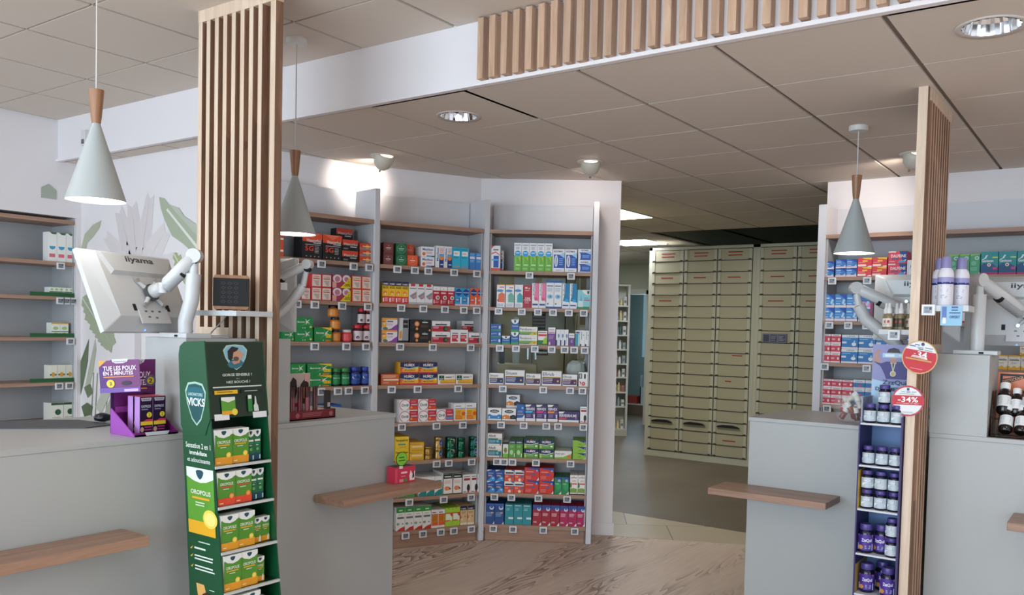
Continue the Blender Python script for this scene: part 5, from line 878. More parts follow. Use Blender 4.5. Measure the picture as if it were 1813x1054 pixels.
def spot_lamp(name, loc, target, power, ang, col=(1, .86, .76), size=.03, blend=.5):
    l = bpy.data.lights.new(name, 'SPOT'); l.energy = power; l.spot_size = math.radians(ang); l.spot_blend = blend; l.color = col; l.shadow_soft_size = size
    o = bpy.data.objects.new(name, l); C.objects.link(o); o.location = loc; o.rotation_euler = (Vector(target)-Vector(loc)).to_track_quat('-Z', 'Y').to_euler()
def eyeball(x, y, ang, label, power, lamp_to):
    root = empty('eyeball_spotlight', (x, y, ZC), ang); tag(root, label, 'spotlight', 'swivelling ceiling spotlights')
    r = MB(); r.lathe([(.045, -.004), (.082, -.008), (.086, -.001)], mat('#d9d4cc', .5), 36, caps=False); r.build('ring', root)
    M = Matrix.Translation((0, 0, -.02))@Matrix.Rotation(math.radians(38), 4, 'Y')
    b = MB(); b.lathe([(.0, -.075), (.03, -.068), (.052, -.045), (.062, -.01), (.062, .02), (.05, .035)], mat('#cfc9bb', .35), 30, M=M, caps=False); b.build('eyeball_shell', root)
    k = MB(); k.lathe([(.006, -.095), (.006, -.07)], mat('#a59a84', .3, .6), 10, M=M); k.build('knob', root)
    g = MB(); g.lathe([(.0, .0), (.028, .001)], mat('#fff3e6', .4, key='spot_glow', emit=30., ecol='#ffe9d6'), 20, M=Matrix.Translation((-.052, 0, -.028))@Matrix.Rotation(math.radians(-115), 4, 'Y'), caps=False); g.build('lamp_face', root)
    d = Vector((math.cos(ang), math.sin(ang), 0)); p = Vector((x, y, ZC-.05))-d*.085
    spot_lamp('wall_washer_light', p, lamp_to, power, 95, size=.03, blend=1.)
def toward(x, y, tx, ty): return math.atan2(-(ty-y), -(tx-x))
EYES = [(-3.93, 3.90, (-4.30, 4.02, 2.42), 11, 'cream swivelling ceiling spotlight above the left and middle wall units'), (-2.874, 4.66, (-3.25, 5.24, 2.3), 4, 'cream swivelling ceiling spotlight above the wall unit beside the passage'), (-1.092, 5.33, (-1.75, 6.05, 2.2), 12, 'cream swivelling ceiling spotlight behind the right batten screen')]
for x, y, tgt, pw, lab in EYES: eyeball(x, y, toward(x, y, tgt[0], tgt[1]), lab, pw, tgt)
def downlight(x, y, label):
    root = empty('recessed_downlight', (x, y, ZC)); tag(root, label, 'downlight', 'round chrome downlights')
    r = MB(); r.lathe([(.092, -.001), (.112, -.006), (.114, -.0005)], mat('#cfc9c4', .5), 40, caps=False); r.build('trim_ring', root)
    chrome = mat('#dfe2e6', .12, 1., key='chrome_reflector'); vs = []; fs = []; sg = 36
    for j, (rr, z) in enumerate(((.094, -.002), (.085, .035), (.06, .075), (.02, .09))):
        for q in range(sg): a = 2*math.pi*q/sg; k = rr*(1-.06*(q % 2)); vs.append((k*math.cos(a), k*math.sin(a), z))
    for j in range(3):
        for q in range(sg): a = j*sg+q; b = j*sg+(q+1) % sg; fs.append((a, a+sg, b+sg, b))
    c = MB(); c.add(vs, fs+[tuple(range(3*sg, 4*sg))], chrome); c.build('reflector', root)
for x, y, l in DL: downlight(x, y, l); spot_lamp('downlight_fill', (x, y, ZC-.012), (x, y, 0), 9, 130, (1, .93, .86), .07, 1.)  # soft fill spots added below fittings that look switched off
for x0, y0, lab, c in ((-4.33, 6.61, 'lit square ceiling panel nearest the passage in the stockroom', '#fff3d9'), (-5.30, 8.86, 'lit square ceiling panel further back in the stockroom', '#f2f6ff')):
    root = empty('ceiling_light_panel', (x0, y0, ZC)); tag(root, lab, 'ceiling light', 'square lit ceiling panels')
    f = MB(); f.box(0, 0, -.006, .6, .6, -.0005, mat('#d9d9d4', .5)); f.build('frame', root); d = MB(); d.box(.02, .02, -.008, .58, .58, -.0061, mat(c, .5, emit=20., ecol=c)); d.build('diffuser', root)
for i, (x0, y0) in enumerate(((-2.0, .2), (.9, .8), (-4.3, .2), (-.8, -1.8), (2.2, 3.9), (.9, 5.0))):       # unseen panels added to lift the dim shop and floor
    zc = ZU if y0 < 2.9 else ZC; root = empty('ceiling_light_panel', (x0, y0, zc)); tag(root, f"unseen square panel added to light the shop, {['above the camera', 'right of the camera', 'over the far left counter', 'behind the camera', 'far right of the shop', 'over the far right counter'][i]}", 'ceiling light'); f = MB(); f.box(0, 0, -.006, .585, .585, -.0005, mat('#d9d9d4', .5)); f.build('frame', root); d = MB(); d.box(.02, .02, -.008, .565, .565, -.0061, mat('#fff3e6', .5, emit=10, ecol='#fff0e6')); d.build('diffuser', root)
root = empty('ceiling_light_panel', (-7.0, 9.6, ZC)); tag(root, 'unseen square panel added to light the stockroom near its door', 'ceiling light'); d = MB(); d.box(0, 0, -.008, .6, .6, -.001, mat('#f2f6ff', .5, emit=20., ecol='#f2f6ff')); d.build('diffuser', root)  # extra hidden panel, added for light in the back of the stockroom
root = empty('ceiling_light_panel', (-5.53, 6.01, ZC)); tag(root, 'unseen square panel added to light the cupboards behind the glass', 'ceiling light'); d = MB(); d.box(0, 0, -.008, .6, .6, -.001, mat('#f2f6ff', .5, emit=20., ecol='#f2f6ff')); d.build('diffuser', root)  # hidden panel added to brighten the view through the glass back
# ---------------------------------------------------------------- drawer cabinets in the stockroom
DB = mat('#afaa8f', .4, key='drawer_beige'); DW = mat('#bdbca9', .45, key='cabinet_frame_beige'); RED = mat('#a3281f', .5)
me_d = {}
def drawer_meshes(w, h):
    a = MB(); a.box(0, 0, .003, w, .03, h-.003, DB); a.box(.0, -.006, .003, .035, 0, h-.003, DW); a.box(w-.035, -.006, .003, w, 0, h-.003, DW)
    b = MB(); g = mat('#3a382e', .5)
    b.prism([(0, .001), (w, .001), (w-.015, .016), (w-.035, .016), (w-.05, .005), (.05, .005), (.035, .016), (.015, .016)], .012, g, Matrix.Translation((0, -.012, 0)))
    return a.mesh('drawer'), b.mesh('corner_grip')
def drawer_cabinet(x0, cols, wc, label, marks, grips):
    y0 = 9.12; root = empty('drawer_cabinet', (x0, y0, 0)); tag(root, label, 'cabinet', 'beige medicine drawer cabinets'); W = wc*cols+.04*2
    f = MB(); f.box(0, .005, 0, .04, .6, 2.463, DW); f.box(W-.04, .005, 0, W, .6, 2.463, DW); f.box(0, .005, 2.43, W, .6, 2.463, DW); f.box(0, .0, .0, W, .6, .075, DW); f.box(.04, .035, .075, W-.04, .6, 2.43, mat('#26251f', .6)); f.build('frame', root)
    hh = (2.425-.08)/18; md, mg = drawer_meshes(wc-.012, hh); handle = None
    for c in range(cols):
        for r in range(18):
            o = bpy.data.objects.new('drawer', md); C.objects.link(o); o.parent = root; o.location = (.04+c*wc+.006, .0, .08+r*hh)
            q = bpy.data.objects.new('corner_grip', mg); C.objects.link(q); q.parent = o
            top = 17-r
            for (mc, mr, x, z, ln) in marks:
                if mc == c and mr == top: s = MB(); s.box(x, -.0035, z, x+ln, -.0005, z+.012, RED); s.build('red_label', o)
            if grips and r == 2:
                if handle is None:
                    b = MB(); b.prism([(.05+.0, .0), (.05+.27, .0), (.29, .018), (.24, .028), (.12, .028), (.07, .018)], .03, BLACK, Matrix.Translation((0, -.035, hh-.055))); handle = b.mesh('handle')
                k = bpy.data.objects.new('handle', handle); C.objects.link(k); k.parent = o
    return root
mk = [(c, 0, .12, .085, .17) for c in range(3)]+[(c, 0, .12, .05, .16) for c in range(3)]+[(c, 2, .12, .065, .15) for c in range(3)]+[(0, 4, .1, .06, .16), (2, 9, .2, .1, .12), (2, 11, .13, .07, .07), (2, 16, .12, .05, .15)]
drawer_cabinet(-4.775, 3, .413, 'tall beige drawer cabinet with three columns and black handles near the floor', mk, True)
drawer_cabinet(-3.455, 3, .413, 'tall beige drawer cabinet right of the first, with a grey display window', [(c, 0, .12, .085, .17) for c in range(3)]+[(c, 0, .12, .05, .16) for c in range(3)]+[(c, 2, .12, .065, .15) for c in range(3)]+[(c, 4, .1, .06, .17) for c in range(3)]+[(0, 7, .12, .04, .09)], False)
o = MB(); o.box(0, 0, 0, .27, .012, .1, mat('#6f7384', .3)); art(o, .27, .1, [('r',.05,.12,.28,.88,'#3c4052'),('r',.34,.12,.6,.88,'#3c4052'),('r',.66,.12,.95,.88,'#4a4f66'),('l',.36,.2,.58,.8,4,'#8a90a8'),('l',.68,.2,.92,.8,4,'#9aa0b8')]); q = o.build('display_window', [x for x in bpy.data.objects if x.name.startswith('drawer_cabinet')][-1]); q.location = (.1, -.016, 1.385)
# ---------------------------------------------------------------- stockroom shelving and the room behind the door
sx_, sy_ = -.568*12+.823*1.224, .823*12+.568*1.224; root = empty('stock_shelving', (sx_, sy_, 0), .62); SM_ = Matrix.Translation((sx_, sy_, 0))@Matrix.Rotation(.62, 4, 'Z'); tag(root, 'white stock shelving full of small bottles, seen edge on beside the passage wall', 'shelving')
f = MB(); f.box(-.9, .0, 0, .0, .03, .08, DW)
f.box(-.03, .02, 0, 0, .3, 2.12, mat('#c9ccc4', .5)); f.box(-.9, .0, 0, -.87, .3, 2.12, mat('#c9ccc4', .5)); f.box(-.9, .28, 0, 0, .3, 2.12, mat('#c9ccc4', .5)); f.box(-.9, 0, 2.1, 0, .3, 2.12, mat('#c9ccc4', .5)); f.build('frame', root)
lv = [.42, .62, .83, 1.02, 1.22, 1.42, 1.62, 1.83]
for z in [.1]+lv: o = MB(); o.box(-.87, .0, z-.02, -.03, .28, z, mat('#c9ccc4', .5)); o.build('shelf', root)
rn = random.Random(11); cols = ['#d7d9d2', '#c9cdc6', '#b9564c', '#3f5f6a', '#d8c48a', '#8fa3a8', '#e1e1da']
cnt = {}
for z, dsc in zip([.1]+lv, ['grey spray tins', 'brown and red cartons', 'small white tubes', 'red and white cartons', 'white packets', 'small cartons', 'stacked pink tins', 'blue and red bottles', 'white and teal bottles']):
    base = None
    for k in range(7):
        hgt = rn.uniform(.08, .14); col = rn.choice(cols); m = MB(); x = -.40+k*.055
        if k % 2: m.lathe([(.019, 0), (.019, hgt*.7), (.01, hgt*.8), (.01, hgt)], mat(col, .4), 12, M=Matrix.Translation((x, .05, 0)))
        else: m.box(x-.02, .02, 0, x+.02, .09, hgt, mat(col, .5)); art(m, .04, hgt, [('r', .1, .3, .9, .6, '#6f7a80'), ('l', .1, .7, .9, .9, 2, '#9aa')], Matrix.Translation((x-.02, .02, 0)))
        o = m.build('stock_bottle' if k % 2 else 'stock_carton'); o.matrix_world = SM_@Matrix.Translation((0, 0, z+.0005))
        wh = ['bottom', 'second lowest', 'third lowest', 'fourth lowest', 'middle', 'fourth highest', 'third highest', 'second highest', 'top'][([.1]+lv).index(z)]
        tag(o, f"{'small bottle' if k % 2 else 'small carton'}, {ORDN[k//2+1]} of its kind from left, {wh} level of the stock shelving", 'bottle' if k % 2 else 'carton', f"items on the {wh} level of the stock shelving")
root = empty('venetian_blind', (-7.5, 14.17, 1.0)); tag(root, 'pale blue venetian blind over the window beyond the stockroom door', 'blind')
s = MB()
for k in range(48): s.box(0, -.02, k*.026, 1.6, -.005, k*.026+.02, mat('#a9bfca', .4, emit=.35, ecol='#8fb4c8'), Matrix.Translation((0, 0, 0)))  # slats glow faintly in place of daylight coming through
s.build('slats', root); h = MB(); h.box(0, -.03, 1.25, 1.6, 0, 1.29, mat('#c5cdd0', .5)); h.build('head_rail', root)
tag_b = MB(); tag_b.box(0, 0, 0, .5, .35, .18, mat('#6f5a48', .6)); o = tag_b.build('cardboard_box'); o.location = (-7.35, 13.3, .001); tag(o, 'brown cardboard box on the floor beyond the stockroom door', 'box')
b = MB(); b.box(0, 0, 0, .62, .36, .02, mat('#c9ccd0', .5)); o = b.build('tray'); o.location = (-7.4, 13.29, .182); tag(o, 'pale tray lying on the brown cardboard box', 'tray')
b = MB(); b.box(0, 0, 0, .22, .2, .13, mat('#a33a2c', .6)); o = b.build('carton'); o.location = (-7.36, 13.32, .2025); tag(o, 'red carton on the pale tray beyond the stockroom door', 'box')
b = MB(); b.box(0, 0, 0, .02, .26, .5, mat('#a9b4b8', .5)); b.box(.0, 0, 0, .2, .02, .3, mat('#b9c4c8', .5)); o = b.build('file_holder'); o.location = (-7.1, 13.35, .2025); tag(o, 'grey file holder standing on the pale tray', 'file holder')
# things seen through the glass back of the passage wall unit
def thing1(mb, name, label, cat, loc, rz=0.):
    o = mb.build(name); o.location = loc; o.rotation_euler = (0, 0, rz); return tag(o, label, cat)
GRN = mat('#a8a789', .5); OZ = .604                     # the office fittings stand square to this direction
def off_(c, lat): return (-.568*c+.823*lat, .823*c+.568*lat)
def o2(c, lat, z): x, y = off_(c, lat); return (x, y, z)
b = MB(); b.box(0, 0, 0, .76, .4, 2.3, GRN); b.box(.37, -.006, .05, .38, 0, 2.25, mat('#6f6e5a', .5)); b.box(.33, -.02, 1.2, .345, -.0, 1.35, STEEL); b.box(.40, -.02, 1.2, .415, -.0, 1.35, STEEL)
b.box(.40, -.004, 1.40, .74, -.0, 2.0, mat('#8f9a92', .15)); b.box(.66, -.008, .9, .67, -.0, 2.1, BLACK)
thing1(b, 'metal_cupboard', 'beige metal cupboard seen through the glass back of the passage wall unit', 'cupboard', o2(7.7, -.46, .001), OZ)
b = MB(); b.box(0, 0, 0, .42, .34, 1.17, mat('#b7b596', .5)); thing1(b, 'low_cabinet', 'low beige cabinet behind the glass, carrying the black phone', 'cabinet', o2(7.25, -.46, .001), OZ)
b = MB(); b.box(0, 0, 0, .045, .03, .15, BLACK); b.box(.008, -.002, .06, .037, .0, .12, mat('#2a3a5a', .3)); b.tube([(.02, .015, .14), (.02, .015, .18)], .004, BLACK)
thing1(b, 'desk_phone', 'black handset phone behind the glass', 'phone', o2(7.32, -.36, 1.172), OZ)
b = MB(); b.lathe([(.03, 0), (.032, .1), (.026, .2), (.032, .3), (.028, .38), (.02, .40)], mat('#c7dbe4', .4), 16); thing1(b, 'soap_dispenser', 'pale blue dispenser behind the glass', 'dispenser', o2(7.4, -.22, 1.172))
b = MB(); b.box(0, 0, 0, .46, .012, .09, mat('#b9d4e4', .5)); b.box(.20, -.006, 0, .25, 0, .09, GRN); thing1(b, 'notice_board', 'pale blue strip board high on the beige cupboard behind the glass', 'board', o2(7.68, -.26, 1.84), OZ)
root = empty('shelf_rack', o2(7.55, .31, 0), OZ); tag(root, 'open rack with small packets at the right edge of the glass back', 'rack')
b = MB()
for z in (.4, .8, 1.2, 1.5, 1.8, 2.1): b.box(0, 0, z, .2, .3, z+.02, DW)
b.box(0, 0, 0, .02, .3, 2.2, DW); b.box(.18, 0, 0, .2, .3, 2.2, DW); b.build('frame', root)
for z in (1.22, 1.52, 1.82):
    for k in range(3):
        m = MB(); m.box(0, 0, 0, .045, .14, rn.uniform(.08, .16), mat(rn.choice(['#b9b7a2', '#8f8a78', '#cfcdc0', '#5a564c']), .6)); o = m.build('packet'); o.matrix_world = root.matrix_basis@Matrix.Translation((.023+k*.052, .05, z+.0005))
        tag(o, f"small packet, {ORDN[k+1]} from left, {'low' if z < 1.3 else 'middle' if z < 1.6 else 'high'} rack shelf behind the glass", 'packet', 'packets on the rack behind the glass')
b = MB(); b.box(0, 0, 0, .11, .006, .05, BLACK); art(b, .11, .05, [('t', .08, .25, .92, .75, 'Livraison', '#d9dde0', 1)]); thing1(b, 'black_sign', 'small black sign with white lettering behind the glass', 'sign', o2(7.693, -.05, 1.24), OZ)
b = MB(); b.box(0, 0, -.05, .12, .006, .2, BLACK)
for k in range(6): b.box(.005, -.012, k*.03-.04, .115, 0, k*.03-.028, mat('#6a6a60', .5))
thing1(b, 'letter_rack', 'dark slotted letter rack behind the glass', 'letter rack', o2(7.693, -.09, 1.50), OZ)

# ---------------------------------------------------------------- screens on arms
def basis(loc, ex, ez):
    ex = Vector(ex).normalized(); ez = Vector(ez); ez = (ez-ex*ez.dot(ex)).normalized(); ey = ez.cross(ex)
    return Matrix(((ex.x, ey.x, ez.x, loc[0]), (ex.y, ey.y, ez.y, loc[1]), (ex.z, ey.z, ez.z, loc[2]), (0, 0, 0, 1)))
def monitor(label, M, w=.545, h=.33, band=True):
    """back of the screen faces local -y; origin at lower left corner of the back"""
    root = empty('computer_monitor', (0, 0, 0), M=M); tag(root, label, 'monitor', 'white screens on swivel arms')
    a = MB(); a.box(0, .012, 0, w, .03, h, WHITEP); a.box(.008, .03, .012, w-.008, .031, h-.008, BLACK); a.build('screen_panel', root, bevel=.006)
    b = MB(); m = WHITEP        # bevelled rear housing
    o_ = [(0, 0), (w, 0), (w, h), (0, h)]; i_ = [(.07, .05), (w-.07, .05), (w-.05, h-.02), (.05, h-.02)]
    vs = [(x, .012, z) for x, z in o_]+[(x, -.022, z) for x, z in i_]; b.add(vs, [(4, 5, 6, 7), (0, 1, 5, 4), (1, 2, 6, 5), (2, 3, 7, 6), (3, 0, 4, 7)], m); b.build('rear_housing', root, bevel=.004)
    c = MB(); vs = [(.05, -.022, h-.02), (w-.05, -.022, h-.02), (w-.09, -.022, h*.66), (.09, -.022, h*.66), (.06, -.034, h-.03), (w-.06, -.034, h-.03), (w-.10, -.034, h*.7), (.10, -.034, h*.7)]
    c.add(vs, [(7, 6, 5, 4), (4, 5, 1, 0), (5, 6, 2, 1), (6, 7, 3, 2), (7, 4, 0, 3)], m)
    art(c, .15, .03, [('t', 0, 0, 1, 1, 'iiyama', '#3c3f44', 1)], Matrix.Translation((w*.36, -.0345, h*.80))); c.build('upper_band', root)
    d = MB(); d.box(w*.34, -.026, h*.06, w*.66, -.02, h*.24, mat('#c5c8ca', .4))
    for k, (x, z) in enumerate(((.40, .2), (.47, .2), (.42, .13), (.5, .12), (.55, .2))): d.box(w*x, -.0275, h*z, w*x+.012, -.026, h*z+.006, mat('#5a5e63', .4))
    d.box(w*.30, -.024, h*.22, w*.33, -.012, h*.30, BLACK); d.box(w*.66, -.024, h*.22, w*.70, -.012, h*.30, BLACK); d.build('connector_bay', root)
    v = MB(); cx, cz = w*.52, h*.44
    for sx, sz in ((-1, -1), (1, -1), (-1, 1), (1, 1)): v.tube([(cx, -.034, cz), (cx+sx*.05, -.03, cz+sz*.05)], [.011, .007], WHITEP, 8); v.lathe([(.008, 0), (.008, .01)], STEEL, 10, M=Matrix.Translation((cx+sx*.05, -.028, cz+sz*.05))@Matrix.Rotation(R90, 4, 'X'))
    v.lathe([(.034, 0), (.034, .014)], mat('#4a4e52', .5), 28, M=Matrix.Translation((cx, -.03, cz))@Matrix.Rotation(R90, 4, 'X')); v.build('mount_plate', root)
    j = MB(); j.lathe([(.026, 0), (.028, .012), (.024, .045), (.012, .052)], WHITEP, 24, M=Matrix.Translation((cx, -.04, cz))@Matrix.Rotation(R90, 4, 'X')); j.build('tilt_joint', root)
    l = MB(); l.lathe([(.0, 0), (.005, .001)], mat('#3a6cff', .4, key='blue_power_light', emit=6, ecol='#3f74ff'), 10, M=Matrix.Translation((w*.42, .01, .003)), caps=False); l.build('power_light', root)
    return root, M@Vector((cx, -.085, cz))
def arm(label, base, post, elbow, tip, plate=True, r=.021, bent=None):
    root = empty('monitor_arm', base); tag(root, label, 'monitor arm', 'white swivel arms'); B = Vector(base); L = lambda p: Vector(p)-B
    if plate:
        p = MB(); p.box(-.09, -.055, 0, .09, .055, .018, WHITEP); p.box(.015, -.058, .004, .035, -.054, .012, BLACK); p.build('base_plate', root, bevel=.006)
    a = MB(); pts = [(0, 0, .01)]+[L(q) for q in post]; a.tube(pts, [r*.95]+[r*1.0]*(len(pts)-1), WHITEP, 22); a.tube([Vector(pts[0])+Vector((0, 0, .048)), Vector(pts[0])+Vector((0, 0, .05))], r*.97, mat('#9a9da0', .5), 22); a.build('lower_arm', root)
    e = MB(); top = L(post[-1]); e.tube([top, L(elbow)-Vector((0, 0, .0))], [r*.62, r*.5], WHITEP, 18)
    ax = (L(tip)-L(elbow)); ax.z = 0; ax.normalize(); sd = Vector((-ax.y, ax.x, 0))
    e.tube([L(elbow)-sd*.022, L(elbow)+sd*.022], r*1.0, WHITEP, 24); e.tube([L(elbow)-sd*.012-Vector((0, 0, .02)), L(elbow)+sd*.012-Vector((0, 0, .02))], .014, BLACK, 14); e.build('elbow', root)
    u = MB(); p0 = L(elbow); p1 = L(tip); d = p1-p0; u.tube([p0+d*.04, p0+d*.1, p0+d*.85, p0+d*.94], [.015, r*.95, r*.9, .016], WHITEP, 22); u.tube([p0+d*.45-Vector((0, 0, r*.55)), p0+d*.9-Vector((0, 0, r*.5))], r*.8, mat('#9b9fa2', .5), 16); u.tube([p0+d*.40-Vector((0, 0, r*.4)), p0+d*.46-Vector((0, 0, r*.4))], r*.82, BLACK, 16); u.build('upper_arm', root)
    w_ = MB(); w_.tube([p1-d*.08, p1], [.016, .02], WHITEP, 16); w_.lathe([(.018, -.02), (.018, .02)], WHITEP, 18, M=Matrix.Translation(p1)); w_.build('wrist', root)
    return root
# far left: back turned to the shop, leaning over
upL = Vector((-.116, -.065, .309)).normalized(); e1 = Vector((-.32, .95, 0)).normalized()
_, tipL = monitor('white monitor seen from behind at the far left, leaning over the counter', basis((-3.075, 1.67, 1.436), e1, upL), w=.49)
arm('white monitor arm standing on the step box left of the black speaker', (-3.06, 1.975, 1.4105), [(-3.06, 1.975, 1.475), (-3.035, 1.985, 1.56), (-3.03, 1.99, 1.66)], (-3.025, 1.99, 1.73), tuple(tipL+Vector((.02, -.005, .0))), r=.028)
_, tip2 = monitor('white monitor mostly hidden behind the left batten screen', basis((-3.60, 2.42, 1.437), (.97, .235, 0), (0, 0, 1)), w=.5)
arm('white monitor arm just right of the left batten screen', (-3.10, 2.375, 1.4105), [(-3.10, 2.40, 1.48), (-3.04, 2.46, 1.56), (-3.0, 2.5, 1.64)], (-2.985, 2.512, 1.735), (-3.22, 2.37, 1.60), plate=False, r=.021)
_, tipR1 = monitor('white monitor left of the right batten screen, above the dropper bottles', basis((-1.10, 4.56, 1.463), (1, .06, 0), (-.03, -.02, 1)), w=.40)
arm('white monitor arm behind the dropper bottles left of the right batten screen', (-.93, 4.40, 1.4105), [(-.96, 4.40, 1.46), (-1.09, 4.36, 1.565), (-1.12, 4.345, 1.63)], (-1.135, 4.34, 1.715), (-.90, 4.46, 1.60), plate=False, r=.03)
_, tipR2 = monitor('white monitor at the right photo edge behind the second counter', basis((-.69, 4.62, 1.452), (1, .03, 0), (-.06, .02, 1)))
arm('white monitor arm on the step box beside the spray cans', (-.585, 4.30, 1.4105), [(-.585, 4.30, 1.5), (-.585, 4.30, 1.60), (-.585, 4.30, 1.68)], (-.585, 4.30, 1.745), tuple(tipR2+Vector((-.02, -.02, .005))), r=.03)
# ---------------------------------------------------------------- small wall shelves on the batten screens
def wshelf(label, x0, y0, z0, x1, y1, z1):
    o = MB(); o.box(x0, y0, z0, x1, y1, z1, WHITEP); return tag(o.build('bracket_shelf', bevel=.001), label, 'shelf', 'small white shelves on the batten screens')
wshelf('small white shelf on the left batten screen under the black speaker', -3.205, 2.075, 1.50, -2.88, 2.249, 1.521)
wshelf('small white shelf behind the left batten screen, crossing the monitor arm', -3.2, 2.325, 1.615, -2.93, 2.36, 1.645)
bpy.data.objects[-1] if False else None
wshelf('small white shelf under the dropper bottles', -.964, 4.1, 1.491, -.803, 4.26, 1.514)
wshelf('small white shelf under the three spray cans', -.745, 3.9, 1.592, -.568, 4.06, 1.617)
def stag(label, x, y, z, k=1.0, rz=0.):
    o = copy_tree(pt0); o.location = (x, y, z); o.rotation_euler = (0, 0, rz); tag(o, label, 'price tag'); o['group'] = 'electronic price tags on the small shelves'; return o
stag('white price tag on the spray can shelf, left of the blue leaflet', -.719, 3.899, 1.620)
stag('white price tag hanging under the dropper bottle shelf', -.895, 4.099, 1.512)
# black speaker in a wooden shell
root = empty('speaker', (-3.035, 2.165, 1.5215), .93); tag(root, 'black mesh fronted speaker in a wooden shell on the white shelf', 'speaker')
s = MB(); M = Matrix.Translation((0, -.055, 0)); s.prism([(-.062, .004), (.062, .004), (.069, .018), (.069, .128), (.062, .143), (-.062, .143), (-.069, .128), (-.069, .018)], .085, BEECH, M); s.build('wooden_shell', root, bevel=.002)
g = MB(); g.box(-.0685, -.058, .018, .0685, -.0551, .130, BLACK)
dk = mat('#272b31', .5)
for i in range(5):
    for j in range(3):
        cx = -.03+j*.024; cz = .036+i*.0185; g.add([(cx-.010, -.0585, cz), (cx, -.0585, cz+.007), (cx+.010, -.0585, cz), (cx, -.0585, cz-.007), (cx-.006, -.0588, cz), (cx, -.0588, cz+.004), (cx+.006, -.0588, cz), (cx, -.0588, cz-.004)], [(3, 2, 1, 0)], mat('#2b3036', .6)); g.add([(cx-.006, -.0588, cz), (cx, -.0588, cz-.004), (cx+.006, -.0588, cz), (cx, -.0588, cz+.004)], [(0, 1, 2, 3)], BLACK)
g.build('mesh_front', root); f = MB()
for x in (-.045, .045):
    for y in (-.03, .02): f.lathe([(.008, 0), (.008, .005)], BLACK, 12, M=Matrix.Translation((x, y, 0)))
f.build('foot', root)
c = MB(); c.tube([(-3.12, 2.27, 1.60), (-3.2, 2.24, 1.48), (-3.22, 2.20, 1.43), (-3.17, 2.16, 1.416), (-3.10, 2.20, 1.416)], .003, WHITEP, 8); tag(c.build('cable'), 'thin white cable lying on the step box below the speaker', 'cable')
# spray cans
def can(x, y, label):
    root = empty('spray_can', (x, y, 1.6175)); tag(root, label, 'spray can', 'lilac capped spray cans'); r = .0315
    b = MB(); b.lathe([(r*.96, 0), (r, .004), (r, .133), (r*.9, .145), (r*.62, .158)], mat('#d5d5de', .3), 32); arc_label(b, r+.0004, .098, .118, mat('#8f90bf', .4), -200, 20, 24); arc_label(b, r+.0005, .089, .098, mat('#1c2470', .4), -200, 20, 24)
    arc_art(b, r+.0007, .02, .10, 55, [('t', .3, .72, .95, .78, 'EVIAN', '#6a70a5'), ('l', .3, .45, .8, .62, 4, '#9a9cab'), ('l', .3, .12, .7, .3, 3, '#8a8c9c'), ('t', .35, .93, .9, .99, 'BRUMISATEUR', '#b5b8e0')]); b.build('body', root)
    c = MB(); c.lathe([(r*.66, .156), (r*.68, .16), (r*.64, .196), (r*.55, .204)], mat('#7d7aa8', .4), 28); c.build('cap', root)
can(-.701, 4.022, 'lilac capped spray can, left one at the back'); can(-.666, 3.945, 'lilac capped spray can standing in front of the other two'); can(-.618, 4.018, 'lilac capped spray can, right one at the back')
o = MB(); o.box(0, 0, 0, .082, .002, .082, mat('#8fc0dc', .5)); art(o, .082, .082, [('r',.06,.3,.28,.95,'#5a78b8'),('r',.1,.1,.26,.4,'#e3e6ee'),('r',.5,.88,.8,.97,'#4a5fa5'),('t',.5,.74,.8,.82,'1 spray','#3a4f8a'),('t',.4,.6,.92,.68,'Eau thermale','#3a4f8a'),('t',.42,.36,.9,.5,'OFFERT','#2a3f8a',1)])
o = o.build('offer_card'); o.location = (-.672, 3.896, 1.533); tag(o, 'pale blue offer card hanging from the spray can shelf', 'card')
# dropper bottles
for i, (x, y) in enumerate([(-.925, 4.122), (-.874, 4.122), (-.828, 4.122), (-.948, 4.165), (-.902, 4.165), (-.853, 4.168)]):
    root = empty('dropper_bottle', (x, y, 1.5145)); tag(root, f"clear amber oil bottle with white dropper cap, {['left', 'middle', 'right'][i % 3]} of the {'front' if i < 3 else 'back'} row", 'bottle', 'dropper bottles on the small shelf')
    b = MB(); b.lathe([(.0155, 0), (.0165, .004), (.0165, .058), (.012, .07), (.008, .074)], mat('#c9b48a', .08, key='oil_glass', trans=.55), 20); b.build('body', root)
    l = MB(); arc_label(l, .0169, .012, .05, mat(['#e9e2d6', '#3a4030', '#e6dfcf'][i % 3], .5), -150, -30, 10); arc_art(l, .0172, .012, .05, 50, [('e', .5, .6, .2, '#b84a3a'), ('l', .25, .15, .75, .4, 3, '#8a7a5a')]); l.build('label_sticker', root)
    c = MB(); c.lathe([(.0125, .072), (.0125, .092), (.008, .098), (.0065, .118), (.003, .121)], mat('#e6e6e6', .4), 18); c.build('dropper_cap', root)
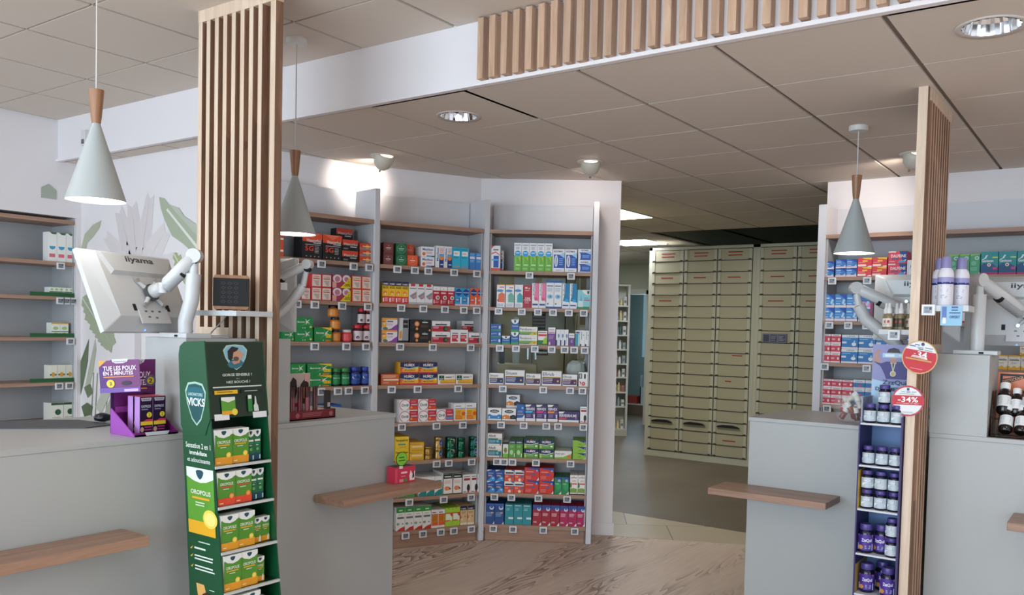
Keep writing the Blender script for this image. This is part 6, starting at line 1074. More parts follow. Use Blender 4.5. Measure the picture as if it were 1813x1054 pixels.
# round offer signs on the post
def promo(label, x, z, r, rot, rim, inner):
    root = empty('round_offer_sign', (0, 0, 0), M=Matrix.Translation((x, 3.926, z))@Matrix.Rotation(rot, 4, 'Y')); tag(root, label, 'sign', 'round red offer signs')
    b = MB(); b.lathe([(r, 0), (r, .003)], mat(rim, .4), 48, M=Matrix.Rotation(R90, 4, 'X'), smooth=False); b.build('disc', root)
    a = MB(); art(a, 2*r, 2*r, inner, Matrix.Translation((-r, -.0031, -r))); a.build('print', root)
def seg(y0, y1, r=.47, n=14):       # band of a disc between two heights
    L = []; R = []
    for i in range(n+1):
        y = y0+(y1-y0)*i/n; d = math.sqrt(max(0, r*r-(y-.5)**2)); R.append((.5+d, y)); L.append((.5-d, y))
    return R+L[::-1]
lg = [('e', .52, .9, .05, '#24406e'), ('t', .3, .84, .44, .88, 'Avène', '#5a6a8a'), ('t', .16, .79, .34, .83, 'NUXE', '#2f4f8f'), ('t', .38, .78, .56, .81, 'Caudalie', '#8a8f98'), ('t', .6, .79, .82, .83, 'SVR', '#8a8f98'), ('t', .42, .73, .56, .77, 'ducray', '#3a4a6a'), ('t', .6, .72, .82, .75, 'bioderma', '#8a8f98')]
promo('upper round red sign with gold rim and 34 print on the right post', -.752, 1.396, .071, .16, '#c9a262', [('p', seg(.04, .96), '#c3202f'), ('p', seg(.70, .96), '#e4e6e8')]+lg+[('t', .42, .5, .7, .68, '34', '#f2f0f0', 1), ('r', .33, .575, .38, .595, '#f2f0f0'), ('p', [(.26, .48), (.74, .46), (.7, .54), (.3, .54)], '#eadfe0'), ('l', .28, .47, .7, .52, 2, '#c97a80'), ('r', .12, .40, .86, .45, '#c9974e'), ('r', .3, .14, .66, .16, '#e08a90')])
promo('lower round red and white sign reading minus 34 percent', -.792, 1.207, .066, -.02, '#b3263a', [('p', seg(.06, .94, .45), '#e4e6e8'), ('p', seg(.37, .68, .45), '#c3202f')]+[('r', .47, .84, .55, .92, '#24406e'), ('t', .3, .78, .42, .81, 'Avène', '#8a8f98'), ('t', .46, .775, .58, .81, 'NUXE', '#2f4f8f'), ('t', .62, .78, .76, .81, 'Vichy', '#8a8f98'), ('l', .24, .71, .78, .745, 1, '#8a8f98'), ('t', .2, .46, .82, .64, '-34%', '#f4f2f2', 1), ('t', .16, .40, .84, .445, 'commandez en ligne', '#f0d6d8'), ('l', .3, .1, .7, .16, 2, '#b0b6ba')])
# ---------------------------------------------------------------- floor display with purple lidded sleep aid jars
X0, X1, YF, YB = -.985, -.804, 3.9, 4.12
PUR = mat('#332a63', .5); root = empty('floor_display', (0, 0, 0)); root.location = ((X0+X1)/2, 4.0, 0); tag(root, 'tall narrow purple floor display stocked with purple lidded jars', 'display stand')
def loc_box(b, *a):
    lx, ly, lz = root.location; b.box(a[0]-lx, a[1]-ly, a[2]-lz, a[3]-lx, a[4]-ly, a[5]-lz, a[6])
b = MB(); loc_box(b, X0, YF, .001, X0+.006, YB, 1.10, PUR); loc_box(b, X0, YF+.03, 1.10, X0+.006, YB, 1.21, mat('#8f93ad', .5)); b.build('side_panel', root)
b = MB(); loc_box(b, X1-.006, YF, .001, X1, YB, 1.135, PUR); b.build('side_panel', root)
b = MB(); loc_box(b, X0+.006, YB-.006, .001, X1-.006, YB, 1.10, mat('#6f8fc0', .5)); b.build('back_panel', root)
b = MB(); loc_box(b, X0+.006, YF+.002, .721, X0+.0075, YF+.1, .89, mat('#c9a83a', .5)); b.build('side_lining', root); b = MB(); loc_box(b, X0+.006, YF+.01, .345, X0+.0075, YB-.01, .47, mat('#a88f52', .5)); b.build('side_lining', root)
for z in (1.10, .914, .72, .522, .342, .16): b = MB(); loc_box(b, X0+.006, YF+.002, z-.008, X1-.006, YB-.007, z, mat('#c9ccd4', .5)); b.build('shelf', root)
b = MB(); loc_box(b, X0+.006, YF, .001, X1-.006, YF+.006, .152, PUR); b.build('base_front', root)
h = MB(); M = Matrix.Translation((-.0915, .10, 1.10)); h.box(0, 0, 0, .183, .003, .345, mat('#8394be', .5), M)
rz_ = lambda z: .54*z/.30 if z < .30 else .54+(z-.30)*.46/.70
HC = [('p',[(0,0),(1,0),(1,.30),(.5,.27),(0,.30)],'#a9c9e6'),('p',[(0,.30),(.5,.27),(1,.30),(1,1),(0,1)],'#8d90bd'),
 ('p',[(.02,.66),(.2,.56),(.3,.4),(.34,.31),(.82,.31),(.84,.42),(.95,.5),(1,.62),(1,.68),(.86,.70),(.66,.66),(.34,.66),(.2,.62)],'#3d3a7c'),
 ('p',[(.02,.66),(.2,.62),(.14,.8),(.2,.88),(.12,.9),(.05,.82)],'#b08a80'),('p',[(.85,.70),(1,.66),(.98,.82),(.9,.86)],'#b08a80'),
 ('p',[(.42,.62),(.58,.62),(.56,.72),(.44,.72)],'#b08a80'),('o',.5,.79,.14,.085,'#b58f84'),('p',[(.34,.84),(.66,.84),(.62,.91),(.5,.94),(.38,.91)],'#2c2430'),
 ('r',.24,.74,.86,.83,'#a9cfe4'),('r',.3,.76,.52,.81,'#dceefa'),('r',.62,.77,.82,.81,'#cfe6f4'),('p',[(.44,.64),(.5,.42),(.56,.64),(.53,.64),(.5,.5),(.47,.64)],'#c9c6a8'),('e',.5,.42,.07,'#d8d5bd'),('e',.5,.42,.05,'#b9ad7a')  # pale bars across the face: a reflection painted into the print
]
def remap(q):
    if q[0] == 'p': return ('p', [(x, rz_(z)) for x, z in q[1]], q[2])
    if q[0] == 'r': return ('r', q[1], rz_(q[2]), q[3], rz_(q[4]), q[5])
    if q[0] == 'o': return ('o', q[1], rz_(q[2]), q[3], q[4]*.66, q[5])
    return ('e', q[1], rz_(q[2]), q[3], q[4])
art(h, .183, .345, [remap(q) for q in HC]+[('t',.26,.465,.86,.535,'ZzzQuil','#27336e',1),('t',.1,.39,1.,.44,'DORMEZ BIEN','#27336e',1)], M); h.build('header_card', root)
def sleepjar(w, h, big):
    lab = [('r',0,.42,1,.86,'#4a2f8f'),('r',0,.86,1,1,'#c9a24e' if big else '#c9cdd6'),('t',.3,.52,.92,.76,'ZzzQuil','#e9ecf4',1),('r',0,0,1,.42,'#c9dbe2'),('o',.25,.2,.16,.14,'#c98a4a' if big else '#8a9aa4'),('l',.5,.1,.9,.34,3,'#9fb4c0')] if big else [('r',0,.0,1,.94,'#c3d2d8'),('r',.1,.56,.75,.92,'#3a3c5c'),('t',.15,.6,.72,.86,'ZzzQuil','#e5eaf2',1),('p',[(.1,.45),(.4,.55),(.7,.5),(.95,.35),(.9,.2),(.1,.2)],'#e5eef0')]
    return jar('sleep_aid_jar', w, h, ('#453a80', '#12122a', '#b9c6ce' if not big else '#4a2f8f', lab))
sm = sleepjar(.054, .084, False); bg = sleepjar(.066, .128, True); usedj = {}
def pj(proto, x, y, z, label, grp):
    o = proto if proto.name not in usedj else copy_tree(proto); usedj[proto.name] = 1; o.location = (x, y, z); o.rotation_euler = (0, 0, random.uniform(-.5, .3)); tag(o, label, 'jar', grp)
xs = (X0+.037, X0+.0935, X0+.150); LCR = ['left', 'middle', 'right']
G = 'purple lidded sleep aid jars'
for i, x in enumerate(xs): pj(sm, x, 3.94, 1.1005, f'small purple lidded jar on the top display shelf, {LCR[i]}', G)
pj(sm, X0+.0935, 3.945, 1.1855, 'single purple lidded jar standing on top of the three top shelf jars', G)
for i, x in enumerate(xs): pj(sm, x, 3.94, .9145, f'small purple lidded jar on the second display shelf, {LCR[i]}', G)
for r in range(2):
    for i, x in enumerate(xs): pj(sm, x, 3.94, .7205+r*.0845, f"small purple lidded jar on the third display shelf, {LCR[i]} of the {['lower', 'upper'][r]} row", G)
pj(bg, X0+.038, 3.945, .5225, 'large gold banded jar at left on the fourth display shelf', G); pj(bg, X0+.101, 3.968, .5225, 'large gold banded jar second on the fourth display shelf', G)
for r in range(2): pj(sm, X0+.1495, 3.93, .5225+r*.0845, f"small jar at the right end of the fourth display shelf, {['lower', 'upper'][r]} one", G)
o = bpy.data.objects
pj(bg, X0+.044, 3.965, .3425, 'large gold banded jar at left on the fifth display shelf', G); pj(bg, X0+.095, 4.04, .3425, 'large gold banded jar at the back of the fifth display shelf', G); pj(bg, X0+.138, 3.945, .3425, 'large gold banded jar at right on the fifth display shelf', G)
# ---------------------------------------------------------------- glass bowl of sample vials
root = empty('glass_bowl', (-1.145, 4.385, 1.0505)); tag(root, 'clear glass bowl full of white capped sample vials on the counter', 'bowl')
b = MB(); b.lathe([(.0, .003), (.045, .002), (.07, .02), (.088, .06), (.085, .1), (.07, .135), (.068, .137), (.066, .135)], mat('#eef6f6', .04, key='bowl_glass', alpha=.10), 40, caps=False); b.build('glass', root)
spots_ = [(-.03, -.02, .045, .5, .3, '#7a2f22'), (.03, -.022, .042, -.2, .1, '#5a3a34'), (0, .03, .042, .9, 2, '#8a2030'), (-.035, .0, .07, 1.1, -.8, '#a8323c'), (.04, .02, .06, .2, 1.2, '#b52430'), (.0, -.035, .075, -.6, .6, '#8f4a30'), (-.02, .02, .10, 1.2, 2.5, '#6f6a66'), (.035, -.01, .10, -.4, -.4, '#c9c4c0'), (.0, .0, .125, .8, .2, '#d0ccc4')]
for i, (x, y, z, tx, tz, col) in enumerate(spots_):
    M = Matrix.Translation((-1.145+x, 4.385+y, 1.0505+z))@Matrix.Rotation(tz, 4, 'Z')@Matrix.Rotation(tx, 4, 'Y'); r_ = empty('sample_vial', (0, 0, 0), M=M)
    tag(r_, ['vial with brick red liquid low at left', 'dark grey vial low at right', 'crimson vial low at the back', 'pink red vial tilted at left', 'bright red vial at right', 'rust coloured vial in front', 'smoky grey vial near the top', 'pale vial at upper right', 'white capped vial lying on top'][i]+' of the glass bowl', 'vial', 'white capped sample vials in the glass bowl')
    v = MB(); v.lathe([(.012, -.03), (.0135, -.027), (.0135, .005), (.01, .01)], mat(col, .2), 18); v.build('body', r_); c = MB(); c.lathe([(.0145, .008), (.0145, .032), (.013, .034)], mat('#e2e2e0', .4), 20); c.build('cap', r_)
# ---------------------------------------------------------------- clearance holder on the right counter
root = empty('acrylic_holder', (-.34, 4.33, 1.0505)); tag(root, 'clear slanted acrylic holder with brown syrup bottles on the right counter', 'holder')
a = MB(); M = Matrix.Identity(4); a.box(-.17, -.10, 0, .2, .08, .004, GLASS); a.box(-.17, -.02, .004, .2, .0, .075, GLASS); a.box(-.17, -.0, .071, .2, .08, .075, GLASS)
a.add([(-.172, -.105, 0), (-.168, -.105, 0), (-.168, .08, 0), (-.172, .08, 0), (-.172, -.02, .2), (-.168, -.02, .2), (-.168, .08, .2), (-.172, .08, .2)], [(0,1,5,4), (1,2,6,5), (2,3,7,6), (3,0,4,7), (4,5,6,7), (3,2,1,0)], GLASS); a.build('tray', root)
def syrup(x, y, z, tilt, label, k=1., capc='#e9eaea'):
    M = Matrix.Translation((x, y, z))@Matrix.Rotation(tilt, 4, 'X')@Matrix.Scale(k, 4); r_ = empty('syrup_bottle', (0, 0, 0), M=M); tag(r_, label, 'bottle', 'brown syrup bottles in the acrylic holder')
    b = MB(); b.lathe([(.02, 0), (.0255, .006), (.0255, .078), (.022, .09), (.013, .1), (.013, .108)], mat('#1a1412', .08, key='dark_brown_glass'), 28); b.build('body', r_)
    l = MB(); arc_label(l, .0258, .025, .072, mat('#e2e4e4', .5), -190, 10, 22); arc_art(l, .0261, .025, .072, 55, [('r', .3, .05, .31, .95, '#6a7078'), ('l', .36, .2, .9, .85, 5, '#a0a6ac'), ('r', .36, .52, .9, .56, '#c9707a'), ('l', .05, .2, .26, .8, 4, '#b4babf')]); l.build('label_sticker', r_)
    c = MB(); c.lathe([(.0185, .104), (.0195, .108), (.0195, .128), (.018, .131)], mat(capc, .4), 26); c.build('cap', r_)
syrup(-.455, 4.268, 1.072, -.62, 'brown bottle with pale blue label, left in the lower row', 1.05); syrup(-.395, 4.27, 1.072, -.62, 'brown bottle with pale blue label, right in the lower row', 1.05)
syrup(-.473, 4.33, 1.15, -.42, 'brown bottle at left in the upper row, white ribbed cap', 1.1); syrup(-.425, 4.34, 1.145, -.42, 'slim brown bottle between two larger ones, upper row', .95); syrup(-.374, 4.33, 1.15, -.42, 'brown bottle at the right photo edge, upper row', 1.1)
o = MB(); o.box(0, 0, 0, .42, .003, .28, mat('#d9743e', .35)); art(o, .42, .28, [('r', .02, .94, 1, .975, K), ('r', .02, .0, .045, .975, K), ('p', [(.045,.80),(.29,.925),(.40,.975),(.27,.975),(.045,.885)], K), ('t', .05, .62, .29, .72, '-50 %', K, 1)])
art(o, .085, .014, [('t', 0, 0, 1, 1, 'DESTOCKAGE', '#d9a070', 1)], Matrix.Translation((.022, -.0014, .229))@Matrix.Rotation(-.29, 4, 'Y'))
o = o.build('clearance_sign'); o.location = (-.513, 4.46, 1.0505); tag(o, 'orange and black clearance sign standing behind the syrup bottles', 'sign')
# ---------------------------------------------------------------- left counters: lipstick tray, purple display, desk things
root = empty('lip_gloss_display', (-3.06, 2.565, 1.0505)); tag(root, 'dark red counter tray of lip gloss testers with a portrait card', 'display')
DR = mat('#6f1c24', .45)
b = MB(); b.box(-.065, -.135, 0, .055, .135, .005, DR); b.box(.05, -.135, 0, .055, .135, .04, DR); b.box(-.065, -.135, 0, .055, -.13, .04, DR); b.box(-.065, .13, 0, .055, .135, .04, DR); b.box(-.065, -.13, .034, .05, .13, .038, mat('#c9b4b0', .5))
M = Matrix.Translation((.0551, -.135, 0))@Matrix.Rotation(R90, 4, 'Z'); art(b, .27, .04, [('l', .3, .3, .75, .8, 3, '#a8606a'), ('e', .2, .5, .04, '#a8606a'), ('e', .9, .5, .04, '#a8606a')], M); b.build('tray', root)
h = MB(); M = Matrix.Translation((.018, -.095, .005))@Matrix.Rotation(R90, 4, 'Z'); h.box(0, 0, 0, .112, .003, .2, mat('#b8aca6', .5), M)
art(h, .112, .2, [('p', [(0,.3),(0,.8),(.15,.92),(.32,.85),(.36,.6),(.25,.4)], '#1c1412'), ('o', .1, .55, .12, .1, '#a87a66'), ('p', [(.5,.35),(.52,.75),(.7,.86),(.92,.78),(.95,.5),(.8,.3)], '#2c1e1a'), ('o', .72, .56, .14, .13, '#9c6a52'), ('r', .72, .82, .9, .96, '#d9a0a4'), ('r', .02, .26, .5, .34, '#8f2a34')], M); h.build('portrait_card', root)
for k in range(8):
    t_ = MB(); x = (.029 if k % 2 else .042); y = -.105+k*.021; zz = .0385; t_.lathe([(.0075, zz), (.0075, zz+.06)], mat(['#6a3030', '#8a3a55', '#7a2438', '#5a2026', '#a0566a', '#6f2a30', '#4a2024', '#7a3a3a'][k], .2), 14, M=Matrix.Translation((x, y, 0))); t_.lathe([(.0078, zz+.06), (.0078, zz+.105), (.006, zz+.107)], mat('#45191c', .3), 14, M=Matrix.Translation((x, y, 0))); o = t_.build('lip_gloss_tube'); o.location = root.location
    tag(o, f"lip gloss tube in the dark red tray, {['first', 'second', 'third', 'fourth', 'fifth', 'sixth', 'seventh', 'eighth'][k]} from left", 'lip gloss', 'lip gloss testers in the tray')
b = MB(); b.box(0, 0, 0, .022, .022, .085, mat('#2c2724', .5)); b.box(.0222, .003, .01, .0226, .018, .03, mat('#b4b0ac', .5)); o = b.build('lip_gloss_carton'); o.location = (-3.045, 2.665, 1.089); tag(o, 'small dark carton at the right end of the lip gloss tray', 'box')
# purple lice treatment display
root = empty('counter_display', (-3.126, 1.713, 1.0505)); tag(root, 'purple counter display for lice treatment with tall back card', 'display'); PP = mat('#6a1a66', .45); PD = mat('#301048', .45); PG = mat('#9a4aae', .45)
b = MB(); b.box(.0, .0, .0, .004, .176, .275, PP); M = Matrix.Translation((.0045, 0, 0))@Matrix.Rotation(R90, 4, 'Z')
art(b, .176, .275, [('r',.0,.0,.06,1,PD),('p',[(.25,1),(.75,1),(.72,.96),(.62,.93),(.38,.93),(.28,.96)],'#c9cdd2'),('t',.32,.945,.7,.985,'PARANIX','#4a2a5a'),('t',.1,.74,.88,.83,'TUE LES POUX','#e9dff0',1),('t',.1,.64,.8,.72,'EN 2 MINUTES','#e9dff0',1),('r',.1,.585,.8,.605,'#d98a2e'),('e',.88,.7,.13,'#6a5a7a'),('e',.88,.7,.08,'#d9c92e'),('t',.83,.67,.92,.73,'2','#3a1458',1),('o',.78,.5,.14,.035,'#2a0a30'),('r',.08,.28,.7,.36,'#9a3a9a')], M); b.build('back_card', root)
b = MB()
for y in (0., .172): b.add([(.004, y, 0), (.16, y, 0), (.16, y, .006), (.004, y, .095), (.004, y+.004, 0), (.16, y+.004, 0), (.16, y+.004, .006), (.004, y+.004, .095)], [(0,1,2,3), (7,6,5,4), (0,4,5,1), (1,5,6,2), (2,6,7,3), (3,7,4,0)], PG if y == 0 else PP)
b.box(.004, .004, .0, .16, .172, .006, PP); b.box(.150, .004, .0, .16, .172, .012, PP)
art(b, .14, .012, [('p',[(.2,.1),(.8,.1),(.85,1.2),(.15,1.2)],'#c9cdd2')], Matrix.Translation((.1605, .02, 0))@Matrix.Rotation(R90, 4, 'Z')); b.build('tray', root)
c = MB(); M = Matrix.Translation((.035, -.055, .155))@Matrix.Rotation(.62, 4, 'Z')@Matrix.Rotation(-.07, 4, 'Y'); c.box(-.0, 0, 0, .146, .002, .118, PP, M)
art(c, .146, .118, [('p',[(0,0),(.25,0),(.1,1),(0,1)],'#4a1a70'),('p',[(0,1),(0,.8),(.2,1)],'#d9982e'),('p',[(.32,1.03),(.74,1.03),(.7,.94),(.6,.9),(.42,.9),(.34,.95)],'#d5d9dc'),('t',.38,.93,.68,.98,'PARANIX','#4a2a5a'),('t',.1,.68,.92,.82,'TUE LES POUX','#ece4f2',1),('t',.1,.54,.84,.66,'EN 2 MINUTES','#ece4f2',1),('r',.1,.47,.86,.5,'#d98a2e'),('e',.27,.28,.1,'#d9c92e'),('t',.24,.23,.31,.33,'2','#3a1458',1),('o',.66,.28,.12,.07,'#2a0a30'),('r',0,.0,1,.15,'#6a4a9a'),('r',.6,.02,.95,.1,'#c9a8cf')], M)
c.box(.02, .002, .05, .03, .05, .06, PP, M); c.build('flag_card', root)
for i in range(2):
    for j in range(2):
        m = MB(); w_, h_, d_ = .05, .135, .034; m.box(0, 0, 0, w_, d_, h_, mat('#2a1838', .35)); art(m, w_, h_, [('p',[(.08,.97),(.92,.97),(.85,.88),(.15,.88)],'#b9bcc4'),('t',.2,.9,.8,.95,'PARANIX','#4a2a5a'),('t',.12,.7,.85,.77,'EXPRESS','#c9cfe0'),('l',.12,.62,.7,.68,1,'#8a8fa8'),('e',.72,.5,.2,'#e0d22e'),('t',.66,.46,.78,.54,'2','#3a1458',1),('r',.05,.22,1,.32,'#e0c22e'),('p',[(.2,.32),(1,.32),(1,.38),(.5,.38)],'#c8355a'),('l',.35,.05,.95,.2,2,'#a83a6a'),('o',.15,.1,.14,.07,'#c09a8a')])
        m.box(-.0006, .0, .0, -.0001, d_, h_, mat('#b98ad0', .4)); m.box(0, 0, h_, w_, d_, h_+.0006, mat('#c9506a', .4))
        o = m.build('lice_treatment_box'); o.matrix_world = Matrix.Translation((-3.0-j*.045, 1.755+i*.0515, 1.0575))@Matrix.Rotation(R90, 4, 'Z')
        tag(o, f"purple and black lice treatment box, {'left' if i == 0 else 'right'} in the {'front' if j == 0 else 'back'} row of the purple display", 'box', 'lice treatment boxes')
b = MB(); b.slab([(-3.78, 1.42), (-3.52, 1.50), (-3.33, 1.73), (-3.36, 1.86), (-3.6, 1.84), (-3.72, 1.7)], 0, .004, mat('#4c4e52', .6)); o = b.build('desk_mat'); o.location = (0, 0, 1.0505); tag(o, 'dark grey desk mat on the far left counter', 'mat')
b = MB(); b.lathe([(.01, 0), (.03, .006), (.034, .018), (.026, .03), (.008, .036)], mat('#141a22', .25), 24); b.tube([(0, 0, .02), (-.05, .04, .012), (-.09, .05, .006)], .004, BLACK); o = b.build('barcode_scanner'); o.location = (-3.47, 1.87, 1.055); tag(o, 'black rounded scanner beside the purple display on the counter', 'scanner')
# pink box with green round tag on the ledge
root = empty('gift_box', (-2.87, 2.955, .7225), R90-.12); tag(root, 'pink box with a green round tag on the oak ledge', 'box')
b = MB(); b.box(0, -.0, 0, .125, .06, .078, mat('#c8324e', .45)); art(b, .125, .078, [('r',.02,.06,.12,.9,'#d8506a'),('t',.3,.55,.6,.72,'Serelys','#f0c4cc'),('l',.3,.36,.55,.46,1,'#e89aa8'),('r',.22,.06,.42,.24,'#e48a98'),('r',.45,.06,.6,.26,'#4a8a4a'),('p',[(.72,.1),(.95,.1),(.98,.7),(.85,.5),(.76,.75),(.7,.4)],'#ecdfd6'),('p',[(.84,.2),(.94,.3),(.92,.65),(.86,.5)],'#201c20')]); b.box(.005, .002, .078, .12, .058, .0788, mat('#1e3a26', .5)); b.build('carton', root)
b = MB(); M = Matrix.Translation((.035, -.004, .118)); b.lathe([(.034, 0), (.034, .002)], mat('#2a3a20', .5), 36, M=M@Matrix.Rotation(R90, 4, 'X'), smooth=False); art(b, .068, .068, [('e', .5, .5, .46, '#7cc234'), ('t', .26, .56, .72, .66, 'NOUVEAU', '#2f4a1a', 1), ('t', .22, .34, .8, .44, 'CHEZ VOUS', '#2f4a1a', 1)], M@Matrix.Translation((-.034, -.0022, -.034))); b.box(.025, -.003, .07, .045, -.001, .09, mat('#d9dcd0', .5)); b.build('green_round_tag', root)
# ---------------------------------------------------------------- green cough remedy floor display
VG = mat('#0d4c2c', .4); VD = mat('#0f2a19', .4); root = empty('floor_display', (-2.7, 1.93, 0)); tag(root, 'tall green floor display of throat remedies with sloping front', 'display stand')
YL, YR = 1.81, 2.052
def fx(z): return -2.687+(1.404-z)*.134
def bx(z): return -2.842+(1.37-z)*.088
def side(mb, y0, y1, zs, m, xo=0.):
    pts = [(bx(z)-xo, z) for z in zs]+[(fx(z)+xo, z) for z in reversed(zs)]; n = len(pts); vs = [(x+2.7, y0-1.93, z) for x, z in pts]+[(x+2.7, y1-1.93, z) for x, z in pts]
    mb.add(vs, [tuple(range(n-1, -1, -1)), tuple(range(n, 2*n))]+[(i, (i+1) % n, n+(i+1) % n, n+i) for i in range(n)], m)
b = MB(); side(b, YL, YL+.005, [.001, 1.13], VG); b.build('side_panel', root); b = MB(); side(b, YR-.005, YR, [.001, 1.13], VG); b.build('side_panel', root)
b = MB(); b.add([(bx(z)+2.7+o_, y-1.93, z) for z in (.001, 1.36) for y in (YL+.005, YR-.005) for o_ in (0, .005)], [(0, 1, 3, 2), (4, 6, 7, 5), (0, 2, 6, 4), (1, 5, 7, 3), (0, 4, 5, 1), (2, 3, 7, 6)], VD); b.build('back_panel', root)
# hood: rounded at the upper back corner
hz = MB(); pts = [(bx(1.13)-.002, 1.10), (bx(1.13)+.03, 1.065), (fx(1.1)-.03, 1.075), (fx(1.13)+.001, 1.135), (fx(1.404), 1.408), (bx(1.37)+.035, 1.402), (bx(1.37)+.008, 1.385), (bx(1.35), 1.355)]
def hood(y0, y1, m, cut=None):
    n = len(pts); vs = [(x+2.7, y0-1.93, z) for x, z in pts]+[(x+2.7, y1-1.93, z) for x, z in pts]; hz.add(vs, [tuple(range(n)), tuple(range(2*n-1, n-1, -1))]+[(i, n+i, n+(i+1) % n, (i+1) % n) for i in range(n)], m)
hood(YL-.003, YL+.002, VG); hz.build('hood_side', root); hz = MB(); hood(YR-.002, YR+.003, VG); hz.build('hood_side', root)
L_ = math.hypot(fx(1.135)-fx(1.404), 1.404-1.135); tl = math.atan2(fx(1.135)-fx(1.404), 1.404-1.135)
FM = Matrix.Translation((fx(1.135)+2.7, YL+.002-1.93, 1.135))@Matrix.Rotation(R90, 4, 'Z')@Matrix.Rotation(-tl, 4, 'X')
b = MB(); b.box(0, 0, 0, YR-YL-.004, .004, L_, VD, FM)
def shield(cx, cy, w, h): return [(cx-w, cy+h*.62), (cx-w*.7, cy+h), (cx, cy+h*1.08), (cx+w*.7, cy+h), (cx+w, cy+h*.62), (cx+w*.85, cy), (cx+w*.45, cy-h*.7), (cx, cy-h), (cx-w*.45, cy-h*.7), (cx-w*.85, cy)][::-1]
art(b, YR-YL-.004, L_, [('p', shield(.5,.79,.215,.165), '#a9c4bc'), ('p', shield(.5,.79,.195,.15), '#7fb3c6'), ('p', [(.34,.70),(.38,.66),(.5,.64),(.6,.68),(.64,.72),(.58,.76),(.42,.76)], '#2c6a7a'), ('p', [(.42,.74),(.46,.70),(.56,.72),(.58,.77)], '#b98a72'), ('o', .52, .82, .1, .075, '#c09378'), ('p', [(.6,.86),(.655,.83),(.6,.80)], '#c09378'), ('p', [(.36,.78),(.36,.88),(.44,.94),(.56,.92),(.52,.88),(.46,.86),(.44,.78),(.4,.74)], '#241f1e'), ('o', .5, .775, .05, .03, '#5a4a42'),
 ('t',.24,.545,.76,.58,'GORGE SENSIBLE ?','#cfd8d0',1),('t',.47,.50,.53,.52,'OU','#9fb0a4'),('t',.30,.45,.72,.49,'NEZ BOUCHÉ ?','#cfd8d0',1),('t',.06,.39,.92,.415,'les solutions naturelles pour accompagner la gorge et le nez','#c9d4cc'),
 ('r',.08,.31,.48,.36,'#e0b020'),('l',.12,.325,.44,.35,1,'#7a5a10'),('r',.54,.31,.92,.36,'#0d1f14'),('l',.6,.325,.86,.35,1,'#8fa89a'),('r',.18,.04,.42,.27,'#5a9a30'),('p',[(.18,.27),(.42,.27),(.42,.23),(.3,.2),(.18,.23)],'#dfe3da'),('r',.18,.04,.42,.09,'#e0a02a'),('e',.40,.07,.05,'#e8cf4a'),('r',.64,.06,.72,.28,'#2f7a3a'),('r',.65,.23,.71,.28,'#dfe3da'),('p',[(.74,.06),(.83,.06),(.82,.14),(.80,.16),(.79,.26),(.77,.26),(.76,.16),(.74,.14)],'#c9d6cc')], FM)
for x in (.06, .72): b.box((YR-YL)*x, -.004, -.008, (YR-YL)*(x+.24), -.001, .014, mat('#dfe1e2', .4), FM)
b.build('header_panel', root)
b = MB(); b.box(fx(1.404)+2.7-.06, YL-1.93, 1.400, fx(1.404)+2.7, YR-1.93, 1.404, VG); b.build('hood_top', root)
# print on the left side
SM = Matrix(((1, 0, -.088*0, 2.7+bx(1.0)), (0, 1, 0, YL-.0005-1.93), (0, 0, 1, 0), (0, 0, 0, 1)))
b = MB()
def sart(z0, z1, shapes, k=0, hoodp=False):
    x0 = bx(z0); x1 = fx(z0); sh = (bx(z1)-bx(z0)); M = Matrix(((1, 0, sh/(z1-z0), x0+2.7), (0, 1, 0, YL-(.0035 if hoodp else .0006)-1.93), (0, 0, 1, z0), (0, 0, 0, 1)))
    art(b, x1-x0, z1-z0, shapes, M)
sart(1.10, 1.28, [('p', shield(.55,.45,.36,.42), '#9fc4b0'), ('p', shield(.55,.45,.32,.38), '#0f4a50'), ('p', shield(.55,.6,.30,.18), '#16606a'), ('t',.3,.62,.8,.68,'LABORATOIRE','#bfd8d8'),('t',.26,.42,.86,.58,'VICKS','#eef2f2',1)], hoodp=True)
sart(.97, 1.05, [('t',.1,.68,.92,.92,'Sensation 2 en 1','#dfe8e0'),('t',.22,.38,.8,.58,'immédiate','#dfe8e0',1),('t',.14,.06,.9,.26,'et adoucissante','#dfe8e0')])
sart(.72, .955, [('r',.08,.0,.92,1,'#5a9a30'),('p',[(.08,1),(.92,1),(.92,.86),(.7,.8),(.5,.78),(.3,.8),(.08,.86)],'#dfe6e0'),('p', shield(.5,.9,.12,.07), '#1c4a5a'),('r',.08,0,.92,.2,'#e2ab22'),('t',.2,.60,.82,.67,'OROPOLIS','#e3ecdc',1),('r',.24,.53,.78,.565,'#e0a52a'),('l',.34,.42,.66,.5,2,'#cfe0c0'),('o',.78,.26,.22,.14,'#e8d454'),('o',.78,.26,.17,.1,'#f0e284')])
sart(.56, .70, [('r',.35,.93,.7,.96,'#b9d0bc'),('l',.22,.72,.62,.82,1,'#dfe8e0'),('l',.22,.46,.82,.62,2,'#dfe8e0'),('l',.22,.2,.82,.36,2,'#dfe8e0'),('p',[(.1,.74),(.14,.72),(.2,.82)],'#d9b02e'),('p',[(.1,.54),(.14,.52),(.2,.62)],'#d9b02e'),('p',[(.1,.28),(.14,.26),(.2,.36)],'#d9b02e')])
sart(.40, .55, [('p',[(.22,.95),(.45,.95),(.5,.75),(.42,.5),(.3,.5),(.25,.7)],'#e0ae62'),('e',.55,.42,.27,'#3a1f1c'),('e',.42,.34,.16,'#4a2824'),('e',.68,.38,.16,'#47231f'),('r',.6,.86,.75,.88,'#b9d0bc'),('e',.26,.02,.08,'#b9a22e'),('e',.5,.02,.08,'#b9a22e'),('e',.74,.02,.08,'#b9a22e')])
b.build('side_print', root)
zsh = [.968, .826, .67, .53, .385, .24, .10]
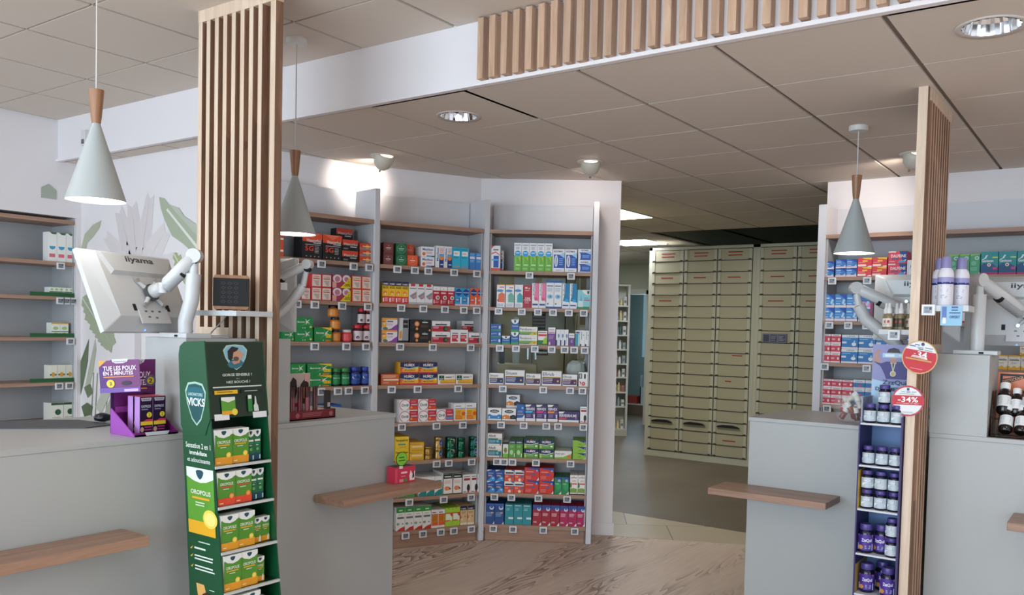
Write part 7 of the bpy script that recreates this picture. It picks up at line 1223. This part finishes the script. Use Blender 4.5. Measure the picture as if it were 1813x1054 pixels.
for z in zsh:
    b = MB(); b.box(bx(z)+.006+2.7, YL+.005-1.93, z-.006, fx(z)+.004+2.7, YR-.005-1.93, z, VD); b.box(fx(z)-.006+2.7, YL+.004-1.93, z-.008, fx(z)+.006+2.7, YR-.004-1.93, z+.001, mat('#c3c8c6', .4)); b.build('shelf', root)
b = MB(); b.box(fx(.09)+2.7-.01, YL+.005-1.93, .001, fx(.09)+2.7, YR-.005-1.93, .09, VG); b.build('base_front', root)
def vbox(w, h, d, kind):
    base = {'y': '#4f8f2c', 'o': '#4f8f2c', 't': '#1f6a44', 's': '#4f8f2c'}[kind]; m = MB(); m.box(0, 0, 0, w, d, h, mat('#e0e4de', .4) if kind != 't' else mat(base, .4))
    foot = {'y': '#e09a26', 'o': '#dc4a2c', 't': '#174a5a', 's': '#e09a26'}[kind]
    sh = [('r',0,0,1,.86,base),('p',[(0,1),(1,1),(1,.88),(.8,.8),(.5,.76),(.2,.8),(0,.88)],'#e4e8e4'),('p', shield(.5,.9,.15 if kind in 'yo' else .2,.06), '#1c4a5a'),('t',.12,.60,.88,.69,'OROPOLIS' if kind != 't' else 'Rhume','#dfe8d4',1),('r',.14,.54,.84,.575,{'y':'#e0a52a','o':'#d8402a','t':'#2f8a6a','s':'#e0a52a'}[kind]),('l',.3,.46,.7,.52,1,'#c5dab4'),('r',0,0,1,.22,foot)]
    if kind in 'yo': sh += [('e',.78,.27,.14,'#e6c83e' if kind == 'y' else '#e8803a'),('e',.78,.27,.09,'#efdc6e' if kind == 'y' else '#f0a05a'),('r',.08,.06,.3,.09,'#f0d9a8')]
    if kind == 's': sh += [('p',[(.66,.02),(.9,.02),(.88,.2),(.8,.3),(.72,.2)],'#dfe4e2')]
    if kind == 't': sh += [('o',.5,.36,.2,.05,'#6fae5a'),('r',.76,.02,.92,.16,'#cfe0e0')]
    art(m, w, h, sh); return m.mesh('throat_remedy_box')
vm = {k: vbox(*v) for k, v in dict(y=(.070, .125, .045, 'y'), o=(.070, .118, .045, 'o'), t=(.030, .112, .03, 't'), s=(.036, .09, .03, 's'), so=(.036, .09, .03, 's')).items()}
rows_ = [(.968, 'yytt'), (.826, 'oott'), (.67, 'yyss'), (.53, 'yys'), (.385, 'yys'), (.24, 'yyss')]; RN = ['top', 'second', 'third', 'fourth', 'fifth', 'sixth']
wd = dict(y=.0725, o=.0725, t=.032, s=.039)
for ri, (z, seq) in enumerate(rows_):
    y = YL+.012
    for i, k in enumerate(seq):
        o = bpy.data.objects.new('throat_remedy_box', vm[k]); C.objects.link(o); o.matrix_world = Matrix.Translation((fx(z)-.012-.004*i-(.008 if k in 'ts' else 0), y, z+.0015))@Matrix.Rotation(R90, 4, 'Z'); y += wd[k]
        tag(o, f"{dict(y='yellow footed green box', o='red footed green box', t='slim dark green box', s='small green spray box')[k]}, {ORDN[i+1]} from left on the {RN[ri]} shelf of the green display", 'box', 'throat remedy boxes in the green display')
